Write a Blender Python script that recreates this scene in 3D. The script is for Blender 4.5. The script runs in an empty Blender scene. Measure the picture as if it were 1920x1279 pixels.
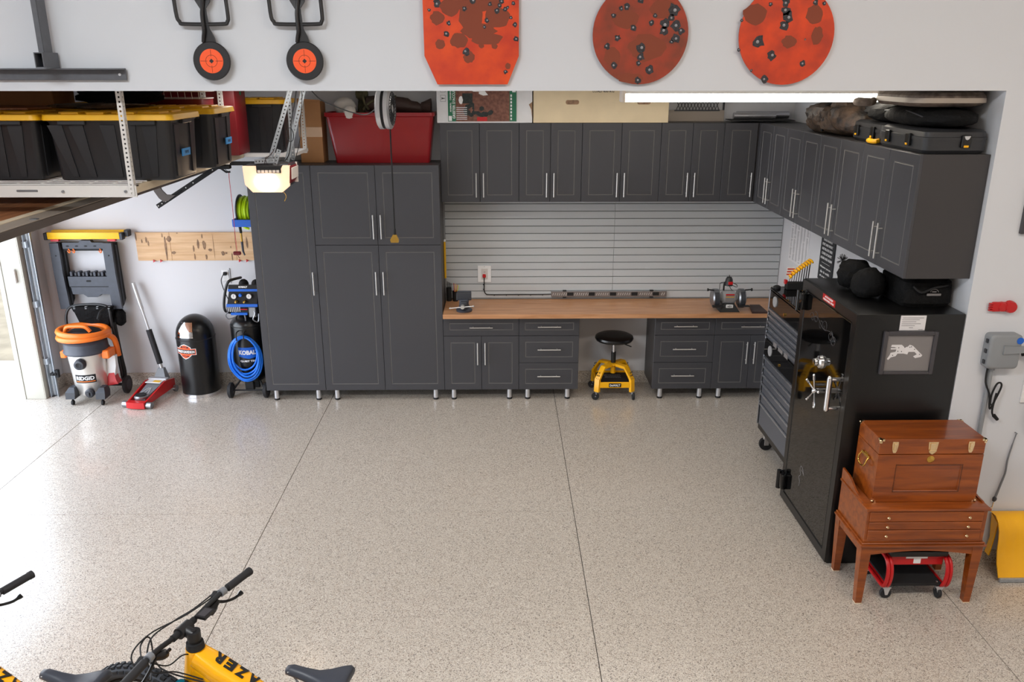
import bpy, bmesh, math, random
from mathutils import Vector, Matrix
random.seed(7)
S = 0.0254                      # everything below is laid out in inches
scene = bpy.context.scene
COL = scene.collection
# ---------------------------------------------------------------- camera
cam_d = bpy.data.cameras.new('camera'); cam = bpy.data.objects.new('camera', cam_d); COL.objects.link(cam)
cam_d.sensor_width = 36.0; cam_d.lens = 1555.79/1920*36.0; cam_d.clip_end = 200
cam.location = Vector((94.9976, -333.3426, 127.131))*S
cam.rotation_euler = (math.pi/2-0.3141, 0, -0.0134)
scene.camera = cam
# ---------------------------------------------------------------- world and lights
w = bpy.data.worlds.new('sky'); scene.world = w; w.use_nodes = True
nt = w.node_tree; bg = nt.nodes['Background']
tc = nt.nodes.new('ShaderNodeTexCoord'); sp = nt.nodes.new('ShaderNodeSeparateXYZ')
rp = nt.nodes.new('ShaderNodeValToRGB')
rp.color_ramp.elements[0].position = 0.0; rp.color_ramp.elements[0].color = (0.93, 0.96, 1.0, 1)
rp.color_ramp.elements[1].position = 0.6; rp.color_ramp.elements[1].color = (0.72, 0.84, 1.0, 1)
nt.links.new(tc.outputs['Generated'], sp.inputs[0]); nt.links.new(sp.outputs['Z'], rp.inputs[0])
nt.links.new(rp.outputs[0], bg.inputs['Color']); bg.inputs['Strength'].default_value = 7.0
def area(name, loc, rot, sx, sy, power, color=(1, 1, 1), portal=False):
    d = bpy.data.lights.new(name, 'AREA'); d.shape = 'RECTANGLE'; d.size = sx*S; d.size_y = sy*S
    d.energy = power; d.color = color
    o = bpy.data.objects.new(name, d); COL.objects.link(o); o.location = Vector(loc)*S; o.rotation_euler = rot
    if portal: d.cycles.is_portal = True
    return o
area('door_portal', (-99, -111, 46), (0, -math.pi/2, 0), 90, 190, 1, portal=True)
area('loft_fill', (0, -300, 205), (0, 0, 0), 96, 24, 230, (0.93, 0.97, 1.0))  # added fill out of view, cool, brightens the header wall
area('loft_fill', (200, -285, 205), (0, 0, 0), 96, 24, 112, (1.0, 0.86, 0.72))  # added fill out of view, warms the right side
area('garage_fill', (60, -70, 122.6), (0, 0, 0), 96, 8, 18, (1.0, 0.96, 0.9))  # added fill light, unseen above the header line
area('garage_fill', (140, -40, 122.6), (0, 0, 0), 96, 8, 10, (1.0, 0.93, 0.85))  # second added fill, also unseen, for the bench side
vs = scene.view_settings
vs.view_transform = 'Standard'; vs.look = 'None'; vs.gamma = 1.0; vs.use_curve_mapping = False; vs.exposure = 0.0
# ---------------------------------------------------------------- materials
def lin(c):
    return tuple(((x/255)/12.92 if x/255 <= 0.04045 else ((x/255+0.055)/1.055)**2.4) for x in c)+(1,)
MATS = {}
def mat(name, c, rough=0.5, metal=0.0, spec=0.5, bump=0.0, bscale=200, var=0.0, vscale=8, coat=0.0, emit=None, es=1.0, trans=0.0, sc=(1,1,1), c2=None):
    m = bpy.data.materials.new(name); m.use_nodes = True; n = m.node_tree.nodes; l = m.node_tree.links
    b = n['Principled BSDF']; b.inputs['Base Color'].default_value = lin(c); b.inputs['Roughness'].default_value = rough
    b.inputs['Metallic'].default_value = metal; b.inputs['Specular IOR Level'].default_value = spec
    b.inputs['Coat Weight'].default_value = coat; b.inputs['Coat Roughness'].default_value = 0.05
    if trans: b.inputs['Transmission Weight'].default_value = trans
    if emit: b.inputs['Emission Color'].default_value = lin(emit); b.inputs['Emission Strength'].default_value = es
    if bump or var or c2:
        t = n.new('ShaderNodeTexCoord'); mp = n.new('ShaderNodeMapping'); mp.inputs['Scale'].default_value = sc
        l.new(t.outputs['Object'], mp.inputs[0])
    if var or c2:
        nz = n.new('ShaderNodeTexNoise'); nz.inputs['Scale'].default_value = vscale; nz.inputs['Detail'].default_value = 6
        l.new(mp.outputs[0], nz.inputs['Vector'])
        r = n.new('ShaderNodeValToRGB'); l.new(nz.outputs[0], r.inputs[0])
        a = lin(c); k = c2 and lin(c2) or tuple(x*(1-var) for x in a[:3])+(1,)
        r.color_ramp.elements[0].position = 0.35; r.color_ramp.elements[0].color = k
        r.color_ramp.elements[1].position = 0.65; r.color_ramp.elements[1].color = a
        l.new(r.outputs[0], b.inputs['Base Color'])
    if bump:
        bz = n.new('ShaderNodeTexNoise'); bz.inputs['Scale'].default_value = bscale; bz.inputs['Detail'].default_value = 4
        l.new(mp.outputs[0], bz.inputs['Vector'])
        bp = n.new('ShaderNodeBump'); bp.inputs['Strength'].default_value = bump; bp.inputs['Distance'].default_value = 0.002 if bscale > 35 else 0.02
        l.new(bz.outputs[0], bp.inputs['Height']); l.new(bp.outputs[0], b.inputs['Normal'])
    MATS[name] = m
    return m
def speckle(name, rough, scale):
    m = bpy.data.materials.new(name); m.use_nodes = True; n = m.node_tree.nodes; l = m.node_tree.links; b = n['Principled BSDF']
    t = n.new('ShaderNodeTexCoord'); v = n.new('ShaderNodeTexVoronoi'); v.inputs['Scale'].default_value = scale
    nz = n.new('ShaderNodeTexNoise'); nz.inputs['Scale'].default_value = scale*0.6
    ad = n.new('ShaderNodeVectorMath'); ad.operation = 'MULTIPLY_ADD'; ad.inputs[1].default_value = (0.012, 0.012, 0.012)
    l.new(t.outputs['Object'], nz.inputs['Vector']); l.new(nz.outputs['Color'], ad.inputs[0]); l.new(t.outputs['Object'], ad.inputs[2])
    l.new(ad.outputs[0], v.inputs['Vector'])
    s = n.new('ShaderNodeSeparateColor'); l.new(v.outputs['Color'], s.inputs[0])
    r = n.new('ShaderNodeValToRGB'); r.color_ramp.interpolation = 'CONSTANT'; l.new(s.outputs[0], r.inputs[0])
    stops = [(0, (70, 62, 57)), (0.04, (128, 117, 108)), (0.13, (172, 161, 149)), (0.30, (196, 186, 174)), (0.62, (205, 197, 186)), (0.86, (220, 214, 205)), (0.97, (156, 134, 116))]
    e = r.color_ramp.elements; e[0].position = 0; e[0].color = lin(stops[0][1]); e[1].position = 0.05; e[1].color = lin(stops[1][1])
    for p, c in stops[2:]:
        x = e.new(p); x.color = lin(c)
    l.new(r.outputs[0], b.inputs['Base Color'])
    b.inputs['Roughness'].default_value = rough; b.inputs['Coat Weight'].default_value = 0.35; b.inputs['Coat Roughness'].default_value = 0.12
    b2 = n.new('ShaderNodeTexNoise'); b2.inputs['Scale'].default_value = 90; l.new(t.outputs['Object'], b2.inputs['Vector'])
    bp = n.new('ShaderNodeBump'); bp.inputs['Strength'].default_value = 0.12; bp.inputs['Distance'].default_value = 0.002
    l.new(b2.outputs[0], bp.inputs['Height']); l.new(bp.outputs[0], b.inputs['Normal']); l.new(bp.outputs[0], b.inputs['Coat Normal'])
    MATS[name] = m; return m
def wood(name, c1, c2, rough=0.4, axis=0, scale=14, stretch=12, coat=0.0):
    m = bpy.data.materials.new(name); m.use_nodes = True; n = m.node_tree.nodes; l = m.node_tree.links; b = n['Principled BSDF']
    t = n.new('ShaderNodeTexCoord'); mp = n.new('ShaderNodeMapping'); sc = [scale]*3; sc[axis] = scale/stretch
    mp.inputs['Scale'].default_value = sc; l.new(t.outputs['Object'], mp.inputs[0])
    nz = n.new('ShaderNodeTexNoise'); nz.inputs['Scale'].default_value = 1.6; nz.inputs['Detail'].default_value = 8; nz.inputs['Distortion'].default_value = 0.6
    l.new(mp.outputs[0], nz.inputs['Vector'])
    r = n.new('ShaderNodeValToRGB'); l.new(nz.outputs[0], r.inputs[0])
    r.color_ramp.elements[0].position = 0.3; r.color_ramp.elements[0].color = lin(c2)
    r.color_ramp.elements[1].position = 0.68; r.color_ramp.elements[1].color = lin(c1)
    l.new(r.outputs[0], b.inputs['Base Color']); b.inputs['Roughness'].default_value = rough; b.inputs['Coat Weight'].default_value = coat
    MATS[name] = m; return m
speckle('speckled_floor', 0.3, 250); speckle('speckled_curb', 0.55, 190)
mat('header_wall', (214, 217, 223), 0.75, bump=0.08, bscale=60); mat('wall', (214, 214, 217), 0.75, bump=0.08, bscale=60); mat('warm_wall', (214, 210, 206), 0.75, bump=0.08, bscale=60)
mat('white_trim', (226, 226, 222), 0.45); mat('jamb', (176, 172, 160), 0.5); mat('joint', (70, 64, 60), 0.9)
mat('cabinet', (68, 68, 72), 0.38, spec=0.4, bump=0.03, bscale=400); mat('cabinet_body', (62, 60, 61), 0.42, spec=0.4)
mat('brushed', (205, 203, 200), 0.35, 0.6); mat('leg_silver', (205, 205, 208), 0.3, 0.55); mat('chrome', (225, 225, 228), 0.08, 1.0)
mat('black', (24, 24, 26), 0.45); mat('matte_black', (22, 22, 24), 0.75); mat('rubber', (34, 34, 37), 0.7, bump=0.2, bscale=300); mat('gloss_black', (6, 6, 7), 0.04, spec=0.5, coat=0.1)
mat('satin_black', (14, 14, 15), 0.28, spec=0.5); mat('graphite', (62, 66, 76), 0.5, var=0.15, vscale=20); mat('dark_grey', (48, 50, 56), 0.5); mat('mid_grey', (120, 123, 128), 0.5)
mat('slat', (192, 196, 199), 0.45); mat('slat_groove', (96, 98, 100), 0.6)
mat('yellow', (252, 184, 8), 0.35); mat('lid_yellow', (238, 180, 8), 0.4); mat('saw_yellow', (250, 196, 30), 0.4); mat('orange', (240, 120, 35), 0.4); mat('red', (190, 22, 26), 0.35)
mat('tote_red', (140, 12, 22), 0.3, coat=0.2); mat('deep_red', (105, 10, 20), 0.45); mat('tote_black', (34, 34, 37), 0.38, bump=0.05, bscale=120)
mat('blue', (14, 96, 200), 0.35); mat('hose_blue', (18, 112, 224), 0.3); mat('tape_blue', (60, 140, 205), 0.6); mat('lime', (196, 232, 20), 0.4)
mat('white', (235, 235, 235), 0.5); mat('paper', (226, 224, 226), 0.8); mat('ink', (60, 60, 66), 0.8); mat('steel', (150, 152, 156), 0.35, 0.85); mat('galv', (176, 182, 188), 0.4, 0.6, var=0.12, vscale=60)
mat('drum', (226, 222, 216), 0.32, 0.7); mat('rack_white', (222, 218, 214), 0.5); mat('door_taupe', (160, 148, 136), 0.5); mat('door_dark', (92, 84, 80), 0.5); mat('cream', (222, 206, 180), 0.6)
wood('door_wood', (184, 124, 82), (140, 86, 52), 0.45, 1); wood('bench', (204, 152, 110), (172, 120, 80), 0.35, 0, 22, 14, 0.15); wood('cherry', (156, 78, 22), (112, 50, 12), 0.28, 0, 16, 9, 0.25)
wood('cherry_dark', (112, 56, 22), (78, 36, 12), 0.3, 0, 16, 9, 0.2)
mat('cardboard', (172, 122, 78), 0.8, bump=0.05, bscale=40, var=0.08, vscale=6); mat('tan_board', (222, 204, 170), 0.7, var=0.08, vscale=5); mat('white_board', (220, 220, 222), 0.6, var=0.05, vscale=12)
mat('tape_clear', (214, 180, 150), 0.25, coat=0.4); mat('ply', (226, 190, 148), 0.6, c2=(206, 164, 120), vscale=3, sc=(0.6, 1, 8)); mat('stain', (122, 96, 76), 0.8, c2=(160, 128, 100), vscale=30)
mat('green', (20, 104, 72), 0.5); mat('pic_brown', (96, 52, 40), 0.5, c2=(130, 84, 66), vscale=30); mat('pic_dark', (36, 46, 44), 0.6, c2=(22, 26, 26), vscale=60)
mat('camo', (98, 78, 62), 0.45, bump=0.8, bscale=18, c2=(30, 23, 20), vscale=12); mat('camo_light', (112, 98, 88), 0.7, bump=0.2, bscale=60, c2=(74, 62, 54), vscale=26)
mat('nylon', (15, 15, 16), 0.8, spec=0.2, bump=1.0, bscale=16); mat('pelican', (44, 45, 48), 0.42); mat('brass', (212, 170, 84), 0.25, 1.0); mat('pale_brass', (240, 214, 170), 0.22, 1.0)
mat('bike_yellow', (252, 178, 0), 0.28, coat=0.4); mat('saddle', (52, 56, 66), 0.45); mat('teal', (10, 130, 160), 0.25, 0.6); mat('tire', (58, 62, 70), 0.7); mat('tire_knob', (34, 37, 42), 0.7)
mat('gun_orange', (255, 92, 34), 0.5); mat('rod_black', (30, 28, 30), 0.4); mat('angle_grey', (92, 94, 100), 0.45, var=0.12, vscale=30); mat('box_grey', (138, 142, 146), 0.45)
mat('foil', (210, 210, 216), 0.25, 0.9, bump=0.8, bscale=160); mat('olive', (96, 90, 62), 0.8, c2=(58, 54, 36), vscale=12); mat('wool', (206, 200, 194), 0.9, bump=0.6, bscale=90); mat('boot', (58, 38, 32), 0.55, bump=0.3, bscale=30)
mat('opener_white', (226, 214, 204), 0.4); mat('photo_grey', (128, 124, 124), 0.4); mat('photo_frame', (66, 64, 68), 0.3); mat('sign_black', (40, 42, 46), 0.6); mat('etched', (150, 148, 144), 0.4)
mat('gong_patch', (134, 62, 38), 0.7); mat('impact', (58, 56, 62), 0.6, c2=(30, 30, 34), vscale=80); mat('lead', (150, 150, 156), 0.4, 0.5); mat('gong_brown', (120, 58, 38), 0.7)
mat('grass', (112, 99, 78), 0.9, c2=(92, 80, 60), vscale=3, bump=0.5, bscale=40); mat('apron', (226, 226, 226), 0.8, var=0.05); mat('stone', (120, 118, 122), 0.9, c2=(84, 84, 90), vscale=6); mat('bark', (70, 76, 84), 0.9); mat('siding', (205, 208, 212), 0.8)
mat('tube_light', (255, 255, 255), 0.4, emit=(255, 244, 226), es=13.0); mat('bulb', (255, 255, 255), 0.4, emit=(255, 226, 190), es=14.0)
mat('lens', (255, 226, 196), 0.35, emit=(255, 212, 170), es=0.5); mat('gauge', (225, 225, 225), 0.2); mat('drawer_alu', (168, 172, 180), 0.26, 0.75); mat('drawer_face', (104, 108, 118), 0.3, 0.5); mat('groove', (108, 106, 105), 0.3)  # groove: bevel highlight painted in as a lighter grey than the door
mat('stone_grey', (150, 150, 152), 0.8)
def gong(name, c1, c2):
    m = mat(name, c1, 0.55, c2=c2, vscale=7); 
    return m
gong('gong_orange', (230, 78, 20), (198, 54, 22)); gong('gong_rust', (172, 60, 34), (122, 56, 36)); gong('gong_red', (226, 70, 20), (176, 52, 24))
# ---------------------------------------------------------------- mesh builder
def spline(pts, k=6, closed=False):
    P = [Vector(p) for p in pts]; n = len(P); out = []
    rng = range(n if closed else n-1)
    for i in rng:
        g = (lambda j: P[j % n]) if closed else (lambda j: P[min(max(j, 0), n-1)])
        a, b, c, d = g(i-1), g(i), g(i+1), g(i+2)
        for j in range(k):
            t = j/k
            out.append(0.5*((2*b)+(c-a)*t+(2*a-5*b+4*c-d)*t*t+(3*b-a-3*c+d)*t**3))
    if not closed: out.append(P[-1])
    return out
def rrect(x0, x1, y0, y1, r, seg=4):
    out = []
    for cx, cy, a0 in ((x1-r, y0+r, -90), (x1-r, y1-r, 0), (x0+r, y1-r, 90), (x0+r, y0+r, 180)):
        for k in range(seg+1):
            a = math.radians(a0+90*k/seg); out.append((cx+r*math.cos(a), cy+r*math.sin(a)))
    return out
class G:
    def __init__(s, T=None, angle=35):
        s.v = []; s.f = []; s.m = []; s.mi = 0; s.off = Vector(OFF.get(T.name, (0, 0, 0))) if T else Vector((0, 0, 0)); s.T = T; s.angle = angle; s.xf = None
    def add(s, vs_, fs_):
        b = len(s.v); x = s.xf
        for p in vs_:
            p = Vector(p); s.v.append(x @ p if x else p)
        for f in fs_: s.f.append(tuple(i+b for i in f)); s.m.append(s.mi)
        return s
    def box(s, x0, x1, y0, y1, z0, z1, b=0.0, seg=1):
        if b <= 0:
            return s.add([(x, y, z) for z in (z0, z1) for y in (y0, y1) for x in (x0, x1)],
                         [(0, 2, 3, 1), (4, 5, 7, 6), (0, 1, 5, 4), (2, 6, 7, 3), (0, 4, 6, 2), (1, 3, 7, 5)])
        bm = bmesh.new(); bmesh.ops.create_cube(bm, size=1)
        for v in bm.verts: v.co = ((v.co.x+.5)*(x1-x0)+x0, (v.co.y+.5)*(y1-y0)+y0, (v.co.z+.5)*(z1-z0)+z0)
        bmesh.ops.bevel(bm, geom=bm.edges[:], offset=b, segments=seg, affect='EDGES', profile=0.5)
        bm.verts.index_update(); s.add([v.co.copy() for v in bm.verts], [[v.index for v in f.verts] for f in bm.faces]); bm.free(); return s
    def loft(s, rings, closed=False, caps=True):
        n = len(rings[0]); vs_ = [p for r in rings for p in r]; fs_ = []; m = len(rings)
        for i in range(m if closed else m-1):
            for j in range(n):
                a = i*n+j; b = i*n+(j+1) % n; i2 = (i+1) % m
                fs_.append((a, b, i2*n+(j+1) % n, i2*n+j))
        if caps and not closed: fs_ += [tuple(range(n))[::-1], tuple((m-1)*n+k for k in range(n))]
        return s.add(vs_, fs_)
    def prism(s, poly, ax, a, b):
        def P(u, v, t): return {'x': (t, u, v), 'y': (u, t, v), 'z': (u, v, t)}[ax]
        return s.loft([[P(u, v, a) for u, v in poly], [P(u, v, b) for u, v in poly]])
    def frames(s, pts, closed=False):
        n = len(pts); T = []
        for i in range(n):
            if closed: d = pts[(i+1) % n]-pts[i-1]
            else: d = pts[min(i+1, n-1)]-pts[max(i-1, 0)]
            T.append(d.normalized())
        up = Vector((0, 0, 1)) if abs(T[0].z) < 0.9 else Vector((1, 0, 0))
        N = (up-T[0]*up.dot(T[0])).normalized(); out = []
        for i in range(n):
            N = (N-T[i]*N.dot(T[i])).normalized(); out.append((N, T[i].cross(N)))
        return out
    def tube(s, pts, r, n=8, closed=False, k=0, flat=1.0):
        pts = [Vector(p) for p in pts]
        if k: pts = spline(pts, k, closed)
        F = s.frames(pts, closed); rr = r if isinstance(r, (list, tuple)) else None
        rings = []
        for i, p in enumerate(pts):
            q = (rr[min(int(i*len(rr)/len(pts)), len(rr)-1)] if (rr and len(rr) != len(pts)) else (rr[i] if rr else r)); a, b = F[i]
            rings.append([p+a*(q*math.cos(2*math.pi*j/n))*flat+b*(q*math.sin(2*math.pi*j/n)) for j in range(n)])
        return s.loft(rings, closed)
    def cyl(s, p0, p1, r0, r1=None, n=16): 
        p0 = Vector(p0); p1 = Vector(p1); r1 = r0 if r1 is None else r1
        d = (p1-p0).normalized(); up = Vector((0, 0, 1)) if abs(d.z) < 0.9 else Vector((1, 0, 0)); a = (up-d*up.dot(d)).normalized(); b = d.cross(a)
        return s.loft([[p+a*(r*math.cos(2*math.pi*j/n))+b*(r*math.sin(2*math.pi*j/n)) for j in range(n)] for p, r in ((p0, r0), (p1, r1))])
    def lathe(s, prof, o=(0, 0, 0), ax='z', n=24):
        o = Vector(o); rings = []
        for r, h in prof:
            ring = []
            for j in range(n):
                c, q = math.cos(2*math.pi*j/n)*max(r, 1e-3), math.sin(2*math.pi*j/n)*max(r, 1e-3)
                ring.append(o+Vector({'z': (c, q, h), 'y': (c, h, q), 'x': (h, c, q)}[ax]))
            rings.append(ring)
        return s.loft(rings)
    def sph(s, c, r, n=14, m=8, wob=0.0):
        r = (r, r, r) if not isinstance(r, (tuple, list)) else r; rings = []
        for i in range(m+1):
            a = -math.pi/2+math.pi*i/m; rings.append([(c[0]+r[0]*math.cos(a)*math.cos(2*math.pi*j/n)*(1+wob*random.uniform(-1, 1))+1e-4*math.cos(j), c[1]+r[1]*math.cos(a)*math.sin(2*math.pi*j/n)*(1+wob*random.uniform(-1, 1)), c[2]+r[2]*math.sin(a)) for j in range(n)])
        return s.loft(rings)
    def text(s, t, size, o, u, v, nrm, width=None, depth=0.04, bold=0.0, fn=None, height=None):
        cu = bpy.data.curves.new('t', 'FONT'); cu.body = t; cu.size = 1; cu.align_x = 'CENTER'; cu.align_y = 'CENTER'; cu.offset = bold; cu.resolution_u = 2; cu.extrude = 0.001
        ob = bpy.data.objects.new('t', cu); COL.objects.link(ob); bpy.context.view_layer.update()
        me = bpy.data.meshes.new_from_object(ob.evaluated_get(bpy.context.evaluated_depsgraph_get()))
        xs = [q.co.x for q in me.vertices] or [0]; ys = [q.co.y for q in me.vertices] or [0]; w0 = max(xs)-min(xs) or 1; h0 = max(ys)-min(ys) or 1
        sx = sy = size
        if width: sx = width/w0
        if height: sy = height/h0
        elif width and not size: sy = sx
        cx = (max(xs)+min(xs))/2; cy = (max(ys)+min(ys))/2
        o, u, v, nrm = Vector(o), Vector(u), Vector(v), Vector(nrm)
        def P(q):
            a, b = (q.x-cx)*sx, (q.y-cy)*sy; d = depth if q.z > 0 else 0
            return fn(a, b, d) if fn else o+u*a+v*b+nrm*d
        s.add([P(q.co) for q in me.vertices], [tuple(p.vertices) for p in me.polygons])
        bpy.data.objects.remove(ob); bpy.data.curves.remove(cu); bpy.data.meshes.remove(me); return s
    def mesh(s, name, mats):
        me = bpy.data.meshes.new(name)
        me.from_pydata([tuple((p-s.off)*S) for p in s.v], [], s.f)
        for m in (mats if isinstance(mats, (list, tuple)) else [mats]): me.materials.append(MATS[m])
        me.polygons.foreach_set('material_index', s.m)
        bm = bmesh.new(); bm.from_mesh(me); bmesh.ops.recalc_face_normals(bm, faces=bm.faces[:]); bm.to_mesh(me); bm.free()
        me.polygons.foreach_set('use_smooth', [True]*len(me.polygons)); me.set_sharp_from_angle(angle=math.radians(s.angle)); me.update()
        return me
OFF = {}
def tag(o, label, cat, group=None, kind=None):
    o['label'] = label; o['category'] = cat
    if group: o['group'] = group
    if kind: o['kind'] = kind
def thing(name, label, cat, loc, group=None):
    o = bpy.data.objects.new(name, None); COL.objects.link(o); o.location = Vector(loc)*S; o.empty_display_size = 0.05
    tag(o, label, cat, group); OFF[o.name] = tuple(loc); return o
def part(name, g, m, parent, label=None, kind=None):
    o = bpy.data.objects.new(name, g.mesh(name, m)); COL.objects.link(o); o.parent = parent; OFF[o.name] = tuple(g.off)
    if label: o['label'] = label
    if kind or any(k in name for k in ('lettering', 'printed', 'print_', 'pictured', 'care_symbol', 'slots', 'holes', 'bolts', 'eyelets', 'ribs', 'marks', 'clips', 'teeth', 'wires', 'cables', 'spokes', 'fins', 'gaps', 'symbol', 'writing')): o['kind'] = 'stuff'
    return o
def solo(name, g, m, loc, label, cat, group=None):
    g.off = Vector(loc); o = bpy.data.objects.new(name, g.mesh(name, m)); COL.objects.link(o); o.location = Vector(loc)*S
    tag(o, label, cat, group); OFF[o.name] = tuple(loc); return o
def struct(name, g, m, parent=None):
    o = bpy.data.objects.new(name, g.mesh(name, m)); COL.objects.link(o); o.parent = parent
    if not parent: o['kind'] = 'structure'
    OFF[o.name] = (0, 0, 0); return o
def kids(o): return [c for c in bpy.data.objects if c.parent == o]
def dup(root, d, label=None, rz=0.0, parent=None):
    c = root.copy(); COL.objects.link(c)
    if parent: c.parent = parent
    else: c.location = root.location+Vector(d)*S; c.rotation_euler = (0, 0, rz)
    if label: c['label'] = label
    for k in kids(root): dup(k, (0, 0, 0), parent=c)
    return c
# ================================================================ THE SETTING
YH = -138.8            # plane of the opening between the two bays
fl = struct('floor', G().box(-98.5, 262, -520, 4, -6, -0.35), 'joint')
xs = [-98.4, -65.5, 25.6, 116.7, 208.4, 262]; ys = [-520, -383, -292, -201, -109.8, 4]
for i in range(5):
    for j in range(5):
        struct('floor_slab', G().box(xs[i]+.09, xs[i+1]-.09, ys[j]+.06, ys[j+1]-.06, -.35, 0, .05), 'speckled_floor', fl)
struct('wall_back', G().box(-99, 216, 0, 5, -6, 128), 'wall')
g = G(); g.box(-98.5, -91, -15.8, 0, 0, 128); g.box(-98.5, -91, -207, -15.8, 92, 128); g.box(-98.5, -91, -520, -207, 0, 215); g.box(-98.5, -91, -207, YH, 128, 215)
struct('wall_left', g, 'wall')
struct('wall_right', G().box(209.5, 216, YH+6, 0, 0, 128), 'wall')
g = G(); g.box(-98.5, 262, YH, YH+6, 123.0, 215); g.box(209.5, 262, YH, YH+6, 0, 123.0)
struct('wall_middle', g, 'header_wall')
struct('ceiling', G().box(-98.5, 216, YH+6, 0, 123.2, 127), 'white_trim')
struct('wall_east', G().box(262, 266, -520, YH, 0, 215), 'warm_wall')
struct('wall_front', G().box(-98.5, 262, -524, -520, 0, 215), 'warm_wall')
struct('ceiling', G().box(-98.5, 266, -524, YH, 215, 219), 'white_trim')
struct('baseboard_back', G().box(-91, 209.5, -.5, 0, 0, 5.4, .1), 'speckled_curb')
struct('baseboard_left', G().box(-91.0, -90.4, -12.0, -.6, 0, 5.4, .1), 'speckled_curb')
struct('baseboard_middle', G().box(209.6, 262, YH-.5, YH, 0, 4.0, .1), 'speckled_curb')
# door opening trim on the far jamb, with the outer stop step
g = G(); g.box(-98.6, -91.0, -16.3, -15.8, 0, 92, .1); g.box(-100.4, -98.6, -16.6, -12, 0, 92, .1); g.box(-91.0, -90.6, -16.3, -13.8, 0, 92, .1)
struct('trim_1', g, 'jamb')
# outdoors
struct('driveway', G().box(-330, -98.6, -420, 33, -6, -.6), 'apron')
g = G(); g.box(-1500, -98.6, 33, 900, -6, -.5); g.box(-1500, -330, -420, 33, -6, -.8); struct('lawn', g, 'grass')
g = G(); 
for k in range(14): g.sph((-270-14*k+random.uniform(-6, 6), 232+random.uniform(-14, 14), 3), (8, 7, 6), 8, 5, .12)
o = solo('stone_border', g, 'stone', (-300, 230, 0), 'row of pale rounded stones on the dry lawn beyond the open door', 'stones'); o['kind'] = 'stuff'
g = G(); g.tube([(-262, 250, 0), (-260, 250, 60), (-266, 252, 140)], [6, 5, 3.5], 8, k=4); g.tube([(-261, 250, 50), (-240, 250, 92), (-228, 252, 130)], [3, 2.4, 1.4], 6, k=3); g.tube([(-262, 250, 70), (-282, 252, 110), (-290, 252, 150)], [3, 2, 1.2], 6, k=3)
solo('bare_tree', g, 'bark', (-262, 250, 0), 'dark bare tree trunk seen through the open garage door', 'tree')
# ---- garage door rolled up overhead
T = thing('garage_door', 'open sectional garage door lying flat overhead below the ceiling rack', 'garage door', (-50, -111, 92))
for k in range(4):
    x1 = -19.6-18.3*k; part('door_panel', G(T).box(x1-18.3, x1, -206, -15.2, 92.3, 94.2, .15), 'door_wood', T)
g = G(T); g.box(-17.5, -12.6, -206, -15.2, 92.1, 94.0, .1); part('top_rail', g, 'door_dark', T)
part('top_seal', G(T).box(-17.5, -12.7, -206, -15.2, 94.02, 94.3, .1), 'door_taupe', T)
part('weather_strip', G(T).box(-19.5, -17.6, -206, -15.2, 93.6, 94.6, .2), 'cream', T)
g = G(T)
for y in (-30, -80, -140): g.box(-14.4, -12.8, y, y+1.2, 94.3, 94.6)
part('hinge', g, 'steel', T)
# vertical track
T = thing('door_track', 'galvanised steel door track on the jamb beside the back corner', 'track', (-88.6, -13, 0))
g = G(T); g.prism([(-89.8, -14.2), (-89.6, -14.2), (-89.6, -12.4), (-88.0, -12.0), (-87.0, -12.6), (-86.9, -13.9), (-87.1, -13.9), (-87.2, -12.8), (-88.0, -12.3), (-89.4, -12.2), (-89.8, -12.2)], 'z', 0, 86)
part('track_channel', g, 'galv', T)
g = G(T); g.tube([(-88.3, -13, 86), (-87, -13, 92), (-82, -13, 96), (-76, -13, 96.6), (-2, -13, 97)], 0.9, 8, k=5); part('curved_track', g, 'galv', T)
for z in (14, 38, 62):
    part('track_bracket', G(T).box(-91, -88.8, -14.0, -11.4, z, z+2.6, .1), 'galv', T)
g = G(T); g.box(-88.5, -86.0, -14.6, -11.4, 9.5, 10.5, .1); g.cyl((-87, -15.2, 10), (-87, -11, 10), .35); g.box(-86.8, -85.4, -14, -12.4, 8.4, 11.6, .1); part('sensor_bracket', g, 'matte_black', T)
g = G(); g.box(-95.6, -93.2, -17.6, -16.3, 48.8, 54.4, .35, 2); solo('door_sensor', g, 'white', (-94.4, -16.6, 51), 'small white sensor box on the door jamb', 'sensor')
# ---- slatwall above the bench: two panels of slats
for (x0, x1, lab) in ((72.4, 140.9, 'left grey slatwall panel above the workbench'), (141.0, 209.3, 'right grey slatwall panel above the workbench')):
    T = thing('slatwall', lab, 'slatwall', ((x0+x1)/2, 0, 36))
    part('backing', G(T).box(x0, x1, -.3, -.02, 36.2, 80.6), 'slat_groove', T)
    z = 80.5; zz = [80.5, 79.8]+[76.8-3*k for k in range(14)]+[37.45]
    for a, b in zip(zz[1:-1], zz[2:]):
        part('slat', G(T).box(x0, x1, -.75, -.3, b+.13, a-.13, .08), 'slat', T)
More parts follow.
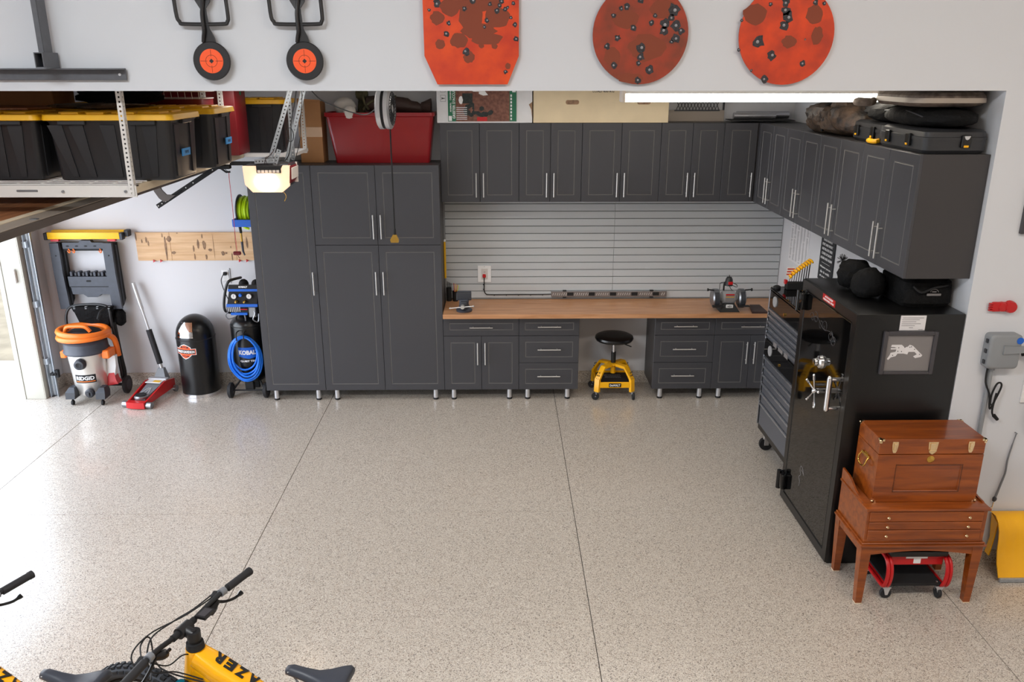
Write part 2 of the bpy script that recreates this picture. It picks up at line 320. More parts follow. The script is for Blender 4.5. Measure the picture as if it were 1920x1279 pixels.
# ================================================================ CABINETS
def door(T, name, face, a, b, z0, z1, pl, inset=2.6, t=.72):
    """slab with a routed rectangular groove; face 'y' looks to -Y, 'x' looks to -X; pl is the front plane"""
    g = G(T, 25); ga = .07
    P = (lambda u, v, d: (u, pl+d, v)) if face == 'y' else (lambda u, v, d: (pl+d, u, v))
    a += ga; b -= ga; z0 += ga; z1 -= ga; R = []
    for i, d in ((0, t), (0, .09), (.09, 0), (inset, 0)): R.append([P(a+i, z0+i, d), P(b-i, z0+i, d), P(b-i, z1-i, d), P(a+i, z1-i, d)])
    g.loft(R, caps=False); g.add(R[0], [(3, 2, 1, 0)]); Q = []
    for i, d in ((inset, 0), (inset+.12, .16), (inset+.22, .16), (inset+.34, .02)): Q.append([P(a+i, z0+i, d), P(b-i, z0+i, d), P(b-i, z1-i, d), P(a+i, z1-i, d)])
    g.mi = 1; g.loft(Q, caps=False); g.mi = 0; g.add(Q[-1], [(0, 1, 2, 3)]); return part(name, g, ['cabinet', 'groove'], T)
def handle(D, face, pl, u, z, L=9.2, vert=True):
    g = G(); g.off = Vector(OFF[D.name])
    d = pl-1.25
    P = (lambda u_, v_, d_: (u_, d_, v_)) if face == 'y' else (lambda u_, v_, d_: (d_, u_, v_))
    if vert:
        g.cyl(P(u, z-L/2, d), P(u, z+L/2, d), .24, n=10)
        for q in (-3.2, 3.2): g.cyl(P(u, z+q, d), P(u, z+q, pl+.02), .16, n=8)
    else:
        g.cyl(P(u-L/2, z, d), P(u+L/2, z, d), .24, n=10)
        for q in (-3.2, 3.2): g.cyl(P(u+q, z, d), P(u+q, z, pl+.02), .16, n=8)
    part('handle', g, 'brushed', D)
def legs(T, xs_, y, zt):
    for x in xs_:
        for yy in (y, -3.5):
            l = part('leg', G(T).cyl((x, yy, .7), (x, yy, zt), .92, n=18), 'leg_silver', T)
            g = G(T); g.lathe([(0, 0), (1.05, 0), (1.1, .35), (.95, .75), (0, .75)], (x, yy, 0), n=18); part('foot', g, 'matte_black', l)
YB = -19.15; ZB = 4.3
def carcass(T, x0, x1, y0, y1, z0, z1): part('carcass', G(T).box(x0+.05, x1-.05, y0, y1, z0, z1, .06), 'cabinet_body', T)
T = thing('tall_cabinet', 'charcoal narrow tall cabinet with one full-height door, left end of the row', 'cabinet', (12, -10, 0))
carcass(T, 0, 24, YB+.75, -.6, ZB, 94); D = door(T, 'door', 'y', 0, 24, ZB, 94, YB); handle(D, 'y', YB, 22.4, 49); legs(T, (3.6, 20.6), -17.9, ZB)
T = thing('tall_cabinet', 'charcoal wide tall cabinet with two doors above two doors, beside the workbench', 'cabinet', (48, -10, 0))
carcass(T, 24, 72, YB+.75, -.6, ZB, 94)
for a, b, hx in ((24, 48, 46.6), (48, 72, 49.5)):
    D = door(T, 'door', 'y', a, b, 63.9, 94, YB); handle(D, 'y', YB, hx, 71)
    D = door(T, 'door', 'y', a, b, ZB, 63.9, YB); handle(D, 'y', YB, hx, 49)
legs(T, (28.2, 68.2), -17.9, ZB)
def base_doors(x0, x1, lab):
    T = thing('base_cabinet', lab, 'cabinet', ((x0+x1)/2, -10, 0), 'base cabinets under the workbench'); m = (x0+x1)/2
    carcass(T, x0, x1, YB+.75, -.6, ZB, 35.6)
    D = door(T, 'drawer', 'y', x0, x1, 27.2, 34.9, YB, 2.3); handle(D, 'y', YB, m, 30.9, vert=False)
    for a, b, hx in ((x0, m, m-1.5), (m, x1, m+1.5)):
        D = door(T, 'door', 'y', a, b, ZB, 27.2, YB); handle(D, 'y', YB, hx, 20)
    legs(T, (x0+3.6, x1-3.8), -17.9, ZB)
def base_drawers(x0, x1, lab):
    T = thing('base_cabinet', lab, 'cabinet', ((x0+x1)/2, -10, 0), 'base cabinets under the workbench'); m = (x0+x1)/2
    carcass(T, x0, x1, YB+.75, -.6, ZB, 35.6)
    for a, b, hz, i in ((27.2, 34.9, 31.1, 2.2), (15.7, 27.2, 21.6, 2.4), (ZB, 15.7, 10.3, 2.4)):
        D = door(T, 'drawer', 'y', x0, x1, a, b, YB, i); handle(D, 'y', YB, m, hz, vert=False)
    legs(T, (x0+3.6, x1-4.2), -17.9, ZB)
base_doors(72, 102, 'base cabinet with one drawer over two doors, right of the tall cabinets under the vise')
base_drawers(102, 126, 'three-drawer base cabinet to the left of the yellow stool')
base_drawers(156, 180, 'three-drawer base cabinet to the right of the yellow stool')
base_doors(180, 209.3, 'base cabinet with drawer over two doors, half hidden behind the black tool chest')
YU = -11.0; ZU0, ZU1 = 78.95, 108.7
def upper(x0, x1, lab):
    T = thing('wall_cabinet', lab, 'cabinet', ((x0+x1)/2, -6, ZU0), 'wall cabinets over the bench'); m = (x0+x1)/2
    carcass(T, x0, x1, YU+.75, -.2 if x0 > 200 else -.85, ZU0, ZU1)
    for a, b, hx in ((x0, m, m-1.4), (m, x1, m+1.4)):
        D = door(T, 'door', 'y', a, b, ZU0, ZU1, YU); handle(D, 'y', YU, hx, 85.6)
upper(72, 102, 'wide two-door wall cabinet at the left end above the bench, under the white picture box')
upper(102, 126, 'narrow two-door wall cabinet, second from the left above the bench')
upper(126, 156, 'wide two-door wall cabinet, third from the left, under the long tan box')
upper(156, 180, 'narrow two-door wall cabinet under the folded grille, left of the corner door')
T = thing('wall_cabinet', 'single-door corner wall cabinet under the silver foil roll', 'cabinet', (186, -6, ZU0), 'wall cabinets over the bench')
carcass(T, 180, 209.3, YU+.75, -.85, ZU0, ZU1); D = door(T, 'door', 'y', 180, 192.6, ZU0, ZU1, YU); handle(D, 'y', YU, 191.2, 85.6)
XU = 192.9
def rupper(y0, y1, lab):
    T = thing('wall_cabinet', lab, 'cabinet', (201, (y0+y1)/2, ZU0), 'wall cabinets along the right wall'); m = (y0+y1)/2
    part('carcass', G(T).box(XU+.75, 209.4, y0+.05, y1-.05, ZU0, ZU1, .06), 'cabinet_body', T)
    for a, b, hy in ((y0, m, m-1.4), (m, y1, m+1.4)):
        D = door(T, 'door', 'x', a, b, ZU0, ZU1, XU, 2.6); handle(D, 'x', XU, hy, 85.6)
yy = [-137.4, -106.0, -74.8, -43.9, -14.0]
for (a, b), lab in zip(zip(yy, yy[1:]), ('two-door wall cabinet nearest the camera on the right wall, its brown side facing out', 'right-wall cabinet, second from its near end, under the yellow-latched case',
                                         'right-wall cabinet, third from its near end, under the camouflage bag', 'right-wall cabinet next to the inner corner')):
    rupper(a, b, lab)
g = G(); g.box(XU, 209.3, -13.95, -11.3, ZU0, ZU1, .05); solo('filler_panel', g, 'cabinet', (201, -12.6, ZU0), 'thin charcoal filler strip in the corner between the two cabinet rows', 'panel')
# worktop
T = thing('worktop', 'long light butcher-block worktop on charcoal base cabinets', 'worktop', (140, -12, 35.7))
g = G(T); n = 14
for k in range(n):
    y0 = -24.0+k*(23.2/n); part('stave', G(T).box(72.3, 209.2, y0, y0+23.2/n-.02, 35.7, 37.4, .03), 'bench', T)
# ================================================================ BENCH ITEMS
V = Vector
# vise
T = thing('bench_vise', 'dark green-grey bench vise at the left end of the worktop', 'vise', (80, -20, 37.4))
g = G(T); g.lathe([(0, 37.4), (3.1, 37.4), (3.2, 38.1), (2.2, 38.8), (1.9, 40.2), (0, 40.2)], (80.4, -18.4, 0), n=18); part('base', g, 'graphite', T)
g = G(T); g.box(78.6, 82.2, -21.4, -14.6, 40.0, 42.6, .5, 2); g.box(77.6, 83.2, -17.4, -16.0, 42.4, 45.0, .2); part('fixed_jaw', g, 'graphite', T)
g = G(T); g.box(79.0, 81.8, -22.4, -18.6, 39.0, 42.2, .5, 2); g.box(77.5, 83.3, -19.8, -18.2, 42.0, 45.0, .2); part('sliding_jaw', g, 'dark_grey', T)
g = G(T); g.cyl((80, -24.4, 40.4), (80, -22.0, 40.4), .75, n=14); part('screw', g, 'brushed', T)
g = G(T); g.cyl((75.2, -23.9, 40.0), (84.2, -23.9, 40.8), .2, n=8); g.sph((75.2, -23.9, 40), .36, 8, 6); g.sph((84.2, -23.9, 40.8), .36, 8, 6); part('tommy_bar', g, 'brushed', T)
# pencil cups
T = thing('pen_cup', 'tall black cup with dark pens in the left corner of the worktop', 'cup', (73.6, -3, 37.4), 'pen cups in the bench corner')
g = G(T); g.lathe([(0, 37.4), (1.0, 37.4), (1.05, 43.0), (.95, 43), (.9, 38), (0, 38)], (73.6, -3.2, 0), n=14); part('cup', g, 'matte_black', T)
for k in range(4): part('pen', G(T).cyl((73.3+.2*k, -3.2, 38), (73.0+.5*k, -3.0+.2*k, 45.5-.3*k), .13, n=6), 'dark_grey', T)
T = thing('pen_cup', 'black cup with red and yellow pencils beside the pen cup in the bench corner', 'cup', (76.2, -3, 37.4), 'pen cups in the bench corner')
g = G(T); g.lathe([(0, 37.4), (1.1, 37.4), (1.2, 41.6), (1.1, 41.6), (1.0, 38), (0, 38)], (76.2, -3.4, 0), n=14); part('cup', g, 'black', T)
for k, (m, dx) in enumerate((('red', -.5), ('yellow', .2), ('orange', .9), ('lime', 1.3), ('cream', -.1))): part('pencil', G(T).cyl((76.1+dx*.4, -3.4, 38), (76.1+dx, -3.0, 44.8-.3*k), .12, n=6), m, T)
# yardstick on side of tall cabinet
T = thing('hanging_yardstick', 'pale yellow folding ruler hanging on the side of the tall cabinet', 'ruler', (72.3, -4.5, 47))
part('ruler', G(T).box(72.1, 72.8, -6.0, -4.0, 47.5, 62.5, .1), 'lid_yellow', T); part('cap', G(T).box(72.05, 72.9, -6.1, -3.9, 62.5, 63.2, .1), 'white', T)
# outlet and power strip
T = thing('wall_outlet', 'white double wall outlet on the slatwall with a red plug', 'outlet', (88.2, -.8, 48))
part('plate', G(T).box(85.4, 90.9, -1.15, -.76, 44.7, 51.6, .12), 'white', T); part('socket_face', G(T).box(86.9, 89.5, -1.3, -1.1, 45.9, 50.4, .06), 'warm_wall', T)
g = G(T); g.box(88.3, 88.45, -1.34, -1.29, 48.8, 49.2); g.box(87.9, 88.0, -1.34, -1.29, 48.8, 49.2); g.sph((88.15, -1.17, 51.2), .12, 6, 4); part('slots', g, 'ink', T)
T = thing('power_strip', 'long diamond-plate power strip with five dark sockets above the worktop', 'power strip', (139, -1, 38.6))
part('housing', G(T).box(115.6, 163.4, -1.9, -.78, 38.5, 40.9, .12), 'steel', T)
for k in range(5):
    x = 122.2+k*8.85; part('socket', G(T).box(x, x+2.6, -2.0, -1.85, 39.0, 40.4, .04), 'matte_black', T)
g = G(T)
for k in range(52):
    x = 116.2+k*.9
    if not any(abs(x-(123.5+j*8.85)) < 1.7 for j in range(5)): g.add([(x, -1.93, 39.2), (x+.12, -1.93, 39.1), (x+.5, -1.93, 40.2), (x+.38, -1.93, 40.3), (x, -1.9, 39.2), (x+.12, -1.9, 39.1), (x+.5, -1.9, 40.2), (x+.38, -1.9, 40.3)], [(0, 1, 2, 3), (4, 7, 6, 5), (0, 4, 5, 1), (1, 5, 6, 2), (2, 6, 7, 3), (3, 7, 4, 0)])
part('tread_marks', g, 'white', T, kind='stuff')
for x in (120.4, 156.4): 
    g = G(T); g.box(x, x+1.5, -2.0, -.78, 40.9, 41.2, .03); g.box(x, x+1.5, -2.0, -.78, 38.2, 38.5, .03); part('clip', g, 'matte_black', T)
part('power_cord', G(T).tube([(88.0, -1.3, 47.2), (88.0, -1.2, 44), (88.0, -1.1, 41.2), (88.6, -1.1, 39.8), (90.4, -1.1, 39.4), (100, -1.1, 39.4), (110, -1.1, 39.4), (115.7, -1.2, 39.5)], .2, 8, k=4), 'matte_black', T)
part('plug', G(T).box(87.4, 88.7, -2.3, -1.3, 46.8, 48.2, .2), 'red', T)
g = G(T)
for x in (92, 97, 102, 107, 112): g.box(x, x+.3, -1.5, -.78, 39.0, 39.25)
g.box(87.5, 87.9, -1.5, -.78, 43.5, 43.8); g.box(87.5, 87.9, -1.5, -.78, 41.5, 41.8); part('cord_clips', g, 'matte_black', T)
# bench grinder
T = thing('bench_grinder', 'grey double-wheel bench grinder on the right end of the worktop', 'grinder', (184, -18.5, 37.4))
g = G(T); g.loft([[(180.6, -22, 37.4), (188.4, -22, 37.4), (188.4, -14, 37.4), (180.6, -14, 37.4)], [(181, -21.6, 38.0), (188, -21.6, 38.0), (188, -14.4, 38.0), (181, -14.4, 38.0)], [(182.4, -20.4, 40.6), (186.4, -20.4, 40.6), (186.4, -15.6, 40.6), (182.4, -15.6, 40.6)]]); part('base', g, 'black', T)
g = G(T); g.lathe([(0, 180.9), (1.3, 181.0), (1.6, 181.6), (2.5, 182.0), (2.7, 182.6), (2.7, 186.2), (2.5, 186.8), (1.6, 187.2), (1.3, 188), (0, 188)], (0, -18, 42.4), 'x', 24); part('motor', g, 'stone_grey', T)
for a, b in ((177.9, 180.7), (188.1, 190.9)):
    g = G(T); g.lathe([(0, a), (3.0, a), (3.5, a+.5), (3.5, b-.5), (3.0, b), (0, b)], (0, -18, 42.4), 'x', 28); part('wheel_guard', g, 'steel', T)
    g = G(T); g.lathe([(0, a+.5), (3.55, a+.55), (3.55, b-.55), (0, b-.5)], (0, -18.5, 42.0), 'x', 28); part('grinding_wheel', g, 'dark_grey', T)
    g = G(T); g.box(a-.4, b+1.0, -23.0, -21.2, 39.8, 40.2, .1); part('tool_rest', g, 'matte_black', T)
g = G(T); g.box(182.7, 186.1, -20.9, -20.6, 41.4, 44.4, .05); g.xf = None; part('rating_plate', g, 'photo_grey', T)
g = G(T); g.box(182.7, 186.1, -21.0, -20.88, 44.0, 44.5); part('red_stripe', g, 'red', T); g = G(T); g.box(182.7, 186.1, -21.0, -20.88, 43.2, 43.4); part('yellow_stripe', g, 'lid_yellow', T)
g = G(T); g.box(183.0, 185.8, -21.3, -20.9, 38.9, 40.3, .3, 2); part('badge', g, 'white', T); g = G(T); g.text('NEX', 1, (184.4, -21.32, 39.6), (1, 0, 0), (0, 0, 1), (0, -1, 0), width=1.7, height=.8, bold=.02); part('badge_lettering', g, 'ink', T)
for x, s_ in ((178.4, -1), (190.6, 1)):
    g = G(T); g.cyl((x, -19, 45.6), (x+s_*2.4, -19.4, 45.9), .3, n=8); g.lathe([(0, x+s_*2.2), (.6, x+s_*2.3), (.6, x+s_*2.7), (0, x+s_*2.8)], (0, -19.4, 45.9), 'x', 12); part('shield_knob', g, 'matte_black', T)
g = G(T); g.tube([(183.0, -16, 44.6), (183.2, -15.6, 47.4), (184.2, -15.8, 48.6), (184.8, -16, 49)], .35, 8, k=5); part('lamp_neck', g, 'matte_black', T)
g = G(T); g.lathe([(0, 50.4), (.9, 50.2), (1.35, 49.4), (1.5, 48.2), (1.6, 46.8), (1.3, 46.8), (0, 47.2)], (184.8, -16.2, 0), n=18); g.cyl((184.8, -16.2, 50.3), (184.8, -16.2, 51.0), .16, n=6); part('lamp_head', g, 'black', T)
part('lamp_label', G(T).box(184.2, 186.0, -17.8, -17.3, 47.4, 48.6, .1), 'red', T)
g = G(T); g.tube([(183.4, -15.6, 48), (181.6, -15.6, 47.6), (181.4, -15.8, 45.4), (180.6, -16, 43.6)], .12, 6, k=4); g.tube([(185.8, -16, 48.0), (188.0, -15.8, 47), (188.2, -15.8, 46), (186.6, -15.8, 46.6)], .12, 6, k=4); g.tube([(185, -16, 47), (185.8, -16, 45.4), (187.4, -16.4, 44)], .12, 6, k=4); part('lamp_wire', g, 'matte_black', T)
g = G(); g.prism([(192.6, -24.0), (198.6, -24.0), (198.6, -13.6), (194.6, -13.6)], 'z', 37.42, 38.2); solo('steel_plate', g, 'boot', (196, -19, 37.4), 'dark flat plate lying at the right end of the worktop', 'plate')
# stool
T = thing('shop_stool', 'yellow wheeled shop stool with a round black seat under the worktop', 'stool', (140.8, -13, 0))
g = G(T); g.lathe([(0, 23.0), (5.8, 23.0), (7.4, 23.5), (7.8, 24.3), (7.6, 25.0), (6.6, 25.5), (4, 25.7), (0, 25.7)], (140.8, -13, 0), n=36); part('seat', g, 'satin_black', T)
part('lever', G(T).cyl((143.8, -15, 22.6), (146.9, -19.0, 22.4), .25, n=8), 'matte_black', T)
part('piston', G(T).cyl((140.8, -13, 17.5), (140.8, -13, 23.2), .62, n=14), 'chrome', T); part('sleeve', G(T).cyl((140.8, -13, 12.8), (140.8, -13, 18.2), .98, n=16), 'black', T)
g = G(T); g.lathe([(0, 9.0), (1.0, 9.2), (1.1, 12.6), (2.4, 13.0), (2.4, 13.6), (0, 13.8)], (140.8, -13, 0), n=18); part('hub', g, 'yellow', T)
for sx in (-1, 1):
    for sy in (-1, 1):
        g = G(T); P = [(140.8+sx*1.4, -13+sy*1.4, 13.2), (140.8+sx*4.6, -13+sy*4.2, 13.0), (140.8+sx*6.9, -13+sy*6.3, 8.6), (140.8+sx*7.1, -13+sy*6.5, 3.4)]
        r = []
        for i, p in enumerate(P):
            nx = (V((sx, sy, 0)).normalized()); tx = V((-sy, sx, 0)).normalized(); hw = 1.15; th = V((0, 0, .55)) if i < 2 else nx*.55
            p = V(p); r.append([p-tx*hw-th, p+tx*hw-th, p+tx*hw+th, p-tx*hw+th])
        g.loft(r); l = part('leg', g, 'yellow', T)
        g = G(T); g.off = V(OFF[T.name]); c = V((140.8+sx*6.5, -13+sy*5.9, 10.2)); nx = V((sx, sy, 0)).normalized()
        for q in (-.45, .45):
            for dz in (-1.5, 0, 1.2):
                tx = V((-sy, sx, 0)).normalized(); a = c+tx*q+V((0, 0, dz))+nx*(.42-dz*.28); g.sph(a, (.18, .18, .42), 6, 4)
        part('slot', g, 'matte_black', l)
        g = G(T); wx = 140.8+sx*7.4; wy = -13+sy*6.9; g.lathe([(0, -.45), (1.5, -.45), (1.6, -.2), (1.6, .2), (1.5, .45), (0, .45)], (wx+sx*.3, wy, 1.6), 'x' if sx > 0 and sy < 0 else 'y', 18); g.xf = None
        part('caster', g, 'rubber', T); g = G(T); g.cyl((wx, wy, 3.4), (wx, wy, 2.4), .55, n=10); g.sph((wx+sx*.3, wy-.5, 1.6), .3, 8, 5); part('caster_fork', g, 'steel', T)
for sy in (-1, 1): part('rail', G(T).box(134.2, 147.4, -13+sy*6.9-.3, -13+sy*6.9+.3, 5.2, 7.6, .1), 'yellow', T)
for sx in (-1, 1): part('rail', G(T).box(140.8+sx*7.3-.3, 140.8+sx*7.3+.3, -19, -7, 5.2, 7.6, .1), 'yellow', T)
part('tray', G(T).box(134.6, 147, -19.2, -6.8, 6.6, 7.0, .05), 'matte_black', T)
g = G(T)
for k, wd in enumerate((6.8, 7.2, 6.4, 6.8)): g.text('WARNING DO NOT STAND ON STOOL USE AS A SEAT ONLY', 1, (140.9, -9.4-k*1.15, 7.02), (1, 0, 0), (0, 1, 0), (0, 0, 1), width=wd, height=.6)
part('tray_print', g, 'stone_grey', T)
part('badge', G(T).box(138.4, 143.3, -20.42, -20.15, 5.6, 7.2, .04), 'matte_black', T)
g = G(T); g.text('DeWALT', 1, (140.85, -20.44, 6.4), (1, 0, 0), (0, 0, 1), (0, -1, 0), width=4.2, height=.95, bold=.03); part('badge_lettering', g, 'white', T)
# ================================================================ TOP OF THE CABINETS
ZT = 94.05
T = thing('cardboard_box', 'tall brown taped cardboard box on the tall cabinets, left of the red tote', 'box', (23.4, -5.5, ZT))
part('carton', G(T).box(19.0, 27.6, -10.2, -1.2, ZT, 116.4, .1), 'cardboard', T); g = G(T); g.box(18.9, 27.7, -10.32, -10.2, 103.6, 107.2); part('packing_tape', g, 'tape_clear', T)
g = G(T); g.prism([(19.0, 116.4), (27.6, 116.4), (27.6, 117), (19, 117.6)], 'y', -10.2, -9.9); part('flap', g, 'cardboard', T)
T = thing('storage_tote', 'open glossy red plastic tote on top of the tall cabinets', 'tote', (50, -7, ZT), )
def ring(x0, x1, y0, y1, z, r): return [(x, y, z) for x, y in rrect(x0, x1, y0, y1, r, 4)]
g = G(T); g.loft([ring(32.4, 67.8, -11.2, -1.4, ZT, 1.2), ring(29.9, 69.8, -13.6, -.9, 111.0, 1.6), ring(29.2, 70.4, -14.0, -.9, 111.3, 1.8), ring(29.2, 70.4, -14.0, -.9, 112.6, 1.8), ring(30.2, 69.2, -13.0, -1.6, 112.6, 1.6), ring(32.6, 67.6, -11, -2, ZT+.4, 1.2)]); part('tub', g, 'tote_red', T)
g = G(); g.sph((36.4, -8, 114.6), (4.2, 3.6, 3.4), 14, 8, .05); g.sph((38.8, -12.4, 112.6), (2.6, 2.2, 2.6), 12, 8, .04); solo('wool_bundle', g, 'wool', (37, -9, 111), 'off-white fleecy bundle spilling over the left rim of the red tote', 'bundle')
g = G(); g.sph((42.6, -5, 119.0), (2.6, 2.6, 2.6), 10, 6, .08); g.tube([(42.6, -4.6, 118), (42, -4, 114), (41.6, -3.6, 110)], 1.4, 8, k=2); solo('olive_cloth', g, 'olive', (42.4, -4.6, 112), 'crumpled olive cloth behind the white fleecy bundle in the red tote', 'cloth')
g = G(); g.tube([(44.6, -6.2, 115.6), (47, -6.4, 115.5), (52, -6.6, 115.5), (58, -6.4, 115.0), (62, -6.4, 114.2), (65.2, -6.4, 113.8)], [2.8, 3.0, 3.1, 2.9, 2.3, 1.7], 12, k=3); g.lathe([(0, 65), (1.9, 65), (2.3, 66.2), (3.4, 68.6), (3.2, 68.8), (0, 68.0)], (0, -6.4, 114.2), 'x', 14)
solo('decoy_log', g, 'boot', (55, -6, 112), 'dark brown log-like tube with a flared end lying in the red tote', 'log')
g = G(); g.tube([(43.4, -8.8, 113.5), (46, -9.2, 116), (50, -9.4, 117.6), (56, -9.2, 118.2)], .5, 8, k=4); g.tube([(43.4, -9, 118.5), (44.2, -9.2, 115.5), (45.6, -9.4, 113.4)], .45, 8, k=4); solo('twisted_strap', g, 'olive', (48, -9, 113), 'pale mottled strap across the brown log in the red tote', 'strap')
g = G(); g.sph((50.6, -13.6, 112.2), (2.4, 1.2, 1.6), 12, 7, .06); solo('olive_glove', g, 'olive', (50.6, -13.4, 111), 'small olive cloth draped on the front rim of the red tote', 'glove')
# boxes on the wall cabinets
T = thing('picture_box', 'white cardboard box with a green-banded photo print on the left wall cabinets', 'box', (89, -6, ZU1))
part('carton', G(T).box(71.2, 106.9, -11.3, -1.2, ZU1+.05, 122.4, .12), 'white_board', T)
g = G(T); g.box(75.4, 100.9, -11.42, -11.3, 109.3, 122.3); part('print_photo', g, 'pic_brown', T)
part('green_band', G(T).box(75.4, 78.3, -11.5, -11.42, 109.3, 122.3), 'green', T); part('green_band', G(T).box(98.4, 101.0, -11.5, -11.42, 109.3, 122.3), 'green', T)
g = G(T); g.text("GREETER D'ACCUEIL", 1, (77.6, -11.52, 116.0), (0, 0, 1), (-1, 0, 0), (0, -1, 0), width=11.4, height=1.0, bold=.02); g.text('ANIMAL   ORIGINAL', 1, (76.4, -11.52, 117.0), (0, 0, 1), (-1, 0, 0), (0, -1, 0), width=8.6, height=.6, bold=.02); g.box(75.6, 76.8, -11.53, -11.5, 109.5, 111.3); g.box(99.4, 100.7, -11.53, -11.5, 119.8, 121.8); part('lettering', g, 'white', T)
g = G(T)
for k in range(7): g.box(78.5, 82.5, -11.48, -11.42, 110.0+k*.7, 110.25+k*.7)
for k in range(8): g.box(98.7, 99.3, -11.53, -11.5, 109.8+k*1.2, 110.6+k*1.2)
part('printed_lines', g, 'white_board', T)
g = G(T)
for k in range(26):
    a = random.uniform(0, 6.28); r = random.random()**.5; g.sph((86.6+5.6*r*math.cos(a), -11.42, 113.6+2.6*r*math.sin(a)), (1.0, .05, .8), 7, 3, .2)
g.box(80.8, 84.6, -11.46, -11.42, 115.8, 119.4); part('printed_tree', g, 'pic_dark', T)
g = G(T); g.sph((80.3, -11.43, 117.0), (.9, .06, 1.5), 10, 4); g.prism([(84.0, 122.3), (87.6, 122.3), (90.4, 118.8), (88.6, 118.6), (84.6, 120.2)], 'y', -11.47, -11.42); part('printed_white', g, 'white', T)
g = G(T); g.box(85.2, 87.0, -11.48, -11.42, 113, 120); g.box(87, 94, -11.48, -11.42, 116.4, 117.0); g.box(93.8, 94.6, -11.48, -11.42, 112, 122); part('printed_bench', g, 'pic_brown', T)
g = G(T); g.box(86.2, 90.0, -11.5, -11.44, 109.4, 110.9); part('printed_red', g, 'red', T)
g = G(T)
for z in (117.6, 121.0):
    g.box(72.6, 74.6, -11.36, -11.3, z-1.2, z+1.2); 
part('care_symbol_border', g, 'stone_grey', T)
g = G(T)
for z in (117.6, 121.0): g.box(72.75, 74.45, -11.4, -11.36, z-1.05, z+1.05)
part('care_symbol_panel', g, 'white_board', T)
g = G(T); g.prism([(72.9, 121), (73.6, 120.4), (73.6, 120.8), (74.3, 120.8), (74.3, 121.2), (73.6, 121.2), (73.6, 121.6)], 'y', -11.44, -11.4); g.prism([(72.9, 117.2), (73.5, 117.4), (74.3, 117.5), (74.3, 117.7), (73.5, 117.8), (72.9, 118.2), (73.2, 117.7)], 'y', -11.44, -11.4); part('care_symbol', g, 'ink', T)
g = G(T); g.prism([(105.6, 115.4), (106.95, 116.4), (106.95, 110), (106.5, 113.6)], 'y', -11.36, -11.3); part('torn_corner', g, 'stain', T)
T = thing('long_box', 'long tan cardboard box on the wall cabinets behind the light tube', 'box', (132, -6, ZU1))
part('carton', G(T).box(107.3, 158.2, -11.1, -1.2, ZU1+.05, 122.4, .12), 'tan_board', T)
for x in (119.4, 146.2): g = G(T); g.prism(rrect(x, x+5, 115.4, 117.0, .7, 4), 'y', -11.16, -11.08); part('hand_hole', g, 'stain', T)
g = G(T); g.text('CONTENT AND', 1, (133.4, -11.12, 121.4), (1, 0, 0), (0, 0, 1), (0, -1, 0), width=8, height=.8, bold=.02); g.text('LOAD 400 KG', 1, (133.4, -11.12, 120.1), (1, 0, 0), (0, 0, 1), (0, -1, 0), width=8, height=.8, bold=.02); part('lettering', g, 'ink', T)
for x in (110.4, 128.6): part('packing_tape', G(T).box(x, x+1.6, -11.16, -11.1, ZU1+.3, 122.3), 'tan_board', T)
# grille panel
T = thing('grille_panel', 'grey plastic panel with a diamond grille standing on the wall cabinets', 'panel', (170, -2.4, ZU1))
g = G(T); g.box(158.8, 181.4, -2.6, -1.8, ZU1+.05, 113.0, .1); part('panel', g, 'door_taupe', T); g = G(T)
for k in range(13): 
    x = 162.6+k*1.25
    g.cyl((x, -2.8, 113.0), (x+1.6, -2.8, 116.6), .14, n=5); g.cyl((x+1.6, -2.8, 113.0), (x, -2.8, 116.6), .14, n=5)
g.box(162, 179.5, -2.9, -2.5, 112.6, 113.1); g.box(162, 179.5, -2.9, -2.5, 116.4, 116.9); g.box(158.8, 159.4, -2.6, -1.8, 113, 119); g.box(180.8, 181.4, -2.6, -1.8, 113, 119); part('grille', g, 'dark_grey', T)
# foil roll and trays near the corner
g = G(); g.loft([[(182.2, -12.0, ZU1+.7), (206, -12.0, ZU1+.7), (206, -2, ZU1+.7), (182.2, -2, ZU1+.7)], [(182.2, -12.0, ZU1+1.0), (206, -12.0, ZU1+1.0), (206, -2, ZU1+1.0), (182.2, -2, ZU1+1.0)]]); solo('dark_tray', g, 'matte_black', (194, -7, ZU1+.7), 'flat dark sheet under the silver foil roll in the cabinet corner', 'sheet')
g = G()
g.tube([(184, -6.4, ZU1+2.3), (200, -6.4, ZU1+2.3)], 1.25, 12); g.tube([(186, -3.2, ZU1+2.5), (206, -3.6, ZU1+2.6)], 1.4, 12); solo('foil_roll', g, 'foil', (194, -5, ZU1+1.1), 'silver foil-wrapped rolls lying in the corner on top of the cabinets', 'foil')
# camouflage bag
def lump(rings, wob=0.0):
    return rings
def sack(g, c, r, n=20, m=12, seed=1, amp=.12, flat=.0):
    R = random.Random(seed); ph = [(R.uniform(0, 6.28), R.randint(2, 6), R.uniform(.3, 1)) for _ in range(5)]; rings = []
    for i in range(m+1):
        a = -math.pi/2+math.pi*i/m; row = []
        for j in range(n):
            t = 2*math.pi*j/n; k = 1+amp*sum(q*math.sin(f*t+p+f*a*1.3) for p, f, q in ph)/2.2
            ca = abs(math.cos(a))**.75; sa = math.copysign(abs(math.sin(a))**.8, math.sin(a))
            z = c[2]+r[2]*sa*(1+(k-1)*.5); z = max(z, c[2]-r[2]*(1-flat))
            row.append((c[0]+r[0]*max(ca, .01)*math.cos(t)*k, c[1]+r[1]*max(ca, .01)*math.sin(t)*k, z))
        rings.append(row)
    g.loft(rings); return g
T = thing('camouflage_bag', 'brown camouflage bag slumped on the right-hand wall cabinets', 'bag', (201, -70, ZU1))
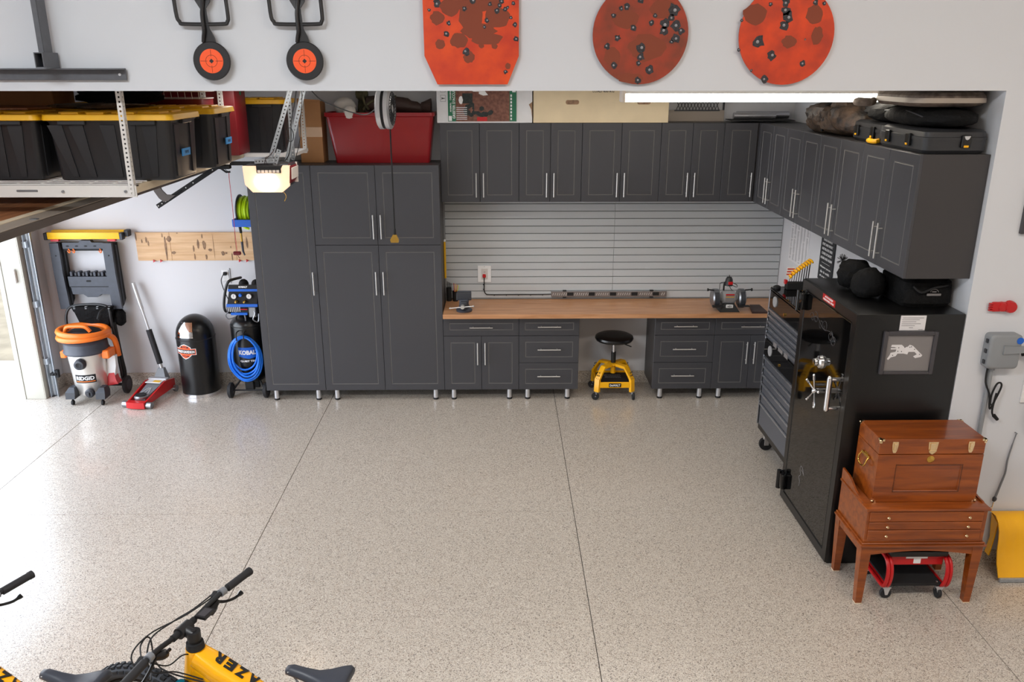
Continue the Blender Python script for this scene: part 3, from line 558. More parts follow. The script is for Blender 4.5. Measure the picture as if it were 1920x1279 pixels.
g = G(T); sack(g, (201.0, -66, ZU1+4.3), (7.6, 21, 4.9), 26, 14, 3, .1, .13); sack(g, (201.2, -79, ZU1+5.2), (7.0, 10.5, 5.2), 20, 12, 4, .12, .02); part('body', g, 'camo', T)
g = G(T); sack(g, (200.6, -76, ZU1+8.4), (5.5, 10, 2.6), 18, 8, 5, .1); part('top_flap', g, 'camo', T)
g = G(T); g.tube([(195.2, -58, ZU1+3), (195.6, -64, ZU1+7), (198, -70, ZU1+9.8), (202, -72, ZU1+10)], .5, 6, k=4); g.tube([(194.6, -70, ZU1+1), (194.2, -72, ZU1+5), (196.4, -76, ZU1+9)], .5, 6, k=4); part('strap', g, 'matte_black', T)
# hard cases
def hard_case(name, x0, x1, y0, y1, z0, z1, lab, latches, hnd):
    T = thing(name, lab, 'case', ((x0+x1)/2, (y0+y1)/2, z0)); zm = z0+(z1-z0)*.6
    g = G(T); g.loft([ring(x0+.6, x1-.6, y0+.6, y1-.6, z0, 1.4), ring(x0, x1, y0, y1, z0+.8, 1.8), ring(x0, x1, y0, y1, zm-.1, 1.8)]); part('base', g, 'pelican', T)
    g = G(T); g.loft([ring(x0-.2, x1+.0, y0-.2, y1+.2, zm-.35, 1.9), ring(x0-.2, x1+.0, y0-.2, y1+.2, zm+.4, 1.9), ring(x0+.1, x1-.1, y0+.1, y1-.1, zm+.5, 1.8), ring(x0+.2, x1-.2, y0+.2, y1-.2, z1-.6, 1.8), ring(x0+1, x1-1, y0+1, y1-1, z1, 1.4)]); part('lid', g, 'pelican', T)
    for ax, q in latches:
        g = G(T)
        if ax == 'x': g.box(x0-.75, x0, q-1.1, q+1.1, zm-1.9, zm+1.0, .15)
        else: g.box(q-1.1, q+1.1, y0-.75, y0, zm-1.9, zm+1.0, .15)
        L = part('latch', g, 'satin_black', T); g = G(T)
        if ax == 'x': g.box(x0-.9, x0-.7, q-.45, q+.45, zm-1.8, zm-1.3, .05)
        else: g.box(q-.55, q+.55, y0-.9, y0-.7, zm-1.8, zm-1.3, .05)
        part('release_button', g, 'yellow', L)
        if ax == 'y': g = G(T); g.prism([(q-.75, zm+.8), (q+.75, zm+.8), (q+.4, zm+.1), (q, zm-.1), (q-.4, zm+.1)], 'y', y0-.86, y0-.74); part('emblem', g, 'leg_silver', L)
    if hnd:
        g = G(T); g.tube([(x0-.2, hnd-2, z0+1.0), (x0-1.2, hnd-1.8, z0+.8), (x0-1.3, hnd+1.8, z0+.8), (x0-.2, hnd+2, z0+1.0)], .62, 8, k=3); part('grip', g, 'yellow', T)
    return T
hard_case('hard_case', 195.0, 208.6, -111.0, -91.4, ZU1+.05, ZU1+5.6, 'black hard case with yellow latches, the one farther from the camera on the right-wall cabinets', (('x', -96), ('x', -106)), -108)
hard_case('hard_case', 193.8, 208.8, -136.6, -112.0, ZU1+.05, ZU1+5.6, 'black hard case with yellow latches nearest the camera, on the end of the right-wall cabinets', (('x', -118), ('x', -129), ('y', 203.2)), None)
T = thing('black_duffel', 'soft black bag lying on top of the hard cases', 'bag', (201, -118, ZU1+5.6))
g = G(T); sack(g, (201.2, -122, ZU1+8.0), (8.4, 16.5, 2.4), 26, 12, 8, .07, .02); part('body', g, 'nylon', T)
g = G(T); sack(g, (199.4, -104.4, ZU1+8.1), (5.6, 8, 2.4), 18, 10, 9, .14, .02); part('bunched_end', g, 'nylon', T)
g = G(T); g.tube([(193.6, -134, ZU1+8.4), (194, -125, ZU1+9.3), (194.6, -114, ZU1+9), (196, -108, ZU1+8.6)], .16, 5, k=4); part('zipper', g, 'dark_grey', T)
T = thing('camouflage_case', 'speckled camouflage soft case with a pale zip band, topmost on the right-wall cabinets', 'bag', (200, -126, ZU1+10.4))
g = G(T); g.loft([[(x, y, ZU1+10.5+zz) for x, y in rrect(190.2+i, 208.8-i*.5, -136.2+i, -112+i, 5-i*.3, 5)] for i, zz in ((3, 0), (.8, .6), (0, 1.5), (0, 2.6), (.8, 3.4), (3, 3.75))]); part('shell', g, 'camo_light', T)
g = G(T); g.loft([[(x, y, ZU1+zz) for x, y in rrect(190.05, 208.9, -136.35, -111.9, 5, 5)] for zz in (11.5, 12.6)]); part('zip_band', g, 'door_taupe', T, 'pale zip band')
g = G(T); g.tube([(190.4, -113.8, ZU1+11.4), (188.8, -116, ZU1+11), (186.4, -114, ZU1+10.9), (187.4, -111.4, ZU1+11.2), (191, -110.6, ZU1+11)], .9, 8, k=4); part('carry_strap', g, 'camo_light', T)
# ================================================================ RIGHT SIDE: TOOL CHEST, SAFE
X0 = 185.6
T = thing('tool_chest', 'black rolling tool chest with bright drawer fronts between the bench and the safe', 'tool chest', (197, -81, 0))
ya, yb = -99.6, -62.6
part('top_body', G(T).box(X0+.6, 209.2, ya, yb, 37.2, 57.2, .15), 'satin_black', T)
part('base_body', G(T).box(X0+.6, 209.2, ya, yb, 6.4, 37.0, .15), 'satin_black', T)
part('top_lid', G(T).box(X0+.2, 209.2, ya, yb, 57.2, 58.0, .2), 'gloss_black', T)
g = G(T); g.box(X0+.2, 209.2, yb-.1, yb+.2, 57.5, 58.15, .05); part('lid_trim', g, 'brushed', T)
part('lock_panel', G(T).box(X0+.1, X0+.6, ya+.2, yb-.9, 51.4, 57.1, .08), 'gloss_black', T)
part('lock_panel', G(T).box(X0+.0, X0+.7, ya+.2, yb-.6, 34.2, 40.0, .08), 'gloss_black', T)
for zc in (54.6, 37.4):
    g = G(T); g.lathe([(0, -.35), (1.7, -.35), (1.8, -.2), (1.8, 0), (0, 0)], (X0+.1, -69.4, zc), 'x', 20); part('badge', g, 'stone_grey', T)
    g = G(T); g.lathe([(0, -.4), (.5, -.4), (.5, 0), (0, 0)], (X0+.1, -79.4, zc-1.5), 'x', 12); part('lock', g, 'brass', T)
g = G(T); g.box(X0+.05, X0+.6, yb-.9, yb-.0, 37.4, 57.2, .05); g.box(X0+.05, X0+.6, yb-.9, yb-.0, 8.4, 34.0, .05); part('corner_strip', g, 'drawer_alu', T)
def drawer(z0, z1):
    D = part('drawer', G(T).box(X0+.25, X0+1.2, ya+.7, yb-1.5, z0+.12, z1-.12, .08), 'drawer_face', T)
    g = G(T); g.prism([(z1-.15, 0)], 'y', 0, 0) if False else None
    g.add([(X0-.15, y, z) for y in (ya+.8, yb-1.6) for z in (z1-.85, z1-.2)]+[(X0+.35, y, z) for y in (ya+.8, yb-1.6) for z in (z1-.95, z1-.15)], [(0, 1, 3, 2), (4, 6, 7, 5), (0, 2, 6, 4), (1, 5, 7, 3), (0, 4, 5, 1), (2, 3, 7, 6)]); part('pull', g, 'drawer_alu', D)
    g = G(T); g.box(X0+.05, X0+.8, yb-1.45, yb-.7, z0+.3, z1-.3, .05); part('end_clip', g, 'matte_black', D)
for k in range(5): drawer(51.2-2.15*(k+1), 51.2-2.15*k)
zz = [33.8, 30.6, 27.4, 24.2, 20.6, 16.8, 8.6]
for a, b in zip(zz, zz[1:]): drawer(b, a)
for (y, z, c) in ((-70.5, 36.0, 'photo_grey'), (-76, 35.8, 'white'), (-83, 35.6, 'stone_grey')):
    pass
for y, x in ((-67.5, 188), (-94, 188), (-67.5, 206), (-94, 206)):
    c = part('caster', G(T).lathe([(0, -.7), (2.3, -.7), (2.4, -.4), (2.4, .4), (2.3, .7), (0, .7)], (x, y, 2.4), 'y', 20), 'black', T)
    g = G(T); g.box(x-1.2, x+1.2, y-1.1, y+1.1, 4.2, 6.5, .2); g.box(x-.8, x+.8, y+.75, y+1.0, 2.0, 4.4, .05); g.box(x-.8, x+.8, y-1.0, y-.75, 2.0, 4.4, .05); part('caster_fork', g, 'chrome', c)
# badge stickers on bottom drawer of the upper unit
g = G(T)
for y, w_, h_ in ((-73, 3.4, 1.8), (-78.6, 4.4, 1.2), (-84, 3.6, 1.6)): g.box(X0+.12, X0+.24, y-w_/2, y+w_/2, 38.2-h_/2+2.4, 38.2+h_/2+2.4)
part('sticker', g, 'photo_grey', T)
# T handle hex keys on the chest
T = thing('hex_key_stand', 'black stand on the tool chest holding the yellow T-handle hex keys', 'stand', (193.6, -65.5, 58))
part('block', G(T).box(189.9, 197.8, -66.8, -64.4, 58.05, 60.4, .15), 'matte_black', T); part('price_card', G(T).box(189.4, 190.2, -66.2, -64.8, 59.8, 61.2, .05), 'red', T)
g = G(T); 
for k in range(3): g.box(190.2+.1*k, 192.6+.1*k, -64.5, -64.35, 62.6+k*.9, 62.95+k*.9)
part('red_strips', g, 'red', T)
g = G(T); g.box(190.2, 192.7, -64.35, -64.3, 62.3, 65.2); part('card', g, 'white', T)
for k in range(9):
    t = k/8; x = 190.9+6.2*t; z = 62.3+5.2*t**.8; r = .09+.11*t; w_ = 1.1+1.0*t
    K = thing('hex_key', '', 'hex key', (x, -65.6, 60.4), 'yellow T-handle hex keys in the stand')
    K['label'] = ('shortest yellow T-handle hex key, at the left end of the stand', 'second shortest yellow T-handle hex key, next to the left end', 'third yellow T-handle hex key from the left end of the stand', 'fourth yellow T-handle hex key from the left end of the stand', 'middle yellow T-handle hex key of the nine in the stand', 'sixth yellow T-handle hex key from the left, just right of the middle', 'third tallest yellow T-handle hex key in the stand', 'second tallest yellow T-handle hex key in the stand', 'tallest yellow T-handle hex key, at the right end of the stand')[k]
    part('shaft', G(K).cyl((x, -65.6, 60.45), (x+.25, -65.6, z), r, n=6), 'dark_grey', K)
    g = G(K); g.tube([(x+.25, -65.6-w_, z-.1), (x+.25, -65.6-w_*.6, z+.25), (x+.25, -65.6, z+.3), (x+.25, -65.6+w_*.6, z+.25), (x+.25, -65.6+w_, z-.1)], [.3, .36, .38, .36, .3], 8); g.cyl((x+.25, -65.6, z-.7), (x+.25, -65.6, z+.2), .3, n=8); part('handle', g, 'yellow', K)
g = G(); g.lathe([(0, 58.02), (1.2, 58.05), (1.2, 58.7), (.7, 59.0), (0, 59.0)], (187.4, -64.6, 0), n=14); solo('round_knob', g, 'matte_black', (187.4, -64.6, 58), 'small black round cap on the far corner of the tool chest', 'cap')
# posters on the right wall
T = thing('paper_chart', 'pale paper chart of size columns on the white wall beneath the right cabinets', 'chart', (209.3, -20, 56))
part('sheet', G(T).box(209.35, 209.48, -30.6, -10.2, 56, 78.8), 'paper', T); g = G(T)
for c in range(6):
    for r in range(44):
        if random.random() < .93: y = -11.4-c*3.3; g.box(209.3, 209.36, y-random.uniform(1.0, 1.9), y, 77.6-r*.48, 77.8-r*.48)
part('printed_figures', g, 'stone_grey', T, kind='stuff')
T = thing('black_wall_sign', 'black sign with white lettering leaning between the wall cabinets and the safe', 'sign', (209.1, -49, 57))
part('board', G(T).box(208.95, 209.4, -55.6, -43.2, 56.5, 78.6, .05), 'sign_black', T); g = G(T)
for k, (t, wd) in enumerate((('IT IS NOT THE CRITIC', 10), ('THE MAN IN THE ARENA', 10.6), ('STRIVES VALIANTLY', 8), ('DUST AND SWEAT', 9.4), ('AND BLOOD ERRS', 9.6), ('COMES UP SHORT', 9.2), ('AGAIN AND AGAIN', 10.4), ('________', 7.4), ('Whatever you are', 9.8), ('do it with', 8.4), ('all your might', 8.8))):
    g.text(t, 1, (208.93, -49.4, 74.2-k*1.62), (0, -1, 0), (0, 0, 1), (-1, 0, 0), width=wd, height=(.9 if k != 7 else .12), bold=.02)
part('lettering', g, 'white', T)
# ---------------- gun safe
XS = 182.4; y0, y1 = -139.0, -100.9; WY, WZ, DY, DZ, PY, PZ1, PZ0 = -125.6, 45.2, -120.4, 51.6, -134.6, 51.8, 43.8
T = thing('gun_safe', 'tall black safe with a glossy door, five-spoke handle wheel and chrome pull', 'safe', (196, -120, 0))
part('body', G(T).box(XS+.5, 209.3, y0+.15, y1, .0, 70.4, .25, 2), 'satin_black', T)
g = G(T); R = []
for d, i in ((.7, 0), (0, .12), (0, 2.6), (.35, 2.9)):
    R.append([(XS+d, y0+i+.15, .3+i), (XS+d, y1-i, .3+i), (XS+d, y1-i, 70.3-i), (XS+d, y0+i+.15, 70.3-i)])
g.loft(R, caps=False); part('door_frame', g, 'satin_black', T)
D = part('door', G(T).box(XS+.12, XS+.6, y0+3.2, y1-3.0, 3.3, 67.3, .15), 'gloss_black', T)
for z in (64.6, 7.0):
    g = G(T); g.box(XS-1.5, XS+.2, y1-4.4, y1+.1, z-2.6, z+2.2, .35, 2); g.cyl((XS-1.3, y1-1.2, z-3.4), (XS-1.3, y1-1.2, z+2.6), .75, n=12); part('hinge', g, 'gloss_black', T)
g = G(T); g.lathe([(0, -1.2), (1.2, -1.15), (1.7, -.8), (1.9, 0), (0, 0)], (XS+.15, DY, DZ), 'x', 22); g.lathe([(0, -2.2), (1.0, -2.15), (1.15, -1.6), (1.15, -1.1), (0, -1.1)], (XS+.15, DY, DZ), 'x', 20); part('combination_dial', g, 'chrome', D)
g = G(T); c = V((XS-3.0, WY, WZ))
g.cyl(c, (XS+.2, c.y, c.z), .7, n=12); g.sph(c, .8, 12, 8)
for k in range(5):
    a = math.radians(72*k+20); e = c+V((-.6, 4.3*math.cos(a), 4.3*math.sin(a))); g.cyl(c, e, .2, .26, n=8); g.cyl(c+(e-c)*.74, e+(e-c)*.04, .38, .34, n=10); g.sph(e+(e-c)*.05, .4, 8, 6)
part('handle_wheel', g, 'chrome', D)
g = G(T); B_ = XS-3.0; g.tube([(XS+.2, PY, PZ1), (B_, PY, PZ1)], .55, 12); g.tube([(XS+.2, PY, PZ0), (B_, PY, PZ0)], .55, 12); g.tube([(B_, PY, PZ1+.3), (B_, PY, PZ0-.3)], .72, 12); g.sph((B_, PY, PZ1+.3), .68, 10, 7); g.sph((B_, PY, PZ0-.3), .68, 10, 7); part('pull_handle', g, 'chrome', D)
g = G(T); q = XS+.08
def curl(cy, cz, r, t0, t1, n=18, d=.8): return [(q, cy+r*(1-d*i/n)*math.cos(t0+(t1-t0)*i/n), cz+r*(1-d*i/n)*math.sin(t0+(t1-t0)*i/n)) for i in range(n+1)]
for (cy, cz, r, a, b) in ((-110.5, 61.4, 1.6, 0, 7), (-113, 62, 1.8, 1, 8), (-117, 60.9, 1.6, 3, -4), (-120, 61.4, 1.9, 0, 7), (-124, 60.2, 1.7, 2, 9), (-126.5, 59.8, 1.9, 0, -7)): g.tube(curl(cy, cz, r, a, b), .07, 5)
g.tube([(q, -110, 61.2), (q, -114, 62.4), (q, -119, 60.6), (q, -124, 61.2), (q, -127.5, 59.6)], .07, 5, k=5); part('painted_scroll', g, 'photo_frame', D)
g = G(T); g.tube([(q, -117.6, 15.6), (q, -116.6, 17.0), (q, -115.0, 17.4), (q, -114.6, 16.0), (q, -115.4, 14.8), (q, -114.2, 13.6), (q, -115.2, 12.6), (q, -115.0, 11.0)], .08, 5, k=5); g.tube([(q, -117.6, 15.8), (q, -116.4, 16.2), (q, -115.4, 16.4)], .07, 5, k=3); part('pinstripe_emblem', g, 'photo_grey', D)
part('red_sticker', G(T).box(XS-.06, XS+.03, -125.0, -116.4, 68.2, 70.0), 'red', T); g = G(T)
g.text('AUTHORIZED', 1, (XS-.07, -120.7, 69.5), (0, -1, 0), (0, 0, 1), (-1, 0, 0), width=5.6, height=.5, bold=.03); g.text('PERSONNEL ONLY', 1, (XS-.07, -120.7, 68.7), (0, -1, 0), (0, 0, 1), (-1, 0, 0), width=7.4, height=.5, bold=.03); part('sticker_lettering', g, 'white', T)
g = G(); g.box(193.2, 199.5, -139.06, -138.9, 66.3, 70.1); 
T2 = thing('paper_notice', 'white printed card on the side of the safe above the framed photo', 'notice', (196.4, -139.0, 66.3))
part('card', G(T2).box(193.2, 199.5, -139.0, -138.86, 66.3, 70.1), 'paper', T2); g = G(T2)
for k, (a, b) in enumerate(((.4, 5.6), (.3, 4.6), (.3, 3.8), (.3, 5.0), (.3, 3.6), (2.2, 3.2), (4.6, 5.7))): g.box(193.3+a, 193.3+b, -139.04, -138.99, 69.5-k*.5, 69.58-k*.5)
part('printed_lines', g, 'ink', T2)
T = thing('framed_photo', 'black framed grey photo of a white mechanical part on the side of the safe', 'picture', (196.1, -139, 55))
g = G(T); 
for i, (a, b, c_, d_) in enumerate(((189.4, 190.4, 55.0, 66.2), (201.8, 202.8, 55.0, 66.2), (190.4, 201.8, 65.2, 66.2), (190.4, 201.8, 55.0, 55.8))): g.box(a, b, -139.9, -138.9, c_, d_, .12)
part('frame', g, 'photo_frame', T); part('photo', G(T).box(190.3, 201.9, -139.3, -138.9, 55.7, 65.3), 'photo_grey', T)
g = G(T); f = lambda L: [(190.2+x*.0151*.98, 65.0-(y-20)*.0118*.98) for x, y in L]
def px(L): return [(190.6+(x-250)/575*11.0, 65.0-(y-640)/410*9.0) for x, y in L]
g.prism(px([(310, 745), (440, 745), (480, 775), (520, 770), (545, 745), (590, 760), (640, 800), (690, 840), (728, 870), (715, 890), (640, 905), (610, 885), (655, 860), (620, 830), (540, 830), (530, 860), (480, 850), (400, 850), (380, 880), (320, 895), (290, 925), (272, 915), (300, 870), (310, 840), (370, 830), (380, 800), (305, 800), (305, 785), (380, 785), (350, 772), (305, 770)]), 'y', -139.36, -139.28); part('pictured_mechanism', g, 'paper', T)
g = G(T)
for x, y in ((405, 780), (448, 825), (485, 775), (550, 775), (570, 770), (615, 800), (690, 860), (340, 870), (400, 822)): p_ = px([(x, y)])[0]; g.sph((p_[0], -139.36, p_[1]), (.14, .04, .14), 8, 4)
part('pictured_holes', g, 'ink', T)
# bags on the safe
for (c, r, sd, lab) in (((192.0, -112.6, 74.3), (4.6, 4.9, 3.8), 21, 'dark stuff sack on the far left of the safe top'), ((191.6, -122.6, 74.3), (4.0, 4.4, 3.8), 25, 'crumpled black stuff sack in the middle of the safe top')):
    g = G(); sack(g, c, r, 16, 10, sd, .22, 0.02); solo('stuff_sack', g, 'nylon', (c[0], c[1], 70.5), lab, 'bag', 'black sacks on the safe')
T = thing('soft_cooler', 'black boxy bag with a small grey logo at the right end of the safe top', 'bag', (202, -126, 70.45))
g = G(T); g.loft([ring(196.6, 208.2, -132.6, -117.6, 70.46, 2), ring(196.2, 208.8, -133.4, -117.4, 71.6, 2.2), ring(196.4, 208.6, -133.0, -117.6, 76.8, 2.2), ring(197.4, 207.6, -132, -118.6, 77.8, 2)]); part('body', g, 'nylon', T)
g = G(T); g.tube([(203.4+1.0*math.cos(t/8*math.pi), -133.5, 74.6+.7*math.sin(t/8*math.pi)) for t in range(9)], .09, 5); g.box(201.6, 205.2, -133.6, -133.3, 73.6, 74.2, .1); g.box(202.8, 204.0, -133.55, -133.3, 74.5, 74.8, .1); part('logo', g, 'photo_grey', T)
g = G(T); g.tube([(198, -133.2, 76), (200, -133.9, 74.6), (203, -134, 75.8), (206.6, -133.4, 76.4)], .3, 6, k=4); part('strap', g, 'matte_black', T)
g = G()
for k in range(40):
    a = random.uniform(0, 6.28); b = random.uniform(-.6, 1.3); g.tube([(191.4, -104.6, 76.4), (191.4+1.5*math.cos(a)*math.cos(b), -104.6+1.5*math.sin(a)*math.cos(b), 76.4+1.9*math.sin(b))], .06, 4)
g.sph((191.8, -105.2, 75.6), 1.0, 8, 6); g.cyl((192, -106, 70.6), (191.8, -105.2, 75.6), .5, n=8); solo('black_brush', g, 'matte_black', (192, -105.6, 70.5), 'black bristly brush head behind the sacks on the safe', 'brush')
# ================================================================ STAND AND CHEST
TF, TB = -157.0, -140.6; TL, TR = 182.9, 213.0
T = thing('cherry_stand', 'reddish wooden stand with three shallow drawers and tapered legs beside the safe', 'stand', (198, -149, 0))
part('case', G(T).box(TL+.4, TR-.4, TF+.3, TB, 17.6, 26.2, .08), 'cherry', T)
part('top', G(T).box(TL-.1, TR+.1, TF-.25, TB, 26.2, 26.85, .2, 2), 'cherry', T)
g = G(T); g.box(TL-.5, TR+.5, TF-.6, TB, 16.5, 17.1, .2, 2); g.box(TL-.1, TR+.1, TF-.2, TB, 17.1, 17.6, .15); part('moulding', g, 'cherry', T)
g = G(T); n = 16; poly = [(TL+.3, 16.5)]+[(TR-.3, 16.5), (TR-.3, 14.2)]+[(TR-3-(TR-TL-6)*i/n, 14.2+1.0*math.sin(math.pi*i/n)) for i in range(n+1)]+[(TL+.3, 14.2)]; g.prism(poly, 'y', TF+.15, TF+.9); g.box(TL+.2, TL+.9, TF+.5, TB, 14.4, 16.5, .05); g.box(TR-.9, TR-.2, TF+.5, TB, 14.4, 16.5, .05); g.box(TL+.3, TR-.3, TB-.9, TB, 14.4, 16.5); part('apron', g, 'cherry', T)
for x, s_ in ((TL, 1), (TR, -1)):
    for y, t_ in ((TF, 1), (TB, -1)):
        g = G(T); a = [(x, y, 16.5), (x+s_*2.6, y, 16.5), (x+s_*2.6, y+t_*2.6, 16.5), (x, y+t_*2.6, 16.5)]; 
        c = (x+s_*.6, y+t_*.3)
        b = [(c[0], c[1], .15), (c[0]+s_*1.6, c[1], .15), (c[0]+s_*1.6, c[1]+t_*1.6, .15), (c[0], c[1]+t_*1.6, .15)]
        g.loft([b, a]); l = part('leg', g, 'cherry', T)
        g = G(T); g.box(min(b[0][0], b[1][0])-.05, max(b[0][0], b[1][0])+.05, min(b[0][1], b[2][1])-.05, max(b[0][1], b[2][1])+.05, 0, .22); part('felt_pad', g, 'cream', l)
for z0, z1 in ((23.3, 26.0), (21.1, 23.2), (18.3, 21.0)):
    D = part('drawer', G(T).box(TL+1.0, TR-1.4, TF-.0, TF+.6, z0+.05, z1-.05, .1), 'cherry', T)
    for x in (TL+5.4, TR-5.0):
        g = G(T); g.lathe([(0, TF-.75), (.28, TF-.7), (.38, TF-.5), (.2, TF-.3), (.2, TF), (0, TF)], (x, 0, (z0+z1)/2), 'y', 12); part('knob', g, 'pale_brass', D)
for x in (TL+.2, TR-.7):       # shaped gallery sides
    g = G(T); g.prism([(TB-.1, 26.85), (TB-.1, 29.8), (TB-4, 29.6), (TB-6, 29.0), (TB-8.4, 27.8), (TB-11, 27.3), (TB-13.5, 27.2), (TB-14, 26.85)], 'x', x, x+.5); part('gallery_side', g, 'cherry', T)
CL, CR, CF, CB, CZ0, CZ1 = 185.4, 210.9, -153.6, -141.9, 26.9, 43.6
T = thing('cherry_chest', 'large reddish wooden chest with brass latches sitting on the drawer stand', 'chest', (198, -148, CZ0))
part('case', G(T).box(CL, CR, CF+.35, CB, CZ0, 39.6, .08), 'cherry', T)
lid = part('lid', G(T).box(CL, CR, CF, CB, 39.7, CZ1, .12), 'cherry', T)
g = G(T); a, b, c_, d_ = CL+4.6, CR-4.6, 29.6, 37.0; R = []
for i, d in (((-9, 0)), (0, 0), (.0, .0), (.4, .35)):
    pass
def rect(x0, x1, z0, z1, y): return [(x0, y, z0), (x1, y, z0), (x1, y, z1), (x0, y, z1)]
g.loft([rect(CL+.02, CR-.02, CZ0+.05, 39.55, CF+.4), rect(CL+.02, CR-.02, CZ0+.05, 39.55, CF+.02), rect(a, b, c_, d_, CF+.02), rect(a+.35, b-.35, c_+.35, d_-.35, CF+.3), rect(a+.8, b-.8, c_+.8, d_-.8, CF+.12)]); part('front_panel', g, 'cherry', T)
g = G(T)
for (u0, u1, v0, v1) in ((a, b, c_, c_+.16), (a, b, d_-.16, d_), (a, a+.16, c_, d_), (b-.16, b, c_, d_)): g.box(u0, u1, CF-.06, CF+.05, v0, v1)
part('panel_moulding', g, 'cherry_dark', T)
for x in (CL+3.6, CR-3.6):
    g = G(T); g.prism([(x-.7, 43.1), (x+.7, 43.1), (x+.75, 42.2), (x+.55, 40.8), (x+.3, 40.2), (x-.3, 40.2), (x-.55, 40.8), (x-.75, 42.2)], 'y', CF-.25, CF+.02); g.box(x-.35, x+.35, CF-.5, CF-.2, 40.9, 42.7, .1); part('latch', g, 'pale_brass', T)
x = (CL+CR)/2; g = G(T); g.prism([(x-1.2, 43.0), (x+1.2, 43.0), (x+1.0, 41.0), (x+.7, 40.2), (x, 39.7), (x-.7, 40.2), (x-1.0, 41)], 'y', CF-.22, CF+.02); g.box(x-.7, x+.7, CF-.5, CF-.2, 40.7, 42.7, .12); g.box(x-.8, x+.8, CF-.62, CF-.45, 40.6, 40.95, .05); part('hasp', g, 'pale_brass', T)
g = G(T); g.lathe([(0, CF-.35), (.5, CF-.35), (.9, CF-.12), (.95, CF+.03), (0, CF+.03)], (x, 0, 38.4), 'y', 20); part('key_escutcheon', g, 'brass', T)
for (cx, cy, cz) in [(x_, y_, z_) for x_ in (CL, CR) for y_ in (CF, CB) for z_ in (CZ0, CZ1)]:
    sx = 1 if cx == CL else -1; sy = 1 if cy == CF else -1; sz = 1 if cz == CZ0 else -1; e = 1.0; t = .07
    g = G(T)
    def bb(p, q): g.box(min(p[0], q[0]), max(p[0], q[0]), min(p[1], q[1]), max(p[1], q[1]), max(min(p[2], q[2]), CZ0), max(p[2], q[2]))
    bb((cx-sx*t, cy-sy*t, cz), (cx+sx*e, cy, cz+sz*.45)); bb((cx-sx*t, cy-sy*t, cz), (cx+sx*.45, cy, cz+sz*e)); bb((cx-sx*t, cy, cz), (cx, cy+sy*e, cz+sz*.45)); bb((cx-sx*t, cy, cz), (cx, cy+sy*.45, cz+sz*e))
    if sz < 0: bb((cx-sx*t, cy-sy*t, cz), (cx+sx*e, cy+sy*.45, cz+t)); bb((cx-sx*t, cy-sy*t, cz), (cx+sx*.45, cy+sy*e, cz+t))
    g.sph((cx+sx*.05, cy+sy*.05, cz+(sz*.3)), .3, 8, 6)
    part('corner_cap', g, 'pale_brass', T)
g = G(T); g.box(CL-.15, CL+.02, -148.6, -146.6, 36.3, 37.5, .1); g.tube([(CL-.2, -149.4, 37.0), (CL-.9, -149.6, 35.8), (CL-1.1, -149.2, 34.6), (CL-1.1, -147.6, 34.2), (CL-1.1, -146.0, 34.6), (CL-.9, -145.6, 35.8), (CL-.2, -145.8, 37.0)], .2, 8, k=3); g.box(CL-.5, CL+.0, -149.8, -145.4, 36.5, 37.2, .15); part('side_handle', g, 'brass', T)
# creeper seat below
T = thing('creeper_seat', 'red-framed rolling mechanic seat with black pads under the wooden stand', 'creeper seat', (198.5, -148, 0))
part('seat_pad', G(T).box(191.4, 206.0, -155.2, -142.6, 12.2, 13.9, .5, 3), 'satin_black', T)
for x in (191.3, 206.1):
    for dx in (-.45, .45):
        g = G(T); g.tube([(x+dx, -142.8, 11.6), (x+dx, -150, 11.8), (x+dx, -154.4, 11.6), (x+dx, -156.1, 9.6), (x+dx, -156.2, 6.6), (x+dx, -154.8, 3.9), (x+dx, -150, 3.7), (x+dx, -142.8, 3.7)], .48, 8, k=5); part('side_tube', g, 'red', T)
part('front_rail', G(T).box(192.0, 205.4, -154.0, -153.6, 9.4, 12.0, .05), 'red', T)
g = G(T); g.box(196.0, 201.4, -154.06, -154.0, 11.2, 11.8); g.box(198, 199.8, -154.06, -154.0, 9.8, 11.2); part('label', g, 'white', T)
part('tool_tray', G(T).box(191.8, 205.6, -155, -142.8, 3.9, 4.6, .05), 'matte_black', T)
g = G(T)
for x in (192.8, 204.6): g.sph((x, -154.2, 4.6), (.35, .35, .12), 8, 4)
part('bolt', g, 'chrome', T)
for x, y in ((192.0, -154.2), (205.4, -154.2), (192.0, -143.6), (205.4, -143.6)):
    c = part('caster', G(T).lathe([(0, -.45), (1.35, -.45), (1.45, -.2), (1.45, .2), (1.35, .45), (0, .45)], (x, y, 1.45), 'x' if x > 200 else 'y', 18), 'rubber', T)
    g = G(T); g.prism([(x-.9, 3.4), (x+.9, 3.4), (x+.3, 1.2), (x-.3, 1.2)], 'y', y-.75, y-.6); g.prism([(x-.9, 3.4), (x+.9, 3.4), (x+.3, 1.2), (x-.3, 1.2)], 'y', y+.6, y+.75); g.box(x-1, x+1, y-.8, y+.8, 3.1, 3.5); part('caster_fork', g, 'leg_silver', c)
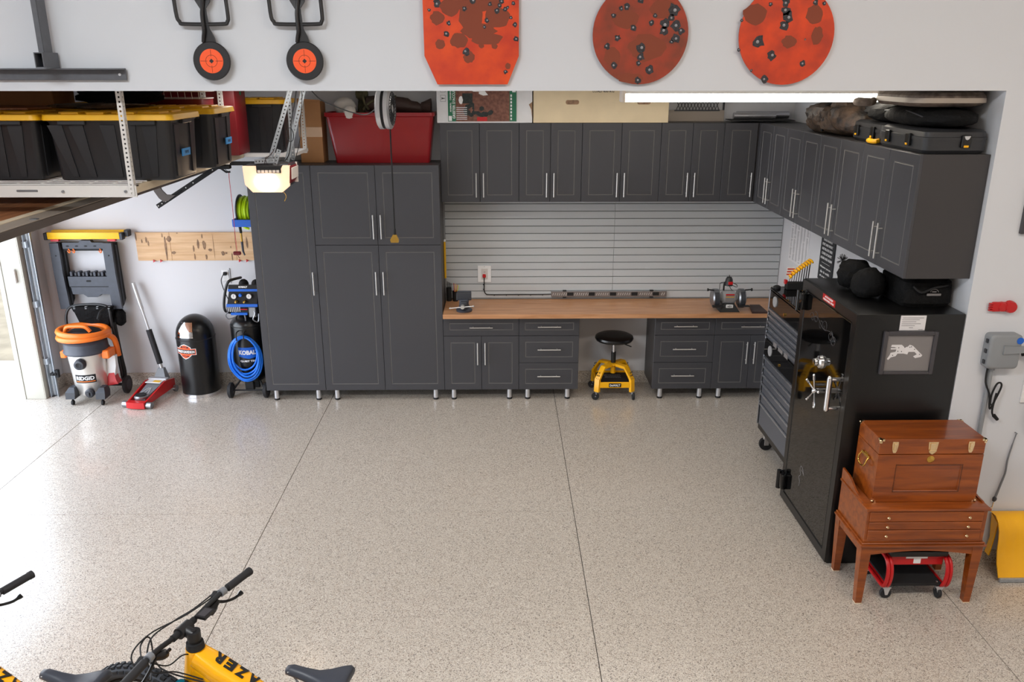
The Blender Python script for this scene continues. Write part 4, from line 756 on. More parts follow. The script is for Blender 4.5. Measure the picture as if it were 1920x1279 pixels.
# ================================================================ FACING WALL, RIGHT
T = thing('red_wall_hook', 'small red wrench-shaped holder on the wall above the grey electrical box', 'hook', (217.4, YH, 72))
g = G(T); g.box(214.9, 219.6, YH-1.0, YH, 71.2, 73.6, .35, 2); part('plate', g, 'red', T)
g = G(T); g.lathe([(0, YH-1.6), (1.3, YH-1.5), (1.5, YH-1.0), (1.5, YH), (0, YH)], (219.4, 0, 72.4), 'y', 16); g.lathe([(0, YH-1.4), (1.0, YH-1.3), (1.2, YH-.8), (1.2, YH), (0, YH)], (217.4, 0, 72.4), 'y', 16); part('jaw', g, 'red', T)
g = G(T)
for k in range(4): g.box(214.2, 215.1, YH-1.0, YH-.3, 71.4+k*.55, 71.7+k*.55, .05)
part('teeth', g, 'red', T)
T = thing('electrical_box', 'grey metal electrical box with a round blue sticker on the right wall', 'electrical box', (218.8, YH, 57))
g = G(T); g.loft([[(x, YH-d, z) for x, z in rrect(214.9+i, 222.8-i, 57.0+i, 65.8-i, 1.0, 4)] for d, i in ((0, 0), (2.6, 0), (3.0, .3), (3.1, .6))]); part('enclosure', g, 'box_grey', T)
g = G(T); g.prism([(218.2, 61.0), (223.4, 61.4), (223.4, 63.0), (218.2, 63.2)], 'y', YH-3.5, YH-3.0); part('lever_plate', g, 'box_grey', T)
g = G(T); g.lathe([(0, YH-3.2), (.85, YH-3.2), (.85, YH-3.05), (0, YH-3.05)], (222.0, 0, 64.4), 'y', 18); part('blue_sticker', g, 'blue', T)
for z in (58.6, 61.4, 64.0): part('hinge_knuckle', G(T).box(214.6, 214.95, YH-2, YH-1.2, z-.5, z+.5), 'dark_grey', T)
g = G(T); g.cyl((217.4, YH-1.0, 57.2), (217.6, YH-1.0, 17.2), .55, n=12); g.lathe([(0, 56.2), (.85, 56.2), (.85, 57.1), (0, 57.1)], (217.4, YH-1.0, 0), n=12); part('conduit', g, 'box_grey', T)
g = G(); g.off = V((0, 0, 0)); g.tube([(216.3, YH-1.3, 57), (216.4, YH-1.4, 53), (217.6, YH-1.9, 50), (218.2, YH-1.9, 46.6), (218.8, YH-1.6, 46), (219.6, YH-1.4, 48), (220.6, YH-1.4, 51.6), (220.2, YH-1.4, 52.8), (219.2, YH-1.5, 52.4), (218.4, YH-1.6, 49.6), (218.4, YH-1.8, 47.2), (219.2, YH-1.8, 47.4), (219.6, YH-1.5, 50), (219.4, YH-1.4, 45.4), (220.2, YH-1.2, 43.6), (220.6, YH-1.1, 43.2)], .24, 7, k=4)
T = thing('extension_cord', 'looped black power cord hanging below the grey electrical box', 'cord', (218.8, YH-1.4, 46)); g2 = G(T); g2.v = g.v; g2.f = g.f; g2.m = g.m; part('cable', g2, 'matte_black', T)
g = G(T); g.cyl((220.2, YH-1.2, 43.9), (221.4, YH-1.1, 42.7), .5, .42, n=10); part('plug', g, 'matte_black', T)
for y_ in ():
    pass
g = G(); g.tube([(224.3, YH-1, 60.2), (226, YH-2.2, 60.6), (228, YH-2, 58), (229.4, YH-1.6, 52), (229.6, YH-1.4, 40)], .5, 8, k=5); solo('cable_hose', g, 'matte_black', (227, YH-1.4, 50), 'black hose entering the grey box from the right edge of the picture', 'hose')
g = G(); g.box(226.8, 230.2, YH-.5, YH, 47.0, 53.4, .1); solo('wall_plate', g, 'white', (228.5, YH-.2, 47), 'white wall plate at the right edge below the grey box', 'wall plate')
T = thing('leash', 'frayed grey cord with a metal clip hanging above the yellow shovel', 'cord', (225.6, YH-1, 18))
g = G(T); g.tube([(227.4, YH-.6, 38.4), (226.9, YH-.6, 35), (226.5, YH-.6, 31), (226.5, YH-.7, 27.4), (225.9, YH-.7, 24), (225.2, YH-.8, 20.8), (224.9, YH-.8, 19.8)], [.14, .2, .22, .24, .26, .3, .34], 7, k=5); part('cord', g, 'mid_grey', T)
g = G(T); g.sph((224.9, YH-.9, 19.8), (.6, .4, .8), 8, 6, .15); part('knot', g, 'dark_grey', T); g = G(T); g.cyl((224.8, YH-.8, 18.9), (224.7, YH-.8, 17.4), .18, n=7); g.tube([(224.5+.35*math.cos(t*.7), YH-.8, 17.0+.45*math.sin(t*.7)) for t in range(9)], .09, 5, closed=True); part('clip', g, 'chrome', T)
g = G(); g.cyl((227.4, YH-.0, 38.6), (227.4, YH-.9, 38.6), .16, n=6); solo('nail', g, 'steel', (227.4, YH-.4, 38.6), 'small nail holding the frayed cord on the right wall', 'nail')
T = thing('snow_shovel', 'bright yellow ribbed plastic snow shovel blade leaning on the right wall', 'shovel', (236, YH-4, 0))
prof = [(-.9, 16.2), (-3.2, 16.4), (-4.6, 15.4), (-5.6, 13.4), (-6.0, 11), (-6.4, 8.0), (-7.4, 4.6), (-9.2, 1.2)]
g = G(T, 50); rings = []; n = len(prof)
for i in range(27):
    x = 224.6+22*i/26; e = max(0, 1-i/2.2); rib = .28*(1 if i % 3 == 1 else 0)*(i > 2)
    o_ = [(x-e*.6*math.sin(math.pi*k/(n-1)), YH+y-rib*(1 if 1 < k < n-2 else 0)-e*1.2*math.sin(math.pi*k/(n-1)), z) for k, (y, z) in enumerate(prof)]
    rings.append(o_+[(p[0], p[1]+.3, p[2]-.1) for p in reversed(o_)])
g.loft(rings); part('blade', g, 'yellow', T)
g = G(T, 50); g.loft([[(224.7+d, YH-1.2, 15.8), (224.7+d, YH-4.4, 14.6), (224.3+d, YH-4.4, 9), (224.3+d, YH-3.8, 4.6), (224.7+d, YH-1.4, 4.4), (225.2+d, YH-1.6, 9)] for d in (0, .3)]); part('side_wall', g, 'yellow', T)
g = G(T); g.box(224.8, 246.6, YH-9.7, YH-9.0, .1, 1.3, .1); part('wear_strip', g, 'galv', T)
T = thing('dark_picture', 'edge of a dark brown framed picture on the right wall', 'picture', (224, YH, 90))
g = G(T); g.box(218.4, 219.6, YH-1, YH, 90.4, 104, .1); g.box(219.6, 234, YH-1, YH, 90.4, 91.6, .1); g.box(219.6, 234, YH-1, YH, 102.8, 104, .1); g.box(232.8, 234, YH-1, YH, 91.6, 102.8, .1); part('frame', g, 'photo_frame', T); part('print', G(T).box(219.5, 232.9, YH-.6, YH, 91.5, 102.9), 'pic_brown', T)
# ================================================================ HEADER: TARGETS
def p2w(u, v):   # photo-plane coordinates read on the header wall, turned into wall inches once
    return None
def disc_marks(T, marks, y):
    R = random.Random(5); g = G(T); h = G(T)
    for x, z, r in marks:
        n = 12; P = []
        for k in range(n): q = r*R.uniform(.65, 1.15); P.append((x+q*math.cos(2*math.pi*k/n), z+q*math.sin(2*math.pi*k/n)))
        g.prism(P, 'y', y-.05, y); h.sph((x+R.uniform(-.2, .2)*r, y-.06, z+R.uniform(-.2, .2)*r), (r*.22+.06, .05, r*.22+.06), 8, 4)
    part('bullet_splash', g, 'impact', T, kind='stuff'); part('lead_mark', h, 'lead', T, kind='stuff')
def patches(T, L, y):
    R = random.Random(11); g = G(T)
    for i, (x, z, rx, rz) in enumerate(L):
        n = 18; g.prism([(x+rx*R.uniform(.85, 1.1)*math.cos(2*math.pi*k/n), z+rz*R.uniform(.85, 1.1)*math.sin(2*math.pi*k/n)) for k in range(n)], 'y', y-.015-.001*i, y)
    part('worn_paint', g, 'gong_patch', T, kind='stuff')
def hang(T, x, z, y): part('bolt', G(T).cyl((x, y-.7, z), (x, YH, z), .35, n=8), 'steel', T)
K = 8.66   # photo pixels per inch on this wall
yf = YH-1.0
T = thing('steel_target', 'battered orange torso-shaped steel target with cut lower corners, left of the three', 'target', (88.6, YH-.6, 124.4))
g = G(T); g.prism([(81.0, 124.4), (96.6, 124.4), (99.1, 130.4), (99.1, 150), (96, 153), (81, 153), (78.2, 150), (78.3, 130.4)], 'y', yf, yf+.4); part('plate', g, 'gong_orange', T); hang(T, 88.6, 148, yf)
sc = lambda x, y: (78.0+(x/7.523-11)/K, 141.9-(y/7.523)/8.96)
patches(T, [(*sc(*q), a, b) for q, a, b in (((480, 100), 2.2, 1.9), ((300, 250), 1.5, 1.5), ((780, 200), 2.8, 4.2), ((880, 430), 4.0, 1.6), ((330, 610), 1.1, 1.0), ((600, 560), 2.0, 1.6), ((1000, 540), 3.6, 1.3), ((740, 790), 1.3, 1.3), ((1150, 250), 2.8, 2.2), ((1300, 920), .6, .7), ((850, 40), 5.4, 2.0), ((920, 630), .6, .6), ((1110, 640), .7, .6))], yf)
disc_marks(T, [(*sc(*q), r) for q, r in (((300, 50), .85), ((190, 140), .4), ((460, 320), .5), ((425, 465), .75), ((690, 125), .6), ((700, 720), .85), ((810, 20), .8), ((1050, 60), .5), ((1000, 285), .55), ((965, 370), .4), ((1215, 20), .6), ((1180, 80), .5), ((1150, 150), .6), ((1260, 130), .5), ((1300, 105), .4), ((1380, 50), .5), ((1345, 240), .4), ((1400, 345), .55), ((1420, 535), .6), ((1265, 1000), .5))], yf)
sd = lambda x, y: (78.0+(780+x/2.286-790)/K, 141.9-(y/2.286)/8.96)
T = thing('steel_target', 'round rust-red steel target with many dark impact marks, middle of the three', 'target', (125.8, YH-.6, 124.4))
g = G(T); g.prism([(125.8+10.5*math.cos(2*math.pi*k/56), 134.9+10.5*math.sin(2*math.pi*k/56)) for k in range(56)], 'y', yf, yf+.4); part('plate', g, 'gong_rust', T); hang(T, 125.8, 143, yf)
patches(T, [(*sd(*q), a, b) for q, a, b in (((900, 80), 3, 2), ((1000, 200), 4, 3), ((850, 240), 2, 2), ((1060, 40), 3, 2), ((930, 330), 3, 1))], yf)
disc_marks(T, [(*sd(*q), r) for q, r in (((905, 28), .7), ((850, 65), .6), ((880, 35), .5), ((937, 115), .8), ((870, 160), .75), ((825, 195), .7), ((975, 205), 1.2), ((975, 240), .9), ((965, 268), .6), ((857, 275), .75), ((1017, 295), 1.0), ((965, 342), .8), ((1015, 95), .6), ((1028, 65), .5), ((1075, 100), 1.3), ((1072, 130), 1.1), ((1100, 72), .8), ((1120, 110), 1.2), ((1125, 160), 1.0), ((1145, 130), .8), ((1110, 40), 1.4), ((1105, 175), .5), ((965, 0), .8))], yf)
T = thing('steel_target', 'round bright orange-red steel target, right of the three', 'target', (158, YH-.6, 124.4))
g = G(T); g.prism([(158.0+10.5*math.cos(2*math.pi*k/56), 134.8+10.5*math.sin(2*math.pi*k/56)) for k in range(56)], 'y', yf, yf+.4); part('plate', g, 'gong_red', T); hang(T, 158, 143, yf)
patches(T, [(*sd(*q), a, b) for q, a, b in (((1460, 60), 2.6, 2.2), ((1620, 175), 1.6, 1.4), ((1720, 60), 2, 2), ((1740, 150), 1.3, 2.0))], yf)
disc_marks(T, [(*sd(*q), r) for q, r in (((1590, 10), .9), ((1595, 45), 1.1), ((1605, 70), 1.2), ((1592, 105), 1.2), ((1525, 18), .5), ((1718, 10), .6), ((1757, 15), .5), ((1487, 175), 1.4), ((1548, 235), 1.1), ((1525, 335), .9), ((1690, 268), .7), ((1402, 210), .4), ((1465, 298), .3), ((1405, 85), .35), ((1690, 165), .25))], yf)
def spinner(cx, lab, lean):
    T = thing('spinner_target', lab, 'target', (cx, YH-1, 125)); y = YH-1.6
    g = G(T); g.tube([(cx-6.2, y, 150), (cx-5.9, y, 139.5), (cx-5.3, y, 137.4), (cx-4.2, y, 136.9), (cx+3.8, y, 136.9), (cx+5.0, y, 137.4), (cx+5.2, y, 139.5), (cx+4.6, y, 150)], .42, 10, k=4); part('rod_frame', g, 'rod_black', T)
    g = G(T); g.loft([[(cx-2.6, y-.2, 144), (cx+2.0, y-.2, 144), (cx+2.0, y+.4, 144), (cx-2.6, y+.4, 144)], [(cx-1.4, y-.2, 141.4), (cx+1.6, y-.2, 141.4), (cx+1.6, y+.4, 141.4), (cx-1.4, y+.4, 141.4)], [(cx-.5, y-.3, 139.9), (cx+.5, y-.3, 139.9), (cx+.5, y+.3, 139.9), (cx-.5, y+.3, 139.9)]]); part('upper_paddle', g, 'rod_black', T)
    g = G(T); g.tube([(cx+.6, y-.5, 143), (cx+.1, y-.6, 140.4), (cx-.1, y-.8, 138.6), (cx+.0, y-.9, 135.6), (cx-.3, y-.7, 134.2), (cx-.5, y-.5, 133.2)], .38, 9, k=4); part('hook', g, 'rod_black', T)
    g = G(T); g.prism([(cx+.15, 140), (cx+.7, 140), (cx+1.0, 136), (cx+1.8, 134.4), (cx+2.3, 132.4), (cx-.9, 132.4), (cx-.5, 134.8), (cx+.1, 136)], 'y', y-.35, y+.05); part('neck', g, 'rod_black', T)
    ox = cx+.85; oz = 129.3
    g = G(T); g.lathe([(0, y-.5), (3.9, y-.5), (4.05, y-.35), (4.05, y+.0), (0, y)], (ox, 0, oz), 'y', 40); part('paddle', g, 'rod_black', T)
    g = G(T); g.lathe([(0, y-.58), (2.55, y-.58), (2.55, y-.5), (0, y-.5)], (ox, 0, oz), 'y', 36); d = part('sticker', g, 'gun_orange', T, 'round orange sticker')
    g = G(T); g.prism([(ox-.5, oz), (ox, oz-.5), (ox+.5, oz), (ox, oz+.5)], 'y', y-.62, y-.57); 
    g.tube([(ox+1.25*math.cos(t*math.pi/12), y-.58, oz+1.25*math.sin(t*math.pi/12)) for t in range(24)], .035, 4, closed=True)
    for a in range(4):
        c, s_ = math.cos(a*math.pi/2), math.sin(a*math.pi/2); g.tube([(ox+.9*c, y-.58, oz+.9*s_), (ox+2.4*c, y-.58, oz+2.4*s_)], .035, 4)
    part('crosshair', g, 'rod_black', d)
spinner(31.0, 'black spinner target with orange dot on the header wall, the left one', 0); spinner(51.3, 'black spinner target with orange dot on the header wall, the right one', 0)
T = thing('target_stand', 'grey welded steel stand with a square socket mounted at the top left of the header', 'stand', (-8, YH-1, 125.3))
g = G(T); g.box(-46, 12.4, YH-1.0, YH-.6, 125.3, 127.8, .1); g.box(-46, 12.2, YH-3.0, YH-.6, 127.5, 127.8, .05); part('cross_bar', g, 'angle_grey', T); g = G(T); g.lathe([(0, YH-1.12), (.3, YH-1.12), (.3, YH-.9), (0, YH-.9)], (11.0, 0, 126.5), 'y', 12); part('bolt_hole', g, 'leg_silver', T)
g = G(T)
for (a, b, c_, d_) in ((-3.9, -3.7, 127.85, 131.0), (-2.2, -2.0, 127.85, 131.0), (-3.7, -2.2, 127.85, 128.05), (-3.7, -2.2, 130.8, 131.0)): g.box(a, b, YH-7.2, YH-.7, c_, d_)
g.box(-3.7, -2.2, YH-2.2, YH-1.8, 128.05, 130.8)
part('socket', g, 'angle_grey', T)
g = G(T); g.box(-3.8, -2.7, YH-5.2, YH-5.0, 131.0, 156, .03); g.box(-2.8, -2.6, YH-5.0, YH-1.6, 131.0, 156, .03); g.box(-3.8, -2.7, YH-1.8, YH-1.6, 131.0, 156, .03); part('upright', g, 'angle_grey', T)
# ================================================================ CEILING RACK, OPENER, LIGHT
def perf(g, p0, p1, w, side, pitch=1.0, t=.12, hole=.42):
    """perforated steel strip from p0 to p1, width w along 'side', real square holes"""
    p0, p1, side = V(p0), V(p1), V(side).normalized(); L = (p1-p0).length; d = (p1-p0)/L; nrm = d.cross(side).normalized()
    side = nrm.cross(d).normalized()
    def slab(a0, a1, b0, b1):
        P = [p0+d*a+side*b+nrm*c for c in (0, t) for b in (b0, b1) for a in (a0, a1)]
        g.add(P, [(0, 2, 3, 1), (4, 5, 7, 6), (0, 1, 5, 4), (2, 6, 7, 3), (0, 4, 6, 2), (1, 3, 7, 5)])
    e = (w-hole)/2; slab(0, L, 0, e); slab(0, L, w-e, w); a = 0; n = int(L/pitch)
    for k in range(n+1):
        c = (k+.5)*L/(n+1)
        slab(0 if k == 0 else (k-.5)*L/(n+1)+hole/2, c-hole/2, e, w-e)
    slab((n+.5)*L/(n+1)+hole/2, L, e, w-e)
T = thing('ceiling_rack', 'white steel rack hung from the ceiling over the garage door, carrying the black totes', 'rack', (-40, -92, 98.6))
g = G(T); g.box(-88, 8.3, -133.3, -133.0, 98.6, 101.4, .05); g.box(-88, 8.3, -133.0, -131.6, 101.1, 101.4); g.box(-88, -32, -133.5, -133.3, 98.7, 101.3, .05); part('front_rail', g, 'rack_white', T)
g = G(T)
for x in (-50, -44, -36, -9, 5.8): g.cyl((x, -133.75, 100), (x, -133.3, 100), .32, n=8)
g.box(-20, -15, -133.42, -133.28, 99.9, 100.4, .1); part('bolts', g, 'steel', T)
g = G(T); g.box(8.0, 8.3, -133, -46.3, 99.5, 101.4, .03); g.box(6.9, 8.0, -133, -46.3, 101.1, 101.4); part('side_rail', g, 'cream', T)
part('rear_rail', G(T).box(-88, 8.3, -46.6, -46.3, 99.5, 101.4, .03), 'rack_white', T)
g = G(T)
for k in range(29): y = -131.5+k*3.0; g.box(-88, 7.8, y, y+.22, 101.4, 101.62)
for k in range(17): x = -86+k*5.8; g.box(x, x+.2, -131.8, -46.8, 101.2, 101.4)
part('wire_deck', g, 'rack_white', T, kind='stuff')
def post(x, y, T):
    g = G(T); perf(g, (x-1.3, y, 99.0), (x-1.3, y, 123.1), 1.3, (1, 0, 0), 1.05); perf(g, (x+.05, y, 99.0), (x+.05, y, 123.1), 1.2, (0, 1, 0), 1.05); part('post', g, 'rack_white', T)
for x, y in ((7.9, -133.5), (3.2, -64), (8.5, -64), (-54, -133.5)): post(x, y, T)
T = thing('ceiling_rack', 'second, shorter white ceiling rack behind the opener, carrying a single tote', 'rack', (0, -35, 100))
g = G(T); g.box(-30, 25, -46.0, -45.7, 99.6, 100.6, .03); g.box(-30, 25, -24, -23.7, 99.6, 100.6, .03); g.box(24.7, 25, -45.7, -24, 99.6, 100.6, .03); g.box(-30, -29.7, -45.7, -24, 99.6, 100.6, .03); part('frame', g, 'rack_white', T)
g = G(T)
for k in range(9): g.box(-29.7, 24.7, -45+k*2.4, -44.8+k*2.4, 100.35, 100.6)
part('wire_deck', g, 'rack_white', T, kind='stuff')
for x in (24.6, -28): post(x, -24.6, T)
def tote(cx, cy, z, L, W, H, lab, tape=None, group='black totes with yellow lids'):
    T = thing('storage_tote', lab, 'tote', (cx, cy, z), group); hx, hy = L/2, W/2; ins = L*.055
    def rg(k, zz, r=1.4): return ring(cx-hx+k, cx+hx-k, cy-hy+k, cy+hy-k, zz, r)
    g = G(T); g.loft([rg(ins+.3, z), rg(ins, z+.3), rg(1.0, z+H-2.2), rg(.6, z+H-1.4)]); part('tub', g, 'tote_black', T)
    zb, zt = z+.9, z+H-2.6
    for i, fx in enumerate((-.36, -.2, .04, .2, .36)):
        xb = cx+fx*L*.86; xt = cx+fx*L-1.2; w_ = 1.1
        g = G(T); g.loft([[(xb-w_*.6, cy-hy+ins-.35, zb), (xb+w_*.6, cy-hy+ins-.35, zb), (xb+w_*.6, cy-hy+ins+.3, zb), (xb-w_*.6, cy-hy+ins+.3, zb)], [(xt-w_*1.9, cy-hy+.8, zt), (xt+w_*1.3, cy-hy+.8, zt), (xt+w_*1.3, cy-hy+1.5, zt), (xt-w_*1.9, cy-hy+1.5, zt)]]); part('rib', g, 'tote_black', T)
    for fy in (-.26, .26):
        yb = cy+fy*W; g = G(T); g.loft([[(cx+hx-ins-.3, yb-.9, zb), (cx+hx-ins+.35, yb-.9, zb), (cx+hx-ins+.35, yb+.9, zb), (cx+hx-ins-.3, yb+.9, zb)], [(cx+hx-1.6, yb-1.5, zt), (cx+hx-.8, yb-1.5, zt), (cx+hx-.8, yb+1.5, zt), (cx+hx-1.6, yb+1.5, zt)]]); part('rib', g, 'tote_black', T)
    for q in ((cx-hx+4, cx-hx+10.5, cy-hy-.1, cy-hy+1), (cx+hx-10.5, cx+hx-4, cy-hy-.1, cy-hy+1), (cx+hx-1, cx+hx+.1, cy-3, cy+3)): g = G(T); g.box(*q, z+H-2.5, z+H-1.5, .15); part('grip', g, 'tote_black', T)
    g = G(T); g.loft([rg(0, z+H-1.5, 1.8), rg(-.2, z+H-1.4, 1.9), rg(0, z+H-.15, 1.8), rg(.4, z+H, 1.6)]); 
    for i in range(4):
        for j in range(2):
            x = cx-hx+3.4+i*(L-6)/4; y = cy-hy+2.4+j*(W-4)/2; g.box(x, x+(L-10)/4, y, y+(W-8)/2, z+H-.1, z+H+.45, .15)
    for x in (cx-hx+5, cx-hx+11, cx+hx-13): g.box(x, x+4.2, cy-hy+.2, cy-hy+1.6, z+H-.1, z+H+.5, .15)
    part('lid', g, 'lid_yellow', T)
    if tape:
        y, zz = tape; k = (zz-z)/H; x = cx+hx-ins-.2+k*(ins-.6); g = G(T); g.add([(x+d+(q-zz)*.06, yy, q) for d in (.45, .75) for yy in (y-2.6, y+2.6) for q in (zz-.9, zz+.9)], [(0, 1, 3, 2), (4, 6, 7, 5), (0, 2, 6, 4), (1, 5, 7, 3), (0, 4, 5, 1), (2, 3, 7, 6)]); tp = part('tape_label', g, 'tape_blue', T, 'blue tape label')
        g = G(T); g.text('TOYS' if y < -110 else 'TOOLS', 1, (x+.8, y, zz), (0, 1, 0), (.06, 0, 1), (1, 0, 0), width=2.6, height=.7); part('tape_writing', g, 'ink', tp)
ZD = 101.65
tote(.8, -117.4, ZD, 31.2, 20.4, 15.8, 'yellow-lidded black tote right behind the white rack post', (-118.0, 107.9))
tote(-31.2, -117.4, ZD, 31.2, 20.4, 15.8, 'black tote with a yellow lid at the left edge of the picture')
tote(2.8, -91.0, ZD, 29.6, 19.4, 16.0, 'black tote with a yellow lid second in from the front, its end facing the opener', (-87.6, 108.3))
tote(7.4, -34.8, 100.65, 30.0, 18.6, 17.6, 'black tote with a yellow lid deepest in, behind the dark red case')
tote(-31.0, -91.0, ZD, 29.6, 19.4, 16.0, 'yellow-lidded black tote in the second row, behind the one cut by the left edge')
tote(-44.0, -66.0, ZD, 29.6, 19.4, 16.0, 'yellow-lidded black tote farthest back on the left of the rack')
g = G(); sack(g, (-12, -88, ZD+19.0), (12, 6, 2.4), 20, 8, 17, .12, .02); solo('black_sack', g, 'nylon', (-12, -88, ZD+16.6), 'black soft bag on the second row of totes, just under the ceiling edge', 'bag')
g = G(); g.box(-62, -27, -96, -84, ZD+16.46, 122.8, .15); solo('flat_carton', g, 'cardboard', (-44, -90, ZD+16.4), 'tan flat carton on the second-row tote at the upper left', 'box')
T = thing('red_case', 'tall dark red case standing on the rack between the totes and the opener', 'case', (0, -63, ZD))
g = G(T); g.box(-22, 11.9, -62.4, -50.6, ZD, 122.6, .3, 2); part('shell', g, 'deep_red', T); g = G(T); g.lathe([(0, 11.85), (.7, 11.9), (.7, 12.05), (0, 12.1)], (0, -56, 120.6), 'x', 14); part('green_sticker', g, 'green', T)
g = G(); g.box(-38, -6, -100, -84, 118.3, 118.9, .1) 
T = thing('wire_basket', 'wire basket with a clear tray on top of the totes behind the front lid', 'basket', (0, -76, ZD+16))
g = G(T); g.loft([ring(-7.6, 7.6, -80.4, -70, ZD+.1, 1.0), ring(-8, 8, -80.6, -69.6, 119.4, 1.2)]); part('bin_body', g, 'deep_red', T)
g = G(T)
for z_, i in ((121.6, 0), (119.6, .3)): g.tube([(x, y, z_) for x, y in rrect(-8+i, 9-i, -80+i, -70-i, 2.5, 4)], .14, 5, closed=True)
for k in range(8): x = -7+2*k; g.tube([(x, -80, 121.5), (x, -79.7, 119.4)], .09, 4)
part('wire_rim', g, 'rack_white', T)
T = thing('brown_sack', 'crumpled brown paper and cloth bundle lying on the front tote lids', 'bundle', (-6, -114, ZD+16.2))
g = G(T); sack(g, (-7.5, -112, ZD+17.1), (12, 4.6, .75), 24, 8, 31, .18, .05); part('bundle', g, 'camo', T)
T = thing('flat_board', 'brown board lying flat across the tote lids on the rack', 'board', (-34, -108, ZD+16.2))
part('board', G(T).box(-60, -22.5, -118, -101, ZD+16.35, ZD+16.9, .1), 'door_wood', T)
# opener
T = thing('garage_door_opener', 'lit garage door opener hanging on perforated steel from the ceiling', 'opener', (21, -57, 90))
g = G(T); g.box(13.4, 27.6, -62.4, -51, 96.8, 98.9, .3); g.box(14, 27, -61.5, -52, 92, 97, .3); part('chassis', g, 'dark_grey', T)
g = G(T); poly = [(12.6, 98.4), (12.9, 92.6), (15.2, 90.1), (24.6, 90.1), (27.0, 92.0), (27.6, 98.6), (25.4, 98.6), (24.6, 97.2), (17.2, 97.2), (16.6, 98.4)]; g.prism(poly, 'y', -63.4, -62.0); part('light_lens', g, 'lens', T, 'glowing lens')
g = G(T); g.sph((20.0, -64.0, 93.4), (3.4, .8, 2.4), 16, 10); part('lamp_glow', g, 'bulb', T)
g = G(T); g.prism([(26.6, 92.0), (27.8, 94.2), (28.0, 97.8), (27.2, 99.0)], 'y', -62.9, -55); part('side_cover', g, 'deep_red', T); g = G(T); g.prism([(27.85, 94.2), (28.1, 94.2), (28.3, 97.8), (28.05, 97.8)], 'y', -63.0, -54.6); g.box(26.8, 28.0, -55, -54.5, 92.4, 98.9, .1); part('end_cap', g, 'opener_white', T)
g = G(T); g.box(17.0, 24.8, -63.7, -61, 96.2, 98.6, .15); part('vent_housing', g, 'matte_black', T)
g = G(T)
for k in range(6): g.box(17.4+k*1.2, 18.3+k*1.2, -63.9, -63.6, 96.4, 97.2)
part('vent_ribs', g, 'opener_white', T)
g = G(T); g.box(-88, 20, -57.7, -56.3, 98.05, 99.25, .1); part('rail', g, 'matte_black', T)
g = G(T); g.box(1.0, 6.8, -58.2, -55.8, 96.9, 98.1, .2); g.box(11, 11.6, -57.4, -56.6, 97, 98.1); part('trolley', g, 'matte_black', T)
g = G(T)
def flat_bar(g, p, q, w, t):
    p, q = V(p), V(q); d = (q-p).normalized(); n_ = V((d.z, 0, -d.x)); P = []
    for a in (p, q):
        for s_ in (-1, 1):
            for yy in (-t, t): P.append(a+n_*(s_*w/2)+V((0, yy, 0)))
    g.add(P, [(0, 1, 3, 2), (4, 6, 7, 5), (0, 2, 6, 4), (1, 5, 7, 3), (0, 4, 5, 1), (2, 3, 7, 6)])
flat_bar(g, (2.6, -57, 97.6), (-18.6, -57, 84.6), 1.5, .12); part('door_arm', g, 'matte_black', T)
g = G(T)
for t_ in (.08, .4, .52, .86, .92, .98): p = V((2.6, -57.2, 97.6)).lerp(V((-18.6, -57.2, 84.6)), t_); g.sph(p, (.22, .08, .22), 8, 4)
part('arm_holes', g, 'white', T)
g = G(T); g.loft([[(a[0], y, a[1]) for a, y in ((P0, -57.4), (P1, -57.4), (P1, -56.8), (P0, -56.8))] for P0, P1 in (((-19.6, 92.2), (-17.0, 92.2)), ((-18.9, 89.6), (-16.4, 90.2)), ((-17.6, 87.4), (-15.0, 88.6)), ((-16.2, 86.2), (-12.0, 88.4)), ((-14.6, 86.6), (-9.6, 90.2)))]); part('curved_bracket', g, 'door_dark', T)
g = G(T); flat_bar(g, (3.4, -57.6, 97.4), (5.6, -57.6, 95.8), .6, .1); flat_bar(g, (5.4, -57.6, 95.9), (6.8, -57.6, 96.0), .6, .1); g.tube([(5.9, -57.6, 96.2), (5.2, -57.6, 96.8), (4.6, -57.6, 97.6)], .1, 5, k=3); part('release_lever', g, 'matte_black', T)
g = G(T); perf(g, (19.2, -57.6, 99.3), (28.3, -57.6, 123.1), 1.4, (1, 0, 0), 1.25); perf(g, (19.2, -57.5, 99.3), (28.3, -57.5, 123.1), 1.4, (0, 1, 0), 1.25); part('front_hanger', g, 'galv', T)
g = G(T); perf(g, (24.4, -56.0, 99.3), (32.0, -56.0, 123.1), 1.4, (1, 0, 0), 1.25); perf(g, (24.4, -55.9, 99.3), (32.0, -55.9, 123.1), 1.4, (0, 1, 0), 1.25); part('rear_hanger', g, 'galv', T)
g = G(T); perf(g, (25.0, -50, 99.0), (25.2, -50, 123.1), 1.4, (1, 0, 0), 1.25); part('back_strut', g, 'galv', T)
g = G(T); perf(g, (16.4, -62.6, 99.1), (22.6, -62.6, 99.4), 1.3, (0, .3, 1), 1.1); perf(g, (22.0, -62.4, 98.8), (23.6, -61.4, 103.6), 1.4, (1, 0, 0), 1.2); part('mount_plate', g, 'galv', T)
g = G(T); g.tube([(19.6, -62.8, 99.0), (20, -63.2, 100.4), (21.4, -63, 101.6), (22.8, -62.6, 103.2)], .1, 5, k=5); g.tube([(20.4, -62.8, 99.0), (20.2, -63.2, 101), (22, -63, 102), (23.2, -62.6, 104)], .08, 5, k=5); g.tube([(23, -63, 99.2), (24, -63.4, 98.8), (26, -63.2, 99.6), (27, -62, 99.2)], .1, 5, k=4); part('bell_wires', g, 'boot', T)
